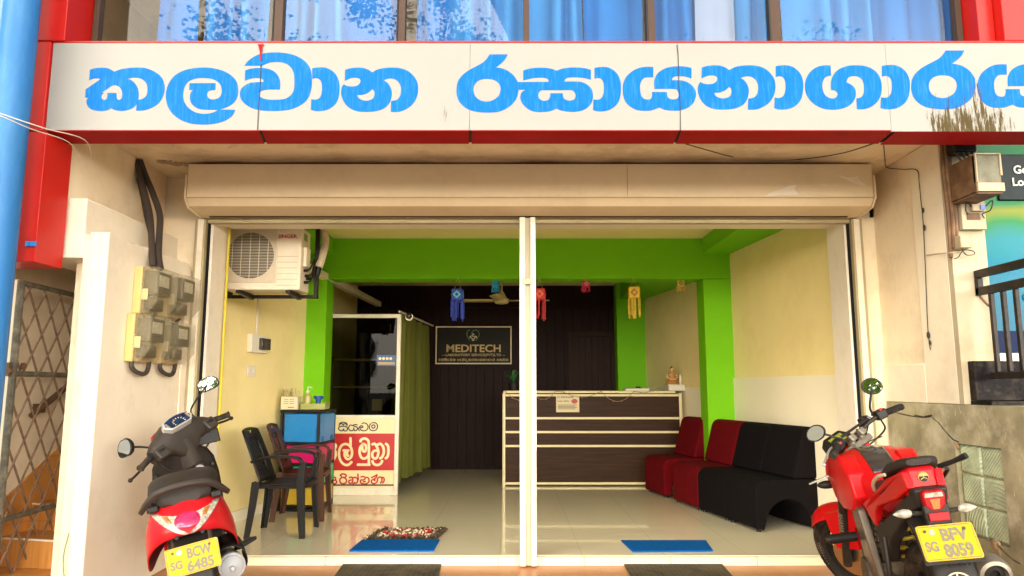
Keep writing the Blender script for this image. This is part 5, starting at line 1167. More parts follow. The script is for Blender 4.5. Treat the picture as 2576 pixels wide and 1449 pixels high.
def meter(label, y, z, w_, h_, d_):
    t = thing('electricity_meter', label, 'electricity meter', (-2.44,y,z), (0,0,0), 'electricity meters on the left wall')
    b = B(); b.box((.001,0,0),(.055,w_,h_)); b.build('back_case', M['meterback'], t, bevel=.008)
    b = B()
    prof = [(.056,.004,h_*.02),(d_*.72,.004,h_*.02),(d_,.03,h_*.30),(d_,.03,h_*.97),(.056,.004,h_*.98)]
    poly = [(.056,h_*.0),(d_*.62,h_*.0),(d_,h_*.26),(d_,h_*.98),(.056,h_*1.0)]
    b.prism(poly, lambda a, c: Vector((a,.002,c)), lambda a, c: Vector((a,w_-.002,c))); b.build('clear_cover', M['smoky'], t, bevel=.003, bseg=1, sharp=25)
    b = B(); b.box((.057,.03,h_*.42),(d_-.025,w_-.04,h_*.92)); b.box((.057,.04,h_*.10),(d_*.6,w_-.05,h_*.36)); b.build('meter_block', M['meterdark'], t, bevel=.006)
    b = B(); b.box((d_-.0245,.06,h_*.60),(d_-.022,w_-.08,h_*.84)); b.build('dial', mat('meter_dial', (.50,.46,.32), .4, var=.3, scale=50), t)
    b = B(); b.box((.06,-.006,h_*.28),(d_*.62,.001,h_*.52)); b.box((.065,-.009,h_*.53),(d_*.35,.001,h_*.57)); b.box((.065,-.009,h_*.23),(d_*.35,.001,h_*.27)); b.build('latch', mat('latch_plastic', (.52,.42,.20), .3, coat=.3), t, bevel=.004)
    return t
mw, mh, md = .27, .305, .165
meter('upper left electricity meter in a smoky clear cover, where the black cables enter', 4.58, 1.675, mw, mh, md)
meter('upper right electricity meter, darker, next to the shutter guide', 4.94, 1.685, mw, mh, md)
meter('lower left electricity meter with a grey cable loop below it', 4.53, 1.365, mw, mh, md)
meter('lower right electricity meter beside the shutter guide with a cable loop below', 4.90, 1.365, mw, mh*.95, md)
M['cable'] = mat('grey_brown_cable', (.045,.034,.025), .6, var=.2)
for y0, lab_ in ((4.56,'grey cable loop under the lower left meter'),(4.93,'grey cable loop under the lower right meter')):
    wire('cable_loop', [(-2.40,y0,1.37),(-2.40,y0,1.335),(-2.395,y0+.04,1.305),(-2.39,y0+.13,1.29),(-2.39,y0+.18,1.31),(-2.39,y0+.20,1.37)], .015, M['cable'], lab_, 'cable', 'cable loops under the meters', 8)
for y0, lab_ in ((4.62,'grey cable bend between the two left meters'),(4.98,'grey cable bend between the two right meters')):
    wire('cable_loop', [(-2.40,y0,1.69),(-2.395,y0+.02,1.655),(-2.39,y0+.10,1.645),(-2.39,y0+.16,1.69)], .013, M['cable'], lab_, 'cable', 'cable bends between the meters', 8)
M['cab2'] = mat('black_cable_sheath', (.040,.028,.02), .65, var=.2)
wire('supply_cable', [P(346,404,5.0), P(352,440,4.98), P(365,490,4.96), P(377,540,4.93), P(381,590,4.85), P(383,640,4.74), P(385,672,4.70)], .022, M['cab2'], 'thick brown supply cable bending left from the ceiling hole to the meters', 'cable', None, 10)
wire('supply_cable', [P(352,404,5.02), P(366,442,5.02), P(386,490,5.0), P(402,540,4.96), P(401,590,4.88), P(399,640,4.78), P(404,676,4.72)], .022, M['cab2'], 'thick brown supply cable swinging right from the ceiling hole to the meters', 'cable', None, 10)
wire('supply_cable', [P(344,404,5.03), P(350,450,5.03), P(360,500,5.0), P(368,545,4.97), P(382,600,4.88), P(393,650,4.78), P(397,674,4.72)], .016, M['cab2'], 'thinner dark supply cable between the two thick ones', 'cable', None, 8)
# ------------------------------------------------------------------ boxes on the right-hand pillar
t = thing('rusty_meter_cabinet', 'old rusty brown metal cabinet with a grey front on the right pillar', 'electrical box', (2.9,4.35,2.45))
b = B(); b.box((2.80,4.21,2.375),(2.80+.004,4.495,2.60)); b.box((2.805,4.21,2.36),(2.955,4.495,2.37)); b.box((2.805,4.21,2.602),(2.955,4.495,2.608)); b.box((2.95,4.21,2.371),(2.955,4.495,2.60)); b.build('side_sheet', M['rust'], t, world=True)
b = B(); b.box((2.806,4.205,2.425),(2.948,4.23,2.598)); b.build('front_sheet', M['galv'], t, world=True)
b = B(); b.box((2.802,4.195,2.372),(2.962,4.228,2.424)); b.box((2.800,4.196,2.426),(2.807,4.23,2.605)); b.box((2.945,4.196,2.47),(2.957,4.23,2.605)); b.box((2.80,4.196,2.601),(2.955,4.23,2.609)); b.build('white_trim', M['dimmed_cream'], t, world=True, bevel=.002)
t = thing('fuse_carrier', 'black fuse carrier with cable tails above the rusty cabinet', 'fuse', (2.86,4.45,2.7))
b = B(); b.box((2.80,4.38,2.68),(2.94,4.49,2.80)); b.build('housing', M['blackp'], t, world=True, bevel=.01)
b = B()
for k in range(4): b.tube(smooth_open([(2.81+.035*k,4.40,2.68),(2.81+.035*k,4.38,2.65),(2.83+.035*k,4.38,2.625),(2.86+.03*k,4.42,2.615)],4),.006,6)
b.build('cable_tail', M['cab2'], t, world=True)
t = thing('pipe_bundle', 'brown weathered conduit bundle on the corner of the right pillar', 'conduit', (2.8,4.5,2.2))
b = B(); 
for k, (x, y) in enumerate(((2.785,4.49),(2.80,4.475),(2.825,4.48))): b.tube(smooth_open([(x,y,2.02+.06*k),(x+.004,y-.003,2.3),(x-.002,y,2.55),(x,y,2.80)],4),.012,7)
b.build('conduit', M['rust'], t, world=True)
t = thing('breaker_board', 'white wooden board with a small blue breaker below the rusty cabinet', 'breaker', (2.9,4.49,2.2))
zb1, zb0 = P(2440,505,4.46).z, P(2440,577,4.46).z; xa_, xb_ = P(2418,540,4.46).x, P(2478,540,4.46).x
b = B(); b.box((xa_,4.455,zb0),(xb_,4.498,zb1)); b.build('board', M['dimmed_cream'], t, world=True, bevel=.003)
b = B(); b.box((xa_+.05,4.42,zb1-.075),(xb_-.02,4.454,zb1-.03)); b.build('breaker_body', M['dimmed_cream'], t, world=True, bevel=.003)
b = B(); b.box((xb_-.055,4.412,zb1-.068),(xb_-.028,4.4195,zb1-.038)); b.build('blue_switch', mat('blue_switch', (.02,.10,.45), .4), t, world=True)
b = B(); b.box((xa_+.03,4.45,zb1-.125),(xb_-.04,4.4545,zb1-.082)); b.build('burnt_patch', M['rust'], t, world=True)
b = B(); b.tube(smooth_open([(xa_+.055,4.43,zb1-.05),(xa_+.01,4.41,zb1-.02),(xa_+.005,4.42,zb1-.07),(xa_+.03,4.44,zb1-.09)],5),.004,6); b.tube(smooth_open([(xb_-.02,4.43,zb1-.05),(xb_+.02,4.41,zb1-.01),(xb_+.01,4.42,zb1-.07),(xb_-.03,4.44,zb1-.09),(xb_-.02,4.44,zb1-.12)],5),.004,6); b.build('loose_wire', M['wireb'], t, world=True)
t = thing('junction_box', 'small grey junction box with wire loops on the right pillar', 'junction box', P(2417,612,4.46))
b = B(); b.box((-.035,-.055,-.04),(.035,.038,.045)); b.build('box', mat('grey_box', (.40,.33,.20), .5, dirt=(.2,.15,.08), dirt_amt=.5), t, bevel=.008)
b = B(); b.tube(smooth_open([(-.01,-.02,-.04),(.01,-.03,-.08),(.06,-.03,-.075),(.05,-.03,-.055),(.0,-.02,-.05),(-.03,-.01,-.09),(-.05,.0,-.10)],5),.003,5); b.build('wire_loop', M['wireb'], t)
wire('wall_wire', [P(2222,355,4.5), P(2226,400,5.0), PX(2231,421,2.80), PX(2270,426,2.79), PX(2306,428,2.79), PX(2312,460,2.785), PX(2316,500,2.785), PX(2322,560,2.785), PX(2326,640,2.785), PX(2330,740,2.785), PX(2334,830,2.785), PX(2340,880,2.785)], .003, M['wireb'], 'thin dark wire hanging loose down the right side wall', 'wire')
b = B()
for (u, v, s) in ((2322,529,.012),(2325,573,.014),(2335,843,.016),(2339,862,.012)): b.sphere(PX(u,v,2.782), s, 7, 5, (.6,.8,1.6))
t = b.build('wire_knot', M['wireb']); tag(t, 'dark taped knots along the loose wire on the right wall', 'tape')
wire('sagging_wire', [P(1725,362,4.21), P(1780,378,4.6), P(1850,396,5.0), P(1930,403,5.06), P(2020,400,5.0), P(2120,385,4.7), P(2210,357,4.21)], .004, M['wireb'], 'thin dark wire sagging between the sign and the shutter box', 'wire')
wire('soffit_wire', [P(420,362,4.6), P(470,380,5.0), P(520,381,5.03), P(570,373,4.8), P(600,366,4.6)], .004, M['wirew'], 'pale wire loop hanging from the soffit above the meters', 'wire')
wire('corner_wire', [P(174,1340,4.22), P(160,1400,4.22), P(164,1460,4.2), P(190,1520,4.2)], .003, mat('green_wire', (.20,.22,.05), .6), 'thin green wire hanging loose at the foot of the wall corner', 'wire')
wire('wall_wire', [PX(2330,642,2.79), PX(2360,638,2.79), P(2388,636,4.45), P(2408,634,4.45)], .003, mat('pale_wire', (.45,.36,.24), .6), 'pale wire running across the right wall to the junction box', 'wire')

# ================================================================== STAIR GATE AND STAIRS
stw = thing('staircase', 'orange wood tiled staircase climbing behind the open lattice gate', 'staircase', (-2.95,4.6,-.06))
wl = lambda y: -3.22 + (y-4.6)*(.56/3.7)
bt, bn_ = B(), B(); TN = -.22
for k in range(7):
    y0, z0 = 4.37 + .25*k, .11 + .17*k
    def quad(ya, yb, za, zb2):
        xa1, xb1 = wl(max(4.6,ya+.1)) + .002, -2.712 if ya > 4.40 else -2.712
        if k < 1: xa1 = -3.21
        ye = lambda y, x: y + TN*(x+3.05)
        return [Vector((x, ye(y, x), z)) for z in (za, zb2) for x, y in ((xa1,ya),(xb1,ya),(xb1,yb),(xa1,yb))]
    bt.hexa(quad(y0, y0+.30, z0-.22, z0-.006)); bn_.hexa(quad(y0-.006, y0+.012, z0-.010, z0)); bt.hexa(quad(y0+.0125, y0+.26, z0-.0055, z0-.001))
bt.build('steps', M['stepwood'], stw, world=True); bn_.build('nosing', M['alu'], stw, world=True)
b = B(); wl = lambda y: -3.22 + (y-4.6)*(.56/3.7)
for a, c in (((4.62,.30),(6.6,1.68)),):
    p1, p2 = Vector((wl(a[0])+.0015,a[0],a[1])), Vector((wl(c[0])+.0015,c[0],c[1]))
    b.hexa([p1+Vector((0,0,-.4)), p1+Vector((.014,0,-.4)), p2+Vector((.014,0,-.4)), p2+Vector((0,0,-.4)), p1+Vector((0,0,.17)), p1+Vector((.014,0,.17)), p2+Vector((.014,0,.17)), p2+Vector((0,0,.17))])
b.build('stair_skirting', M['stepwood'], stw, world=True)
hr = thing('handrail', 'brown pipe handrail climbing the stair wall on small brackets', 'handrail', (-3.1,5.2,1.2))
p1, p2 = Vector((wl(4.75)+.07,4.75,1.02)), Vector((wl(7)+.07,7.0,2.55))
b = B(); b.cyl(p1, p2, .02); b.build('rail', M['rust'], hr, world=True)
for s in (.05,.28,.5):
    q = p1.lerp(p2, s); b = B(); b.cyl(q, q+Vector((-.02,0,-.03)), .012, n=8); b.box(q+Vector((-.07,-.03,-.06)), q+Vector((-.02,.03,.0))); b.build('bracket', M['rust'], hr, world=True)
gt = thing('lattice_gate', 'rusty iron gate with a diamond lattice, swung open before the stairs', 'gate', (-2.98,4.42,0))
gn, gf = Vector((-2.965,4.30,0)), Vector((-3.0,5.05,0)); gd_ = (gf-gn).normalized(); Lg = (gf-gn).length
def gp(s, z): return gn + gd_*s + Vector((0,0,z))
M['gatepost'] = mat('weathered_gate_paint', (.10,.085,.055), .6, var=.4, scale=18, dirt=(.35,.31,.2), dirt_amt=.6, dirt_scale=14)
for s_, r_ in ((0,.021),(Lg,.018)): b = B(); b.cyl(gp(s_,-.04), gp(s_,1.845), r_, n=10); b.build('gate_post', M['gatepost'], gt, world=True)
for z in (1.83,1.285,.44,.02): b = B(); b.cyl(gp(0,z), gp(Lg,z), .017, n=10); b.build('cross_bar', M['gatepost'], gt, world=True)
b = B(); dz = .26; stepz = .44
c0 = -3.0
while c0 < 3.2:
    for sg_ in (1, -1):
        # line z = c0 + sg*k*s
        k_ = .82; s0, s1 = 0, Lg; za, zb2 = c0, c0 + sg_*k_*Lg*1.9
        pa_, pb_ = None, None; pts = []
        for i in range(41):
            s = Lg*i/40; z = za + (zb2-za)*s/Lg
            if .02 <= z <= 1.83: pts.append(gp(s, z) + Vector((.006*sg_,0,0)))
        if len(pts) > 1: b.cyl(pts[0], pts[-1], .0065, n=6)
    c0 += dz
b.build('lattice', mat('rusty_lattice', (.17,.10,.055), .7, var=.3, scale=30), gt, world=True)
for z in (1.30,.47):
    b = B(); b.cyl(gp(-.05,z), gp(.0,z), .018, n=10); b.box(gp(-.02,z-.03)+Vector((-.03,-.02,0)), gp(.0,z+.05)+Vector((.0,.0,0))); b.cyl(gp(.05,z+.03)+Vector((.02,0,0)), gp(.05,z+.03)+Vector((.035,0,0)), .022, n=10); b.build('hinge', M['rust'], gt, world=True)
df = thing('door_frame', 'cream timber door frame with iron hinges left of the lattice gate', 'door frame', (-3.15,4.3,0))
b = B(); b.box((-3.20,4.36,-.06),(-3.02,4.398,1.86)); b.build('jamb', M['white_wall'], df, world=True, bevel=.005)
b = B(); b.box((-3.40,4.35,-.06),(-3.215,4.39,1.80)); b.build('door_leaf', M['yellow_wall'], df, world=True, bevel=.004)
for z in (1.72,1.50):
    b = B(); b.box((-3.26,4.33,z-.018),(-3.16,4.357,z+.018)); b.cyl((-3.207,4.335,z-.03),(-3.207,4.335,z+.03),.012,n=8); b.build('hinge', M['rust'], df, world=True)

# ================================================================== TREES ACROSS THE ROAD (seen mirrored in the windows and the motorcycle mirrors)
M['bark'] = mat('bark', (.10,.07,.045), .9, var=.3, scale=10, bump=.5, bscale=20)
M['leaf'] = [mat('leaf_green', (.06,.14,.018), .6, var=.5, scale=1.2, spec=.2), mat('leaf_light', (.16,.29,.025), .6, var=.5, scale=1.2, spec=.2)]
for m_ in M['leaf']:
    N, L, bs = nodes(m_); tl_n = N.new('ShaderNodeBsdfTranslucent'); mxs = N.new('ShaderNodeMixShader'); mxs.inputs[0].default_value = .55
    L.new(bs.inputs['Base Color'].links[0].from_socket, tl_n.inputs[0]); out_ = N['Material Output']; L.new(bs.outputs[0], mxs.inputs[1]); L.new(tl_n.outputs[0], mxs.inputs[2]); L.new(mxs.outputs[0], out_.inputs[0])
def tree(label, x, y, h, r, seed, lm):
    rnd = random.Random(seed); t = thing('street_tree', label, 'tree', (x,y,-.28), (0,0,0), 'trees across the road')
    b = B(); b.tube(smooth_open([(0,0,0),(.1,.05,h*.25),(-.05,.1,h*.5),(.1,0,h*.75)],4), [.24 - .2*i/12 for i in range(13)], 9)
    tips = []
    for k in range(12):
        a = rnd.uniform(0,6.28); z0 = h*rnd.uniform(.3,.62); L_ = r*rnd.uniform(.6,1.0); e = Vector((math.cos(a)*L_, math.sin(a)*L_, z0 + h*rnd.uniform(.05,.3))); b.tube(smooth_open([(0,0,z0),(e.x*.5,e.y*.5,z0+(e.z-z0)*.6),e],3), [.08 - .06*i/6 for i in range(7)], 6); tips.append(e)
    b.build('trunk', M['bark'], t)
    b = B(); cl = []
    for e in tips: cl += [e + Vector((rnd.gauss(0,r*.25), rnd.gauss(0,r*.25), rnd.gauss(0,h*.05))) for _ in range(3)]
    for k in range(20):
        a = rnd.uniform(0,6.28); q = rnd.uniform(.2,1)**.5*r; cl.append(Vector((math.cos(a)*q, math.sin(a)*q, h*rnd.uniform(.45,.98))))
    for c_ in cl:
        s = rnd.uniform(.35,.75)
        for _ in range(250):
            p = c_ + Vector((rnd.gauss(0,s*.6), rnd.gauss(0,s*.6), rnd.gauss(0,s*.45))); L_ = rnd.uniform(.07,.15)
            d = Vector((rnd.uniform(-1,1), rnd.uniform(-1,1), rnd.uniform(-.9,.3))).normalized(); n_ = d.orthogonal().normalized()*L_*.36
            b.add([p, p + d*L_*.5 + n_, p + d*L_, p + d*L_*.5 - n_], [(0,1,2,3)])
    b.build('crown', M['leaf'][lm], t, fixn=False)
tree('tall dark leafy tree mirrored in the left upper windows', -5.2, -8.5, 11.0, 2.6, 1, 0)
tree('broad leafy tree mirrored in the middle upper windows', -.6, -11.5, 13.0, 2.6, 2, 0)
tree('light green tree mirrored in the right motorcycle mirror', 6.3, -9.5, 10.0, 2.8, 3, 1)
tree('slim leafy tree mirrored in the right upper windows', 9.5, -12.0, 12.0, 2.6, 4, 0)
tree('bushy light green tree mirrored in the scooter mirror', -8.8, -6.2, 6.5, 2.4, 5, 1)
# ================================================================== SCOOTER
def mirrored(rows): return rows
def steer_mat(head, rake, ang):
    """rotation by ang about a steering axis through head leaning back by rake (local frame: +y forward, +z up)"""
    ax = Vector((0, -math.sin(rake), math.cos(rake)))
    return Matrix.Translation(head) @ Matrix.Rotation(ang, 4, ax) @ Matrix.Translation(-Vector(head))
def wheel(parent, c, r, wid, Mx, rim_m, spokes=5, tyre_m=None, disc=True):
    ty = B(); prof = []
    n = 36; rings = []
    for k in range(n):
        a = 2*math.pi*k/n; ring = []
        for j in range(10):
            t = 2*math.pi*j/10; rr = r - wid*.42 + wid*.42*math.cos(t); xx = wid*.5*math.sin(t)
            ring.append(Vector((xx, math.cos(a)*rr, math.sin(a)*rr)) + Vector(c))
        rings.append(ring)
    ty.loft(rings, False, True, True); 
    for k in range(44 if wid > .12 else 0):      # tread blocks
        a = 2*math.pi*k/44
        for s in (-1, 1):
            p = Vector((s*wid*.20, math.cos(a)*(r-.0015), math.sin(a)*(r-.0015))) + Vector(c); ty.obox(p, (wid*.26,.024,.005), Matrix.Rotation(a - math.pi/2, 3, 'X') @ Matrix.Rotation(s*.35, 3, 'Z'))
    ty.xf(Mx); tyre = ty.build('tyre', tyre_m or M['tyre'], parent)
    rm = B(); ri = r - wid*.82
    rm.loft([[Vector((x, math.cos(2*math.pi*k/n)*q, math.sin(2*math.pi*k/n)*q)) + Vector(c) for x, q in ((-wid*.38,ri+.02),(-wid*.30,ri-.01),(wid*.30,ri-.01),(wid*.38,ri+.02))] for k in range(n)], False, True, True)
    for k in range(spokes):
        a = 2*math.pi*k/spokes; d = Vector((0, math.cos(a), math.sin(a))); e = Vector((0, -math.sin(a), math.cos(a)))
        p, q = Vector(c) + d*.03, Vector(c) + d*(ri-.002)
        rm.hexa([p - e*.02 + Vector((-.014,0,0)), p + e*.02 + Vector((-.014,0,0)), p + e*.02 + Vector((.014,0,0)), p - e*.02 + Vector((.014,0,0)), q - e*.014 + Vector((-.010,0,0)), q + e*.014 + Vector((-.010,0,0)), q + e*.014 + Vector((.010,0,0)), q - e*.014 + Vector((.010,0,0))])
    rm.cyl(Vector(c) + Vector((-wid*.55,0,0)), Vector(c) + Vector((wid*.55,0,0)), .036, n=18); rm.xf(Mx); rm.build('rim', rim_m, tyre)
    if disc:
        d = B(); d.lathe([(.055,0),(.12,0),(.12,.004),(.055,.004)], (0,0,0), 30, Matrix.Rotation(R(90), 3, 'Y')); d.xf(Mx @ Matrix.Translation(Vector(c) + Vector((-wid*.62,0,0)))); d.build('brake_disc', M['steel'], tyre)
    return tyre
M['tyre'] = mat('tyre_rubber', (.018,.014,.011), .8, spec=.15, var=.3, scale=14, dirt=(.15,.10,.055), dirt_amt=.55, dirt_scale=9)
M['seat'] = mat('brown_black_seat_vinyl', (.024,.018,.014), .55, spec=.25, var=.12, scale=12, bump=.15, bscale=160)
M['engine'] = mat('dull_engine_metal', (.06,.045,.03), .55, metal=.3, var=.3, scale=20, dirt=(.22,.15,.08), dirt_amt=.5, dirt_scale=10)
M['muffler'] = mat('dusty_grey_muffler', (.28,.29,.30), .45, var=.12, scale=10, dirt=(.30,.18,.10), dirt_amt=.5, dirt_scale=9)
M['dialglass'] = mat('blue_dial', (.010,.022,.055), .2, spec=.2, var=.6, scale=40, coat=.1)
M['silver'] = mat('silver_plastic', (.55,.55,.52), .3, metal=.5, var=.05)

def number_plate(parent, c, w_, h_, tilt, l1, l2, pre, Mx=None, yaw=0):
    """rear plate: local frame x right, z up, facing -y; tilt leans its top forward"""
    T = Matrix.Translation(c) @ Matrix.Rotation(tilt, 4, 'X')
    b = B(); b.prism(rounded([(-w_/2,-h_/2),(w_/2,-h_/2),(w_/2,h_/2),(-w_/2,h_/2)], .012, 3), lambda a, q: Vector((a,-.002,q)), lambda a, q: Vector((a,.002,q))); b.xf(T); pl = b.build('number_plate', M['plate_y'], parent)
    f = lambda x0, z0: (lambda a, q: T @ Vector((x0 + a, -.0025, z0 + q)))
    nrm = (T.to_3x3() @ Vector((0,-1,0)))
    ch = h_*.33
    text_mesh('characters', l1, ch, f(w_*.13, h_*.20), .002, M['plate_t'], pl, nrm, bold=.05, width=w_*.46)
    text_mesh('characters', l2, ch, f(w_*.12, -h_*.24), .002, M['plate_t'], pl, nrm, bold=.05, width=w_*.50)
    text_mesh('characters', pre, h_*.26, f(-w_*.32, -h_*.10), .002, M['plate_t'], pl, nrm, bold=.05, width=w_*.22)
    b = B(); g = .006   # dotted reflective border
    nx, nz_ = 34, 18
    for k in range(nx):
        x = -w_/2 + .012 + (w_-.024)*k/(nx-1)
        for z in (-h_/2+g, h_/2-g): b.box((x-.0022,-.0035,z-.002),(x+.0022,-.0021,z+.002))
    for k in range(1, nz_-1):
        z = -h_/2 + g + (h_-2*g)*k/(nz_-1)
        for x in (-w_/2+g, w_/2-g): b.box((x-.002,-.0035,z-.0022),(x+.002,-.0021,z+.0022))
    b.xf(T); b.build('border', M['plate_t'], pl)
    b = B()
    for x in (-w_*.36, w_*.33): b.cyl((x,-.002,h_*.33),(x,-.008,h_*.33),.006,n=10)
    b.xf(T); b.build('screw', M['engine'], pl)
    b = B(); b.cyl((-w_*.24,-.002,h_*.30),(-w_*.24,-.003,h_*.30),.012,n=14); b.xf(T); b.build('round_seal', M['panelcream'] if 0 else M['clear'], pl)
    return pl

HEAD_S = R(24); LEAN_S = R(-12)
sc = thing('motor_scooter', 'red and dark grey motor scooter parked facing the shop by the left wall', 'scooter', (-1.50,3.78,-.06), (0, LEAN_S, HEAD_S))
def cowl_grid(cols, rows):   # rows: list of lists of left-half points from side-front to centre; mirrored to the right
    out = []
    for r_ in rows: out.append([Vector(p) for p in r_] + [Vector((-p[0], p[1], p[2])) for p in r_[:-1]][::-1])
    return out
def dens(rows, k=3):
    a = [smooth_open(r_, k) for r_ in rows]; n = len(a[0]); cols = [smooth_open([a[j][i] for j in range(len(a))], k) for i in range(n)]
    return [[cols[i][j] for i in range(n)] for j in range(len(cols[0]))]
# rear body cowl: lower lip -> under the seat; each row runs from the left flank round the tail
low = [(-.13,.55,.46),(-.175,.30,.44),(-.200,.10,.415),(-.206,-.05,.440),(-.192,-.16,.520),(-.135,-.25,.582),(-.06,-.300,.602),(0,-.312,.606)]
mid = [(-.14,.55,.53),(-.185,.30,.53),(-.204,.10,.515),(-.203,-.05,.550),(-.185,-.16,.585),(-.130,-.255,.625),(-.06,-.305,.640),(0,-.318,.643)]
m2_ = [(-.14,.55,.58),(-.178,.30,.60),(-.192,.10,.600),(-.190,-.05,.625),(-.172,-.15,.665),(-.122,-.225,.685),(-.06,-.262,.698),(0,-.272,.702)]
up_ = [(-.13,.55,.66),(-.158,.30,.68),(-.165,.10,.695),(-.160,-.04,.715),(-.142,-.12,.735),(-.10,-.175,.752),(-.05,-.198,.762),(0,-.205,.766)]
b = B(); b.grid(dens(cowl_grid(8, [low, mid, m2_, up_]), 3)); b.build('rear_cowl', M['redpaint2'], sc, solid=.006, fixn=False, sharp=180)
# tail lamp
def lamp_pt(s, t):   # s -1..1 across, t 0 (bottom vertex) .. 1 (top edge)
    x = s*.158*(.12 + .88*t**.75); y = -.329 + .075*t*t*.9 + 1.9*x*x*2.4*(.55+.45*t) ; z = .610 + .096*t + .010*abs(s)*t
    return Vector((x, y, z))
b = B(); b.grid([[lamp_pt(-1 + 2*i/20, j/8) for i in range(21)] for j in range(9)]); tl = b.build('tail_lamp', M['clear'], sc, fixn=False, sharp=180, solid=.02)
b = B()
def dome(cx, cz, rx, rz_, h, t0):
    rows = []
    for j in range(7):
        q = j/6; ring = []
        for k in range(19):
            a = 2*math.pi*k/18; x = cx + rx*q*math.cos(a); z = cz + rz_*q*math.sin(a); t = (z-.610)/.096
            base = lamp_pt(0, max(0, min(1, t))); ring.append(Vector((x, base.y + 4.4*x*x - h*(1-q*q) - .004, z)))
        rows.append(ring)
    return rows
b.grid(dome(0, .668, .058, .037, .012, .5)); b.build('brake_lens', M['pinklens'], tl, fixn=False, sharp=180)
b = B(); rows = []
for j in range(5):
    t = .02 + .30*j/4; wq = .10 + .42*(j/4)
    rows.append([lamp_pt(wq*(-1+2*i/10), t) + Vector((0,-.013,0)) for i in range(11)])
b.grid(rows); b.build('reflector', M['redlens'], tl, fixn=False, sharp=180)
for s in (-1, 1):
    b = B(); rows = [[lamp_pt(s*(.56 + .17*i/6), .60 + .28*j/4) + Vector((0,-.003 - .006*math.sin(i/6*math.pi)*math.sin(j/4*math.pi),0)) for i in range(7)] for j in range(5)]; b.grid(rows); b.build('indicator_lens', M['amber'], tl, fixn=False, sharp=180)
for s in (-1,1): b = B(); b.cyl((s*.055,-.305,.604),(s*.055,-.318,.604),.009,n=12); b.build('body_screw', M['blackp'], sc)
# lettering on the flanks
fl = lambda sx: (lambda a, c: Vector((sx*(.2075), .0 - sx*0 - a, .585 + c)))
def flank(sx):
    return lambda a, c: Vector((sx*(.199 - .09*(c) ) - sx*.0, -.06 - (-sx)*a*.9 , .585 + c + .25*(-sx)*a*0)) + Vector((sx*.004,0,0))
text_mesh('lettering', 'Pleasure', .022, lambda a, c: Vector((-.2035 + .55*max(0,(-.0)-(-.075-a))*0 , -.075 - a, .575 + c - a*.25)) + Vector((-.004 + .0*a,0,0)), .003, M['white_p'], sc, (-1,0,0), shear=.2, width=.11)
text_mesh('lettering', 'Pleasure', .022, lambda a, c: Vector((.2075, -.075 + a, .575 + c + a*.25)), .003, M['ink'], sc, (1,0,0), shear=.2, width=.11)
# seat
rows = []
for y, z, hw, th in ((-.225,.765,.075,.02),(-.20,.785,.120,.045),(-.10,.815,.158,.065),(.08,.815,.165,.065),(.20,.80,.165,.065),(.30,.785,.150,.055),(.42,.775,.125,.05),(.50,.765,.08,.04),(.53,.755,.05,.02)):
    rows.append([Vector((hw*math.copysign(abs(math.cos(a))**.6, math.cos(a)), y, z - th*.3 + th*math.copysign(abs(math.sin(a))**.8, math.sin(a)))) for a in [2*math.pi*k/20 for k in range(20)]])
b = B(); b.loft(rows, True); b.build('seat', M['seat'], sc)
# grab rail: a broad flat bar wrapping the seat's tail
path = smooth_open([(-.172,.05,.735),(-.190,-.07,.728),(-.188,-.15,.738),(-.158,-.205,.775),(-.115,-.245,.812),(-.05,-.262,.826),(0,-.265,.828),(.05,-.262,.826),(.115,-.245,.812),(.158,-.205,.775),(.188,-.15,.738),(.190,-.07,.728),(.172,.05,.735)], 4)
rings = []
for i, p in enumerate(path):
    d = (path[min(i+1,len(path)-1)] - path[max(i-1,0)]).normalized(); out = Vector((p.x*.9, p.y-.0, .35*.5)).normalized(); out = (out - d*out.dot(d)).normalized(); up = d.cross(out); h = .015
    rings.append([p + out*.012 + up*h*.8, p - out*.012 + up*h, p - out*.012 - up*h, p + out*.012 - up*h*.8])
b = B(); b.loft(rings, True, True); b.build('grab_rail', M['graysc'], sc, bevel=.005, sharp=60)
for s in (-1,1): b = B(); b.box((s*.115,-.20,.725),(s*.165,-.06,.755)); b.build('rail_mount', M['blackp'], sc, bevel=.006)
# rear fender, plate, wheel, engine, exhaust
b = B(); rows = [[Vector((x, y, z)) for x in (-.075,-.06,0,.06,.075)] for y, z in ((-.15,.60),(-.25,.57),(-.33,.50),(-.37,.40),(-.385,.30))]; b.grid(rows); b.build('rear_mudguard', M['greydark'], sc, solid=.006, fixn=False)
number_plate(sc, Vector((0,-.358,.505)), .225, .128, R(-14), 'BCW', '6485', 'SG')
b = B(); b.box((-.03,-.405,.355),(.03,-.395,.385)); b.build('rear_reflector', M['redlens'], sc)
b = B(); b.box((-.095,-.18,.42),(.095,.45,.60)); b.box((-.13,.05,.18),(-.05,.45,.36)); b.build('engine', M['engine'], sc, bevel=.02)
wheel(sc, (0,0,.215), .215, .095, Matrix.Identity(4), M['greydark'], 5, disc=False)
b = B(); b.cyl((.155,-.27,.33),(.145,.28,.26),.062,.055,n=22); b.cyl((.155,-.275,.33),(.155,-.29,.33),.055,.03,n=22); b.cyl((.155,-.29,.325),(.155,-.315,.325),.013,n=12); ex = b.build('exhaust', M['muffler'], sc, bevel=.006); ex.location = (0,.02,.065)
b = B(); rows = [[Vector((.155 + .074*math.cos(a), y, .325 + .074*math.sin(a))) for a in [R(-30 + 150*k/10) for k in range(11)]] for y in (-.16,.0,.18)]; b.grid(rows); b.build('heat_shield', M['blackp'], ex, solid=.004, fixn=False)
b = B(); b.hexa([(.18,.05,.40),(.26,.10,.42),(.30,.04,.425),(.20,.0,.405),(.18,.05,.42),(.26,.10,.44),(.30,.04,.445),(.20,.0,.425)]); b.build('footpeg', M['blackp'], sc, bevel=.006)
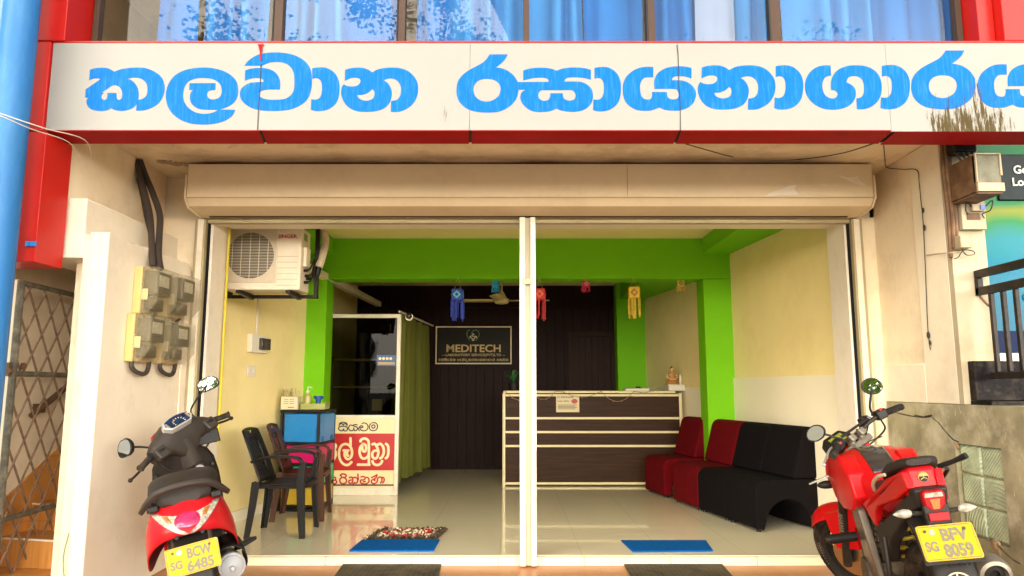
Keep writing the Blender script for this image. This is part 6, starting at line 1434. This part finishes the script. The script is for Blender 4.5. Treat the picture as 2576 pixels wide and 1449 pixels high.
b = B(); b.tube(smooth_open([(-.12,.12,.22),(-.20,.05,.10),(-.24,.0,.015)],4), .012, 8); b.tube(smooth_open([(-.10,.06,.22),(-.17,-.02,.26),(-.26,-.06,.30)],4), .012, 8); b.build('stand', M['blackm'], sc)
# floorboard and leg shield
b = B(); b.hexa([(-.16,.5,.30),(.16,.5,.30),(.17,.95,.32),(-.17,.95,.32),(-.15,.5,.36),(.15,.5,.36),(.16,.95,.36),(-.16,.95,.36)]); b.build('floorboard', M['greydark'], sc, bevel=.01)
prof = [(-.215,.80),(-.218,.72),(-.215,.60),(-.205,.45),(-.18,.34)]
rows = []
for z, hw, y, cr in ((.34,.17,.96,.0),(.46,.205,.985,.03),(.60,.215,.955,.05),(.74,.212,.905,.06),(.84,.195,.87,.06),(.90,.16,.85,.06),(.93,.10,.84,.06)):
    rows.append([Vector((hw*.9*s, y - cr*(1-s*s) + .05*s*s, z - .015*s*s)) for s in [-1+2*k/14 for k in range(15)]])
b = B(); b.grid(rows); b.build('leg_shield', M['greydark'], sc, solid=.012, fixn=False, sharp=180)
rows2 = [[p + Vector((-p.x*.06,.045 + .10*(1-(p.x/.22)**2),0)) for p in r_] for r_ in rows]
b = B(); b.grid(rows2); b.build('front_apron', M['redpaint2'], sc, solid=.008, fixn=False, sharp=180)
b = B(); b.cyl((.085,.815,.775),(.085,.80,.772),.026,n=18); b.build('ignition_lock', M['silver'], sc); b = B(); b.cyl((.085,.822,.775),(.085,.806,.772),.042,.036,n=18); b.build('lock_surround', M['greydark'], sc)
for (x, z) in ((-.16,.78),(.16,.78),(0,.52),(-.17,.5),(.17,.5)):
    b = B(); b.cyl((x,.88+.03*(abs(x)>.1)-.04*(z<.6 and x == 0),z),(x,.845+.03*(abs(x)>.1)+.04*(z<.6),z),.009,n=10); b.build('body_screw', M['blackp'], sc)
b = B(); b.hexa([(.10,.93,.90),(.23,.95,.90),(.23,.97,.90),(.10,.95,.90),(.10,.93,1.0),(.225,.95,.985),(.225,.97,.985),(.10,.95,1.0)]); b.build('windscreen_tab', M['blackp'], sc, bevel=.005)
# steered front end
HS = Vector((0,.87,.95)); S_ = steer_mat(HS, R(26), R(38))
b = B()
secs = [(-.215,.0,.035,.042),(-.18,.005,.05,.055),(-.14,.008,.062,.066),(-.10,.012,.076,.080),(-.05,.016,.086,.092),(0,.017,.088,.095),(.05,.016,.086,.092),(.10,.012,.076,.080),(.14,.008,.062,.066),(.18,.005,.05,.055),(.215,.0,.035,.042)]
rings = []
for x, dz, ry, rz_ in secs: rings.append([Vector((x, .875 - .03*(abs(x)/.2) + ry*math.copysign(abs(math.cos(a))**.7, math.cos(a)), .985 + dz - .02*(abs(x)/.2)**2 + rz_*math.copysign(abs(math.sin(a))**.7, math.sin(a)) - (.05 if math.sin(a) < 0 and abs(x) < .1 else 0))) for a in [2*math.pi*k/16 for k in range(16)]])
b.loft(rings, True); b.cyl((0,.87,.80),(0,.865,.97),.075,.085,n=18); b.xf(S_); hb = b.build('handlebar_cowl', M['graysc'], sc, sharp=60)
b = B(); b.grid([[Vector((x*.52, .945 + .05*(1-(x/.22)**2)*math.sin(t*3.1), .90 + .17*t - .02*(x/.2)**2)) for x in [-.2+.4*k/12 for k in range(13)]] for t in (0,.25,.5,.75,1)]); b.xf(S_); b.build('front_cowl', M['redpaint2'], sc, solid=.006, fixn=False, sharp=180)
# instrument: a raised hexagonal dial facing the rider
T = S_ @ Matrix.Translation((0,.797,1.080)) @ Matrix.Rotation(R(-44), 4, 'X')
hexp = rounded([(-.125,-.005),(-.10,.038),(-.03,.055),(.03,.055),(.10,.038),(.125,-.005),(.085,-.048),(-.085,-.048)], .012, 3); hexp = [(q[0]*.84, q[1]*.88) for q in hexp]
b = B(); b.prism(hexp, lambda a, c: Vector((a,.03,c)), lambda a, c: Vector((a,-.012,c))); b.xf(T); ins = b.build('instrument_rim', M['silver'], sc, bevel=.003)
b = B(); b.prism([(p[0]*.88, p[1]*.82) for p in hexp], lambda a, c: Vector((a,.0,c)), lambda a, c: Vector((a,-.0135,c))); b.xf(T); b.build('dial', M['dialglass'], ins)
b = B()
for k in range(9):
    a = R(200 - 220*k/8); b.box((0,0,0),(0,0,0)) if False else b.obox((.0 + .036*math.cos(a), -.0142, -.014 + .030*math.sin(a)), (.010,.001,.003), Matrix.Rotation(-a, 3, 'Y'))
b.xf(T); b.build('dial_marks', M['panelcream'], ins)
for x_ in (.075,-.078):
    b = B()
    for k in range(5): b.obox((x_,-.0142,.012-.008*k),(.016,.001,.002))
    b.xf(T); b.build('gauge_marks', M['panelcream'], ins)
b = B(); b.obox((.082,-.0143,.022),(.014,.001,.008)); b.xf(T); b.build('red_mark', M['inkred'], ins)
for s in (-1,1):
    b = B(); b.cyl((s*.20,.84,.975),(s*.325,.79,.955),.019,.018,n=14); b.cyl((s*.325,.79,.955),(s*.332,.787,.953),.022,n=14); b.cyl((s*.20,.84,.975),(s*.212,.835,.972),.026,n=14); b.xf(S_); b.build('grip', M['rubber'], sc)
    b = B(); b.tube(smooth_open([(s*.18,.875,.955),(s*.22,.885,.945),(s*.33,.865,.92),(s*.375,.85,.915)],4), .0075, 8); b.sphere((s*.378,.85,.915), .013, 10, 6); b.xf(S_); b.build('brake_lever', M['blackm'], sc)
    b = B(); b.obox((s*.18,.79,.965),(.075,.05,.075), Matrix.Rotation(R(-30), 3, 'X')); b.xf(S_); sw = b.build('switch_pod', M['graysc'], sc, bevel=.01)
    b = B(); b.obox((s*.16,.765,.955),(.03,.012,.018), Matrix.Rotation(R(-30), 3, 'X')); b.obox((s*.18,.772,.985),(.04,.012,.014), Matrix.Rotation(R(-30), 3, 'X')); b.xf(S_); b.build('switch', M['blackp'], sw, bevel=.003)
def mirror(parent, base, elbow, head, outl, T0, face, stem_r=.006):
    """mirror on a bent stem; the head is an outline facing the rider"""
    b = B(); b.tube(smooth_open([base, elbow, head], 5), stem_r, 8); b.cyl(base, Vector(base) + (Vector(elbow)-Vector(base))*.22, .011, .008, n=10); b.xf(T0); st = b.build('mirror_stem', M['blackm'], parent)
    A = (T0.to_3x3().inverted() @ (Matrix.Rotation(parent.rotation_euler[2], 3, 'Z') @ Matrix.Rotation(parent.rotation_euler[1], 3, 'Y')).inverted() @ Vector(face)).normalized(); rgt = A.cross(Vector((0,0,1))).normalized(); upv = rgt.cross(A)
    c = Vector(head); f = lambda k, d: (lambda a, q: c + rgt*a*k + upv*q*k + A*d)
    b = B(); rings = []
    for k, d in ((.3,-.034),(.75,-.028),(1.0,-.008),(1.03,.003),(1.0,.006)): rings.append([f(k, d)(p[0], p[1]) for p in outl])
    b.loft(rings, True); b.xf(T0); sh_ = b.build('mirror_shell', M['blackp'], parent)
    b = B(); b.prism([(p[0]*.90, p[1]*.88) for p in outl], f(1,.004), f(1,.0072)); b.xf(T0); b.build('mirror_glass', M['mirror'], sh_)
    return sh_
ov = rounded([(-.072,-.032),(-.04,-.046),(.045,-.044),(.070,-.018),(.066,.026),(.03,.046),(-.04,.040),(-.07,.012)], .02, 3)
mirror(sc, (.175,.885,1.02), (.20,.92,1.09), (.385,.92,1.18), ov, S_, (.06,-.99,.13))
mirror(sc, (-.165,.885,1.01), (-.22,.90,1.05), (-.29,.90,1.085), [(-p[0]*.8, p[1]*1.15) for p in ov][::-1], S_, (-.40,-.915,-.02))
for s in (-1,1): b = B(); b.cyl((s*.05,.98,.62),(s*.05,1.24,.20),.022,n=12); b.xf(S_); b.build('fork', M['blackm'], sc)
wheel(sc, (0,1.24,.215), .215, .09, S_, M['greydark'], 5, disc=False)
b = B(); b.grid([[Vector((x, 1.24 + .24*math.cos(a), .215 + .245*math.sin(a) - abs(x)*.3)) for x in (-.07,-.05,0,.05,.07)] for a in [R(10 + 150*k/10) for k in range(11)]]); b.xf(S_); b.build('front_mudguard', M['redpaint2'], sc, solid=.005, fixn=False, sharp=180)
b = B(); b.tube(smooth_open([(.17,.88,.93),(.22,.86,.89),(.12,.87,.83),(.03,.88,.80)],4), .006, 6); b.tube(smooth_open([(-.17,.88,.92),(-.13,.89,.84),(-.03,.89,.78)],4), .006, 6); b.xf(S_); b.build('cable', M['wireb'], sc)

# ================================================================== MOTORCYCLE
HEAD_M = R(-13); LEAN_M = R(-8)
mc = thing('motorcycle', 'red motorcycle with a black tank stripe parked facing the shop by the grey wall', 'motorcycle', (1.91,3.27,-.06), (0, LEAN_M, HEAD_M))
M['clampm'] = mat('bronze_clamp', (.22,.19,.145), .4, metal=.5, var=.1)
M['carbon'] = mat('carbon_sticker', (.030,.028,.028), .22, var=.2, scale=120, coat=.8, stretch=(1,3,1))
M['frame_m'] = mat('bronze_grey_cover', (.13,.10,.075), .35, metal=.35, var=.1, dirt=(.2,.14,.08), dirt_amt=.4, dirt_scale=9)
def loft_x(secs, n=20, e=.75):
    """rings across x at stations: (y, zc, hw, hz_up, hz_down)"""
    rings = []
    for y, zc, hw, hu, hd in secs:
        ring = []
        for k in range(n):
            a = 2*math.pi*k/n; cx, sx_ = math.cos(a), math.sin(a)
            ring.append(Vector((hw*math.copysign(abs(cx)**e, cx), y, zc + (hu if sx_ > 0 else hd)*math.copysign(abs(sx_)**e, sx_))))
        rings.append(ring)
    return rings
# wheels
wheel(mc, (0,0,.30), .30, .145, Matrix.Identity(4), M['greydark'], 5)
HM = Vector((0,.93,.93)); SM = steer_mat(HM, R(25), R(42))
fw = wheel(mc, (0,1.33,.29), .29, .10, SM, M['greydark'], 5)
def tyre_text(txt, a0, rr, hgt, sx=-1):
    n_ = None
    def fn(a, c):
        t = a0 - a/rr; q = rr - c
        return SM @ (Vector((sx*.0455, 1.33 + math.cos(t)*q, .29 + math.sin(t)*q)))
    o = text_mesh('tyre_lettering', txt, hgt, fn, .002, M['plate_t'], fw, (SM.to_3x3() @ Vector((sx,0,0))), bold=.02, width=.17); return o
tyre_text('YAMAHA', R(2), .246, .034)
# front fender
rows = []
for a in [R(58 + 104*k/12) for k in range(13)]:
    rr = .322; rows.append([Vector((x, 1.33 + rr*math.cos(a), .29 + rr*math.sin(a) - abs(x)*(.35 if abs(x) < .07 else .8))) for x in (-.085,-.07,-.045,0,.045,.07,.085)])
b = B(); b.grid(rows)
for s in (-1,1):
    b.hexa([(s*.075,1.20,.36),(s*.098,1.20,.36),(s*.098,1.36,.37),(s*.075,1.36,.37),(s*.065,1.13,.60),(s*.09,1.13,.60),(s*.09,1.34,.585),(s*.065,1.34,.585)])
b.xf(SM); b.build('front_mudguard', M['redpaint'], mc, solid=.004, fixn=False, sharp=50)
b = B()
for s in (1,-1): b = B(); b.cyl((s*.095,1.35,.26),(s*.095,1.08,.80),.026,n=14); b.cyl((s*.095,1.08,.80),(s*.095,.96,1.0),.02,n=14); b.xf(SM); fk = b.build('fork', M['blackm'], mc)
b = B(); q = SM
text_fn = lambda a, c: SM @ Vector((-.120, 1.215 + .42*(-a)*0 - c*.9 - .0, .52 + a - .0)) 
text_mesh('lettering', 'YAMAHA', .030, lambda a, c: SM @ (Vector((-.1235, 1.215 - a*.447 - c*.89, .53 + a*.894 - c*.447))), .002, M['plate_t'], fk, (SM.to_3x3() @ Vector((-1,0,0))), bold=.03, width=.16)
# triple clamp, handlebar
b = B(); b.obox((0,.95,.985),(.24,.11,.035), Matrix.Rotation(R(-25), 3, 'X'))
for s in (-1,1): b.cyl((s*.045,.925,.99),(s*.045,.905,1.045),.020,n=12); b.obox((s*.045,.90,1.055),(.042,.055,.04), Matrix.Rotation(R(-25), 3, 'X'))
b.xf(SM); b.build('triple_clamp', M['clampm'], mc, bevel=.006)
b = B(); b.tube(smooth_open([(-.325,.80,1.075),(-.21,.845,1.09),(-.12,.89,1.075),(-.05,.905,1.055),(.05,.905,1.055),(.12,.89,1.075),(.21,.845,1.09),(.325,.80,1.075)],5), .012, 10); b.cyl((-.15,.885,1.10),(.15,.885,1.10),.008,n=8); b.xf(SM); b.build('handlebar', M['blackm'], mc)
b = B(); b.cyl((-.15,.885,1.10),(-.135,.885,1.095),.014,n=10); b.cyl((.15,.885,1.10),(.135,.885,1.095),.014,n=10); b.xf(SM); b.build('cross_brace_clamp', M['chrome'], mc)
for s in (-1,1):
    b = B(); b.cyl((s*.22,.84,1.088),(s*.325,.80,1.075),.018,.0185,n=14); b.cyl((s*.325,.80,1.075),(s*.338,.795,1.073),.020,.016,n=14)
    for k in range(8): p = Vector((s*(.23+.012*k),.834-.0043*k,1.0865-.0014*k)); b.cyl(p, p+Vector((s*.005,-.002,0)),.0195,n=14)
    b.xf(SM); b.build('grip', M['rubber'], mc)
    b = B(); b.obox((s*.205,.85,1.09),(.065,.05,.055), Matrix.Rotation(s*R(-18), 3, 'Z')); b.xf(SM); sw = b.build('switch_pod', M['blackp'], mc, bevel=.008)
    b = B(); b.obox((s*.205,.835,1.118),(.022,.016,.012)) if s > 0 else b.obox((s*.215,.822,1.10),(.016,.012,.012)); b.xf(SM); b.build('red_switch', M['inkred'], sw, bevel=.003)
    b = B(); b.tube(smooth_open([(s*.19,.885,1.085),(s*.24,.895,1.075),(s*.34,.865,1.05),(s*.365,.85,1.045)],4), .0065, 8); b.sphere((s*.367,.85,1.045), .010, 8, 5); b.xf(SM); b.build('lever', M['silver'], mc)
b = B(); b.obox((.14,.92,1.09),(.06,.045,.045)); b.xf(SM); b.build('brake_reservoir', M['blackp'], mc, bevel=.008)
b = B(); b.tube(smooth_open([(.20,.86,1.06),(.24,.90,.99),(.20,.96,.95),(.10,1.0,.93),(.0,1.02,.92)],5), .0055, 6); b.tube(smooth_open([(.16,.92,1.06),(.17,1.0,.98),(.10,1.03,.94)],5), .0045, 6); b.tube(smooth_open([(.0,.98,.96),(.12,.94,.97),(.19,.90,.965)],5), .004, 6); b.tube(smooth_open([(-.19,.86,1.06),(-.16,.95,.98),(-.06,1.02,.93)],5), .0055, 6); b.xf(SM); b.build('cable', M['wireb'], mc)
dr = rounded([(-.055,-.030),(-.01,-.052),(.045,-.030),(.062,.012),(.045,.046),(.0,.058),(-.045,.035),(-.06,.0)], .02, 3)
mirror(mc, (.165,.865,1.105), (.20,.885,1.15), (.30,.89,1.232), dr, SM, (-.08,-.99,.14), .0065)
mir = mirror(mc, (-.165,.865,1.105), (-.20,.89,1.15), (-.255,.91,1.185), [(-p[0]*.95, p[1]*.85) for p in dr][::-1], SM, (-.72,-.69,.02), .0065)
# headlight cowl and instrument
b = B(); rings = loft_x([(.98,.90,.11,.10,.12),(1.05,.89,.125,.12,.14),(1.12,.87,.115,.10,.13),(1.17,.85,.08,.06,.09)], 18); b.loft(rings, True); b.xf(SM); b.build('headlight_cowl', M['redpaint'], mc)
b = B(); T = SM @ Matrix.Translation((0,1.03,1.035)) @ Matrix.Rotation(R(-50), 4, 'X'); b.prism(rounded([(-.085,-.045),(.085,-.045),(.11,.0),(.075,.06),(-.075,.06),(-.11,.0)], .012, 3), lambda a, c: Vector((a,.045,c)), lambda a, c: Vector((a,-.012,c))); b.xf(T); ins = b.build('instrument', M['blackp'], mc, bevel=.006)
b = B(); b.obox((0,-.0135,.008),(.115,.002,.060)); b.xf(T); b.build('display', mat('olive_display', (.26,.26,.03), .15, var=.15, coat=.5), ins)
for s in (-1,1):
    b = B(); b.hexa([(s*.12,.95,.74),(s*.155,.95,.74),(s*.15,1.06,.76),(s*.11,1.06,.76),(s*.11,.98,.93),(s*.14,.98,.93),(s*.13,1.08,.93),(s*.10,1.08,.93)])
    b.xf(SM); b.build('fork_cover', M['redpaint'], mc, bevel=.01)
# small front indicator / licence stay on the left
b = B(); b.hexa([(-.30,1.0,.745),(-.13,.97,.80),(-.13,1.0,.80),(-.30,1.03,.745),(-.30,1.0,.752),(-.13,.97,.812),(-.13,1.0,.812),(-.30,1.03,.752)]); b.build('side_stay', M['silver'], mc, bevel=.003)
b = B(); b.sphere((-.20,1.02,.735), .03, 12, 8, (1.9,1,.8)); b.build('indicator', M['greydark'], mc)
# tank
secs = [(.38,.80,.085,.05,.10),(.44,.815,.125,.07,.14),(.54,.835,.165,.10,.19),(.66,.85,.185,.125,.22),(.76,.855,.185,.13,.22),(.84,.855,.16,.12,.17),(.90,.855,.12,.095,.12),(.93,.855,.075,.07,.08)]
b = B(); b.loft(loft_x(secs, 28, .62), True); b.build('tank', M['redpaint'], mc, sharp=50)
rows = []
for (y, zc, hw, hu, hd) in secs[1:-1]:
    rows.append([Vector((x, y, zc + hu*(1 - (abs(x)/hw)**2*.18) + .004)) for x in [(.062 + .012*(y-.4))*s for s in (-1,-.6,-.2,.2,.6,1)]])
rows = dens(rows, 3); b = B(); b.grid(rows); b.build('tank_pad', M['carbon'], mc, solid=.003, fixn=False, sharp=180)
# knee flares: sharp shrouds on each side of the tank
for s in (-1,1):
    b = B()
    o = [(.60,.965),(.82,.96),(.97,.87),(.94,.80),(.82,.725),(.64,.69),(.50,.70),(.43,.77),(.46,.89)]
    def sh_o(a, c): k = 1 - min(1, ((a-.72)/.30)**2)*.55; return Vector((s*(.150 + .055*k - .10*max(0,c-.86) + .02*(c-.8)), a, c))
    def sh_i(a, c): return Vector((s*.10, a*.97+.02, c))
    cen = (.70,.84); n = len(o)
    ring0 = [sh_o(*p) for p in o]; ring1 = [sh_o(cen[0] + (p[0]-cen[0])*.55, cen[1] + (p[1]-cen[1])*.55) + Vector((s*.012,0,0)) for p in o]; ring2 = [sh_i(*p) for p in o]
    b.loft([ring2, ring0, ring1], True, False); b.build('tank_shroud', M['redpaint'], mc, bevel=.010, sharp=30)
tl_ = lambda y, z: (y, z) if y > .2 else (.2 + (y-.2)*.68, z + (.2-y)*.10)
# seats
rows = loft_x([(.40,.80,.06,.02,.03),(.36,.795,.10,.03,.03),(.22,.785,.125,.035,.03),(.08,.80,.12,.04,.03),(.02,.825,.11,.035,.03)], 20, .6); b = B(); b.loft(rows, True)
rows = loft_x([(.12,.855,.085,.02,.02),(.08,.885,.110,.03,.03),(-.01,.925,.105,.03,.03),(-.10,.95,.085,.024,.025),(-.135,.957,.05,.012,.015)], 20, .6); b.loft(rows, True); b.build('seat', M['seat'], mc)
b = B(); LOOP = 1; b.tube(smooth_open([(-.035,-.10,.913),(-.02,-.135,.922),(.02,-.135,.922),(.035,-.10,.913),(.02,-.075,.915),(-.02,-.075,.915),(-.035,-.10,.913)],4), .0025, 5); b.build('strap_loop', M['clear'], mc).location = (0,.09,.023)
# tail: red side panels rising to the tail, and the red tail cap with its emblem
for s in (-1,1):
    b = B(); o = [tl_(*q) for q in [(.42,.715),(.20,.775),(-.10,.850),(-.30,.872),(-.345,.80),(-.18,.76),(.05,.735),(.16,.71),(.235,.635),(.285,.645),(.37,.69)]]
    fo = lambda a, c: Vector((s*(.150 - .27*max(0,(.10-a)) - .02*abs(c-.75)), a, c)); fi = lambda a, c: Vector((s*(.115 - .27*max(0,(.10-a))), a, c))
    b.prism(o, fo, fi); b.build('tail_panel', M['redpaint'], mc, bevel=.006, sharp=30)
    b = B(); o = [tl_(*q) for q in [(.30,.66),(.12,.66),(-.02,.69),(-.20,.75),(-.36,.79),(-.36,.72),(-.16,.66),(.02,.58),(.16,.48),(.30,.46)]]
    b.prism(o, lambda a, c: Vector((s*(.135 - .26*max(0,(.10-a))), a, c)), lambda a, c: Vector((s*(.09 - .26*max(0,(.10-a))), a, c))); b.build('side_cover', M['greydark'], mc, bevel=.006, sharp=30)
    b = B(); b.tube(smooth_open([(s*.135,.16,.81),(s*.15,.09,.852),(s*.145,.0,.892),(s*.125,-.05,.905)],4), .0085, 8, flat=.8); b.build('grab_handle', M['alu_in'] if s < 0 else M['blackp'], mc)
b = B(); b.hexa([(-.068,-.345,.735),(.068,-.345,.735),(.085,-.06,.75),(-.085,-.06,.75),(-.055,-.318,.868),(.055,-.318,.868),(.08,-.06,.845),(-.08,-.06,.845)]); tc_ = b.build('tail_cap', M['redpaint'], mc, bevel=.018, bseg=3)
b = B(); b.cyl((0,-.325,.828),(0,-.336,.825),.021,n=24); b.build('emblem_disc', M['gold'], tc_)
b = B(); b.cyl((0,-.336,.825),(0,-.3375,.825),.0185,n=24); b.build('emblem_field', M['blackp'], tc_)
b = B()
for k in range(3): a = R(90+120*k); b.obox((.007*math.cos(a),-.3385,.825+.007*math.sin(a)),(.017,.002,.0028), Matrix.Rotation(-a, 3, 'Y'))
b.build('emblem_fork', M['gold'], tc_)
b = B(); 
for x in (-.045,.045): b.cyl((x,-.343,.765),(x,-.352,.764),.008,n=10)
b.build('body_screw', M['blackp'], tc_)
for s in (-1,1):
    b = B(); b.tube([(s*.105,-.20,.84),(s*.16,-.24,.862),(s*.20,-.28,.885)], [.012,.010,.014], 8); b.build('rear_tie_hook', M['blackp'], mc) if s > 0 else None
# tail lamp unit
b = B(); b.hexa([(-.058,-.39,.660),(.058,-.39,.660),(.062,-.16,.68),(-.062,-.16,.68),(-.070,-.415,.745),(.070,-.415,.745),(.070,-.16,.75),(-.070,-.16,.75)]); tu = b.build('tail_unit', M['greydark'], mc, bevel=.014, bseg=3)
b = B(); b.prism([(-.072,.735),(-.055,.748),(.055,.748),(.072,.735),(.066,.685),(.03,.664),(-.03,.664),(-.066,.685)], lambda a, c: Vector((a*.66,-.40,c-.008)), lambda a, c: Vector((a*.60,-.438,c-.008))); tl = b.build('tail_lamp', M['redlens'], mc, bevel=.006)
b = B(); b.prism([(-.019,.704),(.019,.704),(.012,.664),(-.012,.664)], lambda a, c: Vector((a,-.4385,c)), lambda a, c: Vector((a,-.441,c))); b.build('amber_lens', M['amber'], tl); b = B(); b.hexa([(-.036,-.4385,.712),(.036,-.4385,.712),(.036,-.43,.712),(-.036,-.43,.712),(-.032,-.441,.728),(.032,-.441,.728),(.032,-.43,.735),(-.032,-.43,.735)]); b.build('lens_top', M['clear'], tl)
b = B(); b.box((-.035,-.42,.54),(.035,-.30,.66)); b.hexa([(-.045,-.44,.545),(.045,-.44,.545),(.045,-.42,.545),(-.045,-.42,.545),(-.05,-.43,.655),(.05,-.43,.655),(.05,-.40,.655),(-.05,-.40,.655)]); b.build('plate_stay', M['greydark'], mc, bevel=.006)
b = B(); b.obox((0,-.446,.608),(.078,.006,.034), Matrix.Rotation(R(-8), 3, 'X')); b.build('rear_reflector', M['redlens'], mc, bevel=.003)
for s in (-1,1):
    b = B(); b.cyl((s*.04,-.37,.625),(s*.128,-.375,.632),.011,.009,n=10); st_i = b.build('indicator_stalk', M['rubber'], mc)
    b = B(); c = Vector((s*.152,-.378,.634)); rings = []
    for t, r_ in ((-.030,.009),(-.022,.016),(0,.0195),(.020,.015),(.036,.006),(.042,.0015)): rings.append([c + Vector((s*t, r_*.8*math.cos(a), r_*math.sin(a))) for a in [2*math.pi*k/14 for k in range(14)]])
    b.loft(rings, True); b.build('indicator', M['clear'], st_i)
# plate carrier hugging the wheel, plate lying back on it
rows = [[Vector((x*w_, y, z)) for x in (-1,-.8,-.3,.3,.8,1)] for y, z, w_ in ((-.16,.640,.075),(-.26,.630,.078),(-.36,.585,.082),(-.44,.50,.085),(-.48,.40,.085),(-.49,.30,.085))]
for r_ in rows: r_[0].z -= .03; r_[-1].z -= .03; r_[0].y += .02; r_[-1].y += .02
b = B(); b.grid(rows); hg = b.build('rear_mudguard', M['greydark'], mc, solid=.006, fixn=False, sharp=180)
b = B()
fr_ = lambda a, c: Vector((a, -.4865 - .055*(.40-c) + .0, c)) + Vector((0,-.004,0))
stroke_mesh('painted_emblem', [[(.052*math.cos(R(t)), .385 + .052*math.sin(R(t))) for t in range(0,361,30)], [(0,.385),(0,.437)], [(0,.385),(.045,.36)], [(0,.385),(-.045,.36)]], lambda a, c: Vector((a, (-.4805 if c > .40 else -.4855) - .004 + (c-.40)*.06, c)), .006, .002, M['alu_in'], None, (0,-1,0)).parent = mc
number_plate(mc, Vector((0,-.478,.510)), .212, .140, R(-26), 'BFV', '8059', 'SG')
b = B(); b.obox((0,-.474,.502),(.224,.006,.156), Matrix.Rotation(R(-26), 3, 'X')); b.build('plate_backing', M['greydark'], mc, bevel=.004)
b = B()
for k in range(5): b.cyl((-.03+.018*k,-.520,.432),(-.03+.018*k,-.526,.430),.005,n=8)
b.build('backing_bolt', M['blackp'], mc)
# frame, engine, covers
for s in (-1,1):
    b = B(); b.hexa([(s*.12,.38,.36),(s*.155,.38,.36),(s*.155,.58,.34),(s*.12,.58,.34),(s*.135,.44,.68),(s*.178,.44,.68),(s*.172,.64,.72),(s*.13,.64,.72)]); b.hexa([(s*.115,.38,.22),(s*.135,.38,.22),(s*.135,.50,.22),(s*.115,.50,.22),(s*.12,.38,.3595),(s*.155,.38,.3595),(s*.155,.58,.3395),(s*.12,.58,.3395)]); b.build('frame_cover', M['frame_m'], mc, bevel=.010)
b = B(); b.box((-.13,.42,.20),(.13,.80,.42)); b.box((-.09,.62,.42),(.09,.86,.66))
for k in range(7): b.box((-.105,.60,.44+.03*k),(.105,.88,.452+.03*k))
b.cyl((-.17,.60,.33),(.17,.60,.33),.085,n=24); b.build('engine', M['engine'], mc, bevel=.008)
b = B(); b.hexa([(-.09,.90,.55),(.09,.90,.55),(.09,.93,.55),(-.09,.93,.55),(-.09,.92,.78),(.09,.92,.78),(.09,.95,.78),(-.09,.95,.78)]); b.build('radiator_shroud', M['blackp'], mc)
for s in (-1,1): b = B(); b.hexa([(s*.075,-.03,.27),(s*.10,-.03,.27),(s*.10,.44,.30),(s*.075,.44,.30),(s*.075,-.03,.33),(s*.10,-.03,.33),(s*.10,.44,.38),(s*.075,.44,.38)]); b.build('swing_arm', M['engine'], mc, bevel=.008)
b = B(); 
for k in range(7): b.lathe([(.036,-.006),(.045,0),(.036,.006)], (0,0,0), 16, None) if False else None
pts = [Vector((.045*math.cos(2*math.pi*t*6), .27 + .08*t + .045*math.sin(2*math.pi*t*6)*.9, .42 + .22*t)) for t in [k/96 for k in range(97)]]
b.tube(pts, .009, 6); b.build('shock_spring', mat('yellow_spring', (.70,.52,.02), .4), mc)
b = B(); b.cyl((0,.26,.38),(0,.36,.68),.02); b.build('shock_damper', M['blackm'], mc)
b = B(); b.cyl((-.13,.36,.30),(-.245,.34,.30),.012,n=10)
for k in range(9): b.cyl((-.155-.010*k,.345,.30),(-.159-.010*k,.345,.30),.017,n=8)
b.build('footpeg', M['silver'], mc); b = B(); b.cyl((.13,.36,.30),(.245,.34,.30),.014,n=10); b.build('footpeg', M['silver'], mc)
b = B(); b.tube(smooth_open([(-.135,.16,.60),(-.15,.14,.45),(-.155,.18,.36),(-.16,.25,.33)],4), .012, 8); b.cyl((-.15,.20,.36),(-.16,.10,.30),.016,n=10); b.build('pillion_peg_bracket', M['blackm'], mc)
b = B(); b.cyl((-.16,.70,.50),(-.30,.68,.50),.026,n=16); b.cyl((-.30,.68,.50),(-.315,.678,.50),.022,.014,n=16); b.build('crash_slider', M['blackp'], mc)
b = B(); b.tube(smooth_open([(-.11,.50,.22),(-.20,.46,.10),(-.27,.44,.0)],4), .012, 8); b.build('side_stand', M['blackm'], mc)
# exhaust
b = B(); b.cyl((.15,-.32,.40),(.14,.22,.30),.062,.05,n=24); ex = b.build('exhaust', M['blackp'], mc, bevel=.008)
b = B(); b.lathe([(.066,.0),(.068,.05),(.060,.075),(.046,.08),(.040,.06),(.034,.0)], (0,0,0), 28, caps=False); b.xf(Matrix.Translation((.152,-.30,.404)) @ Matrix.Rotation(R(100), 4, 'X')); b.build('exhaust_tip', M['clampm'], ex)
b = B(); b.lathe([(.038,.0),(.038,.06),(.020,.062),(.020,.04)], (0,0,0), 24); b.xf(Matrix.Translation((.152,-.30,.404)) @ Matrix.Rotation(R(100), 4, 'X')); b.build('exhaust_core', M['blackp'], ex)

# set the tail group forward over the wheel and the bars and tank down to their measured heights
OFF = {'tail_cap': (0,.18,.067), 'tail_unit': (0,.20,.11), 'tail_lamp': (0,.20,.11), 'plate_stay': (0,.196,.137), 'rear_reflector': (0,.196,.137), 'number_plate': (0,.178,.145), 'plate_backing': (0,.178,.145),
       'backing_bolt': (0,.178,.145), 'rear_mudguard': (0,.178,.10), 'painted_emblem': (0,.178,.10), 'exhaust': (0,.11,.11), 'rear_tie_hook': (0,.18,.07)}
BARS = ('triple_clamp','handlebar','cross_brace_clamp','grip','switch_pod','lever','brake_reservoir','cable','mirror_stem','mirror_shell','instrument','headlight_cowl')
for o in mc.children:
    k = o.name.split('.')[0]
    if k in OFF: o.location = OFF[k]
    elif k == 'indicator_stalk': o.location = (-.033 if o.data.vertices[0].co.x > 0 else .033, .178, .126)
    elif k in BARS: o.location = (0,0,-.05)
    elif k in ('tank','tank_pad','tank_shroud'): o.location = (0,0,-.035)
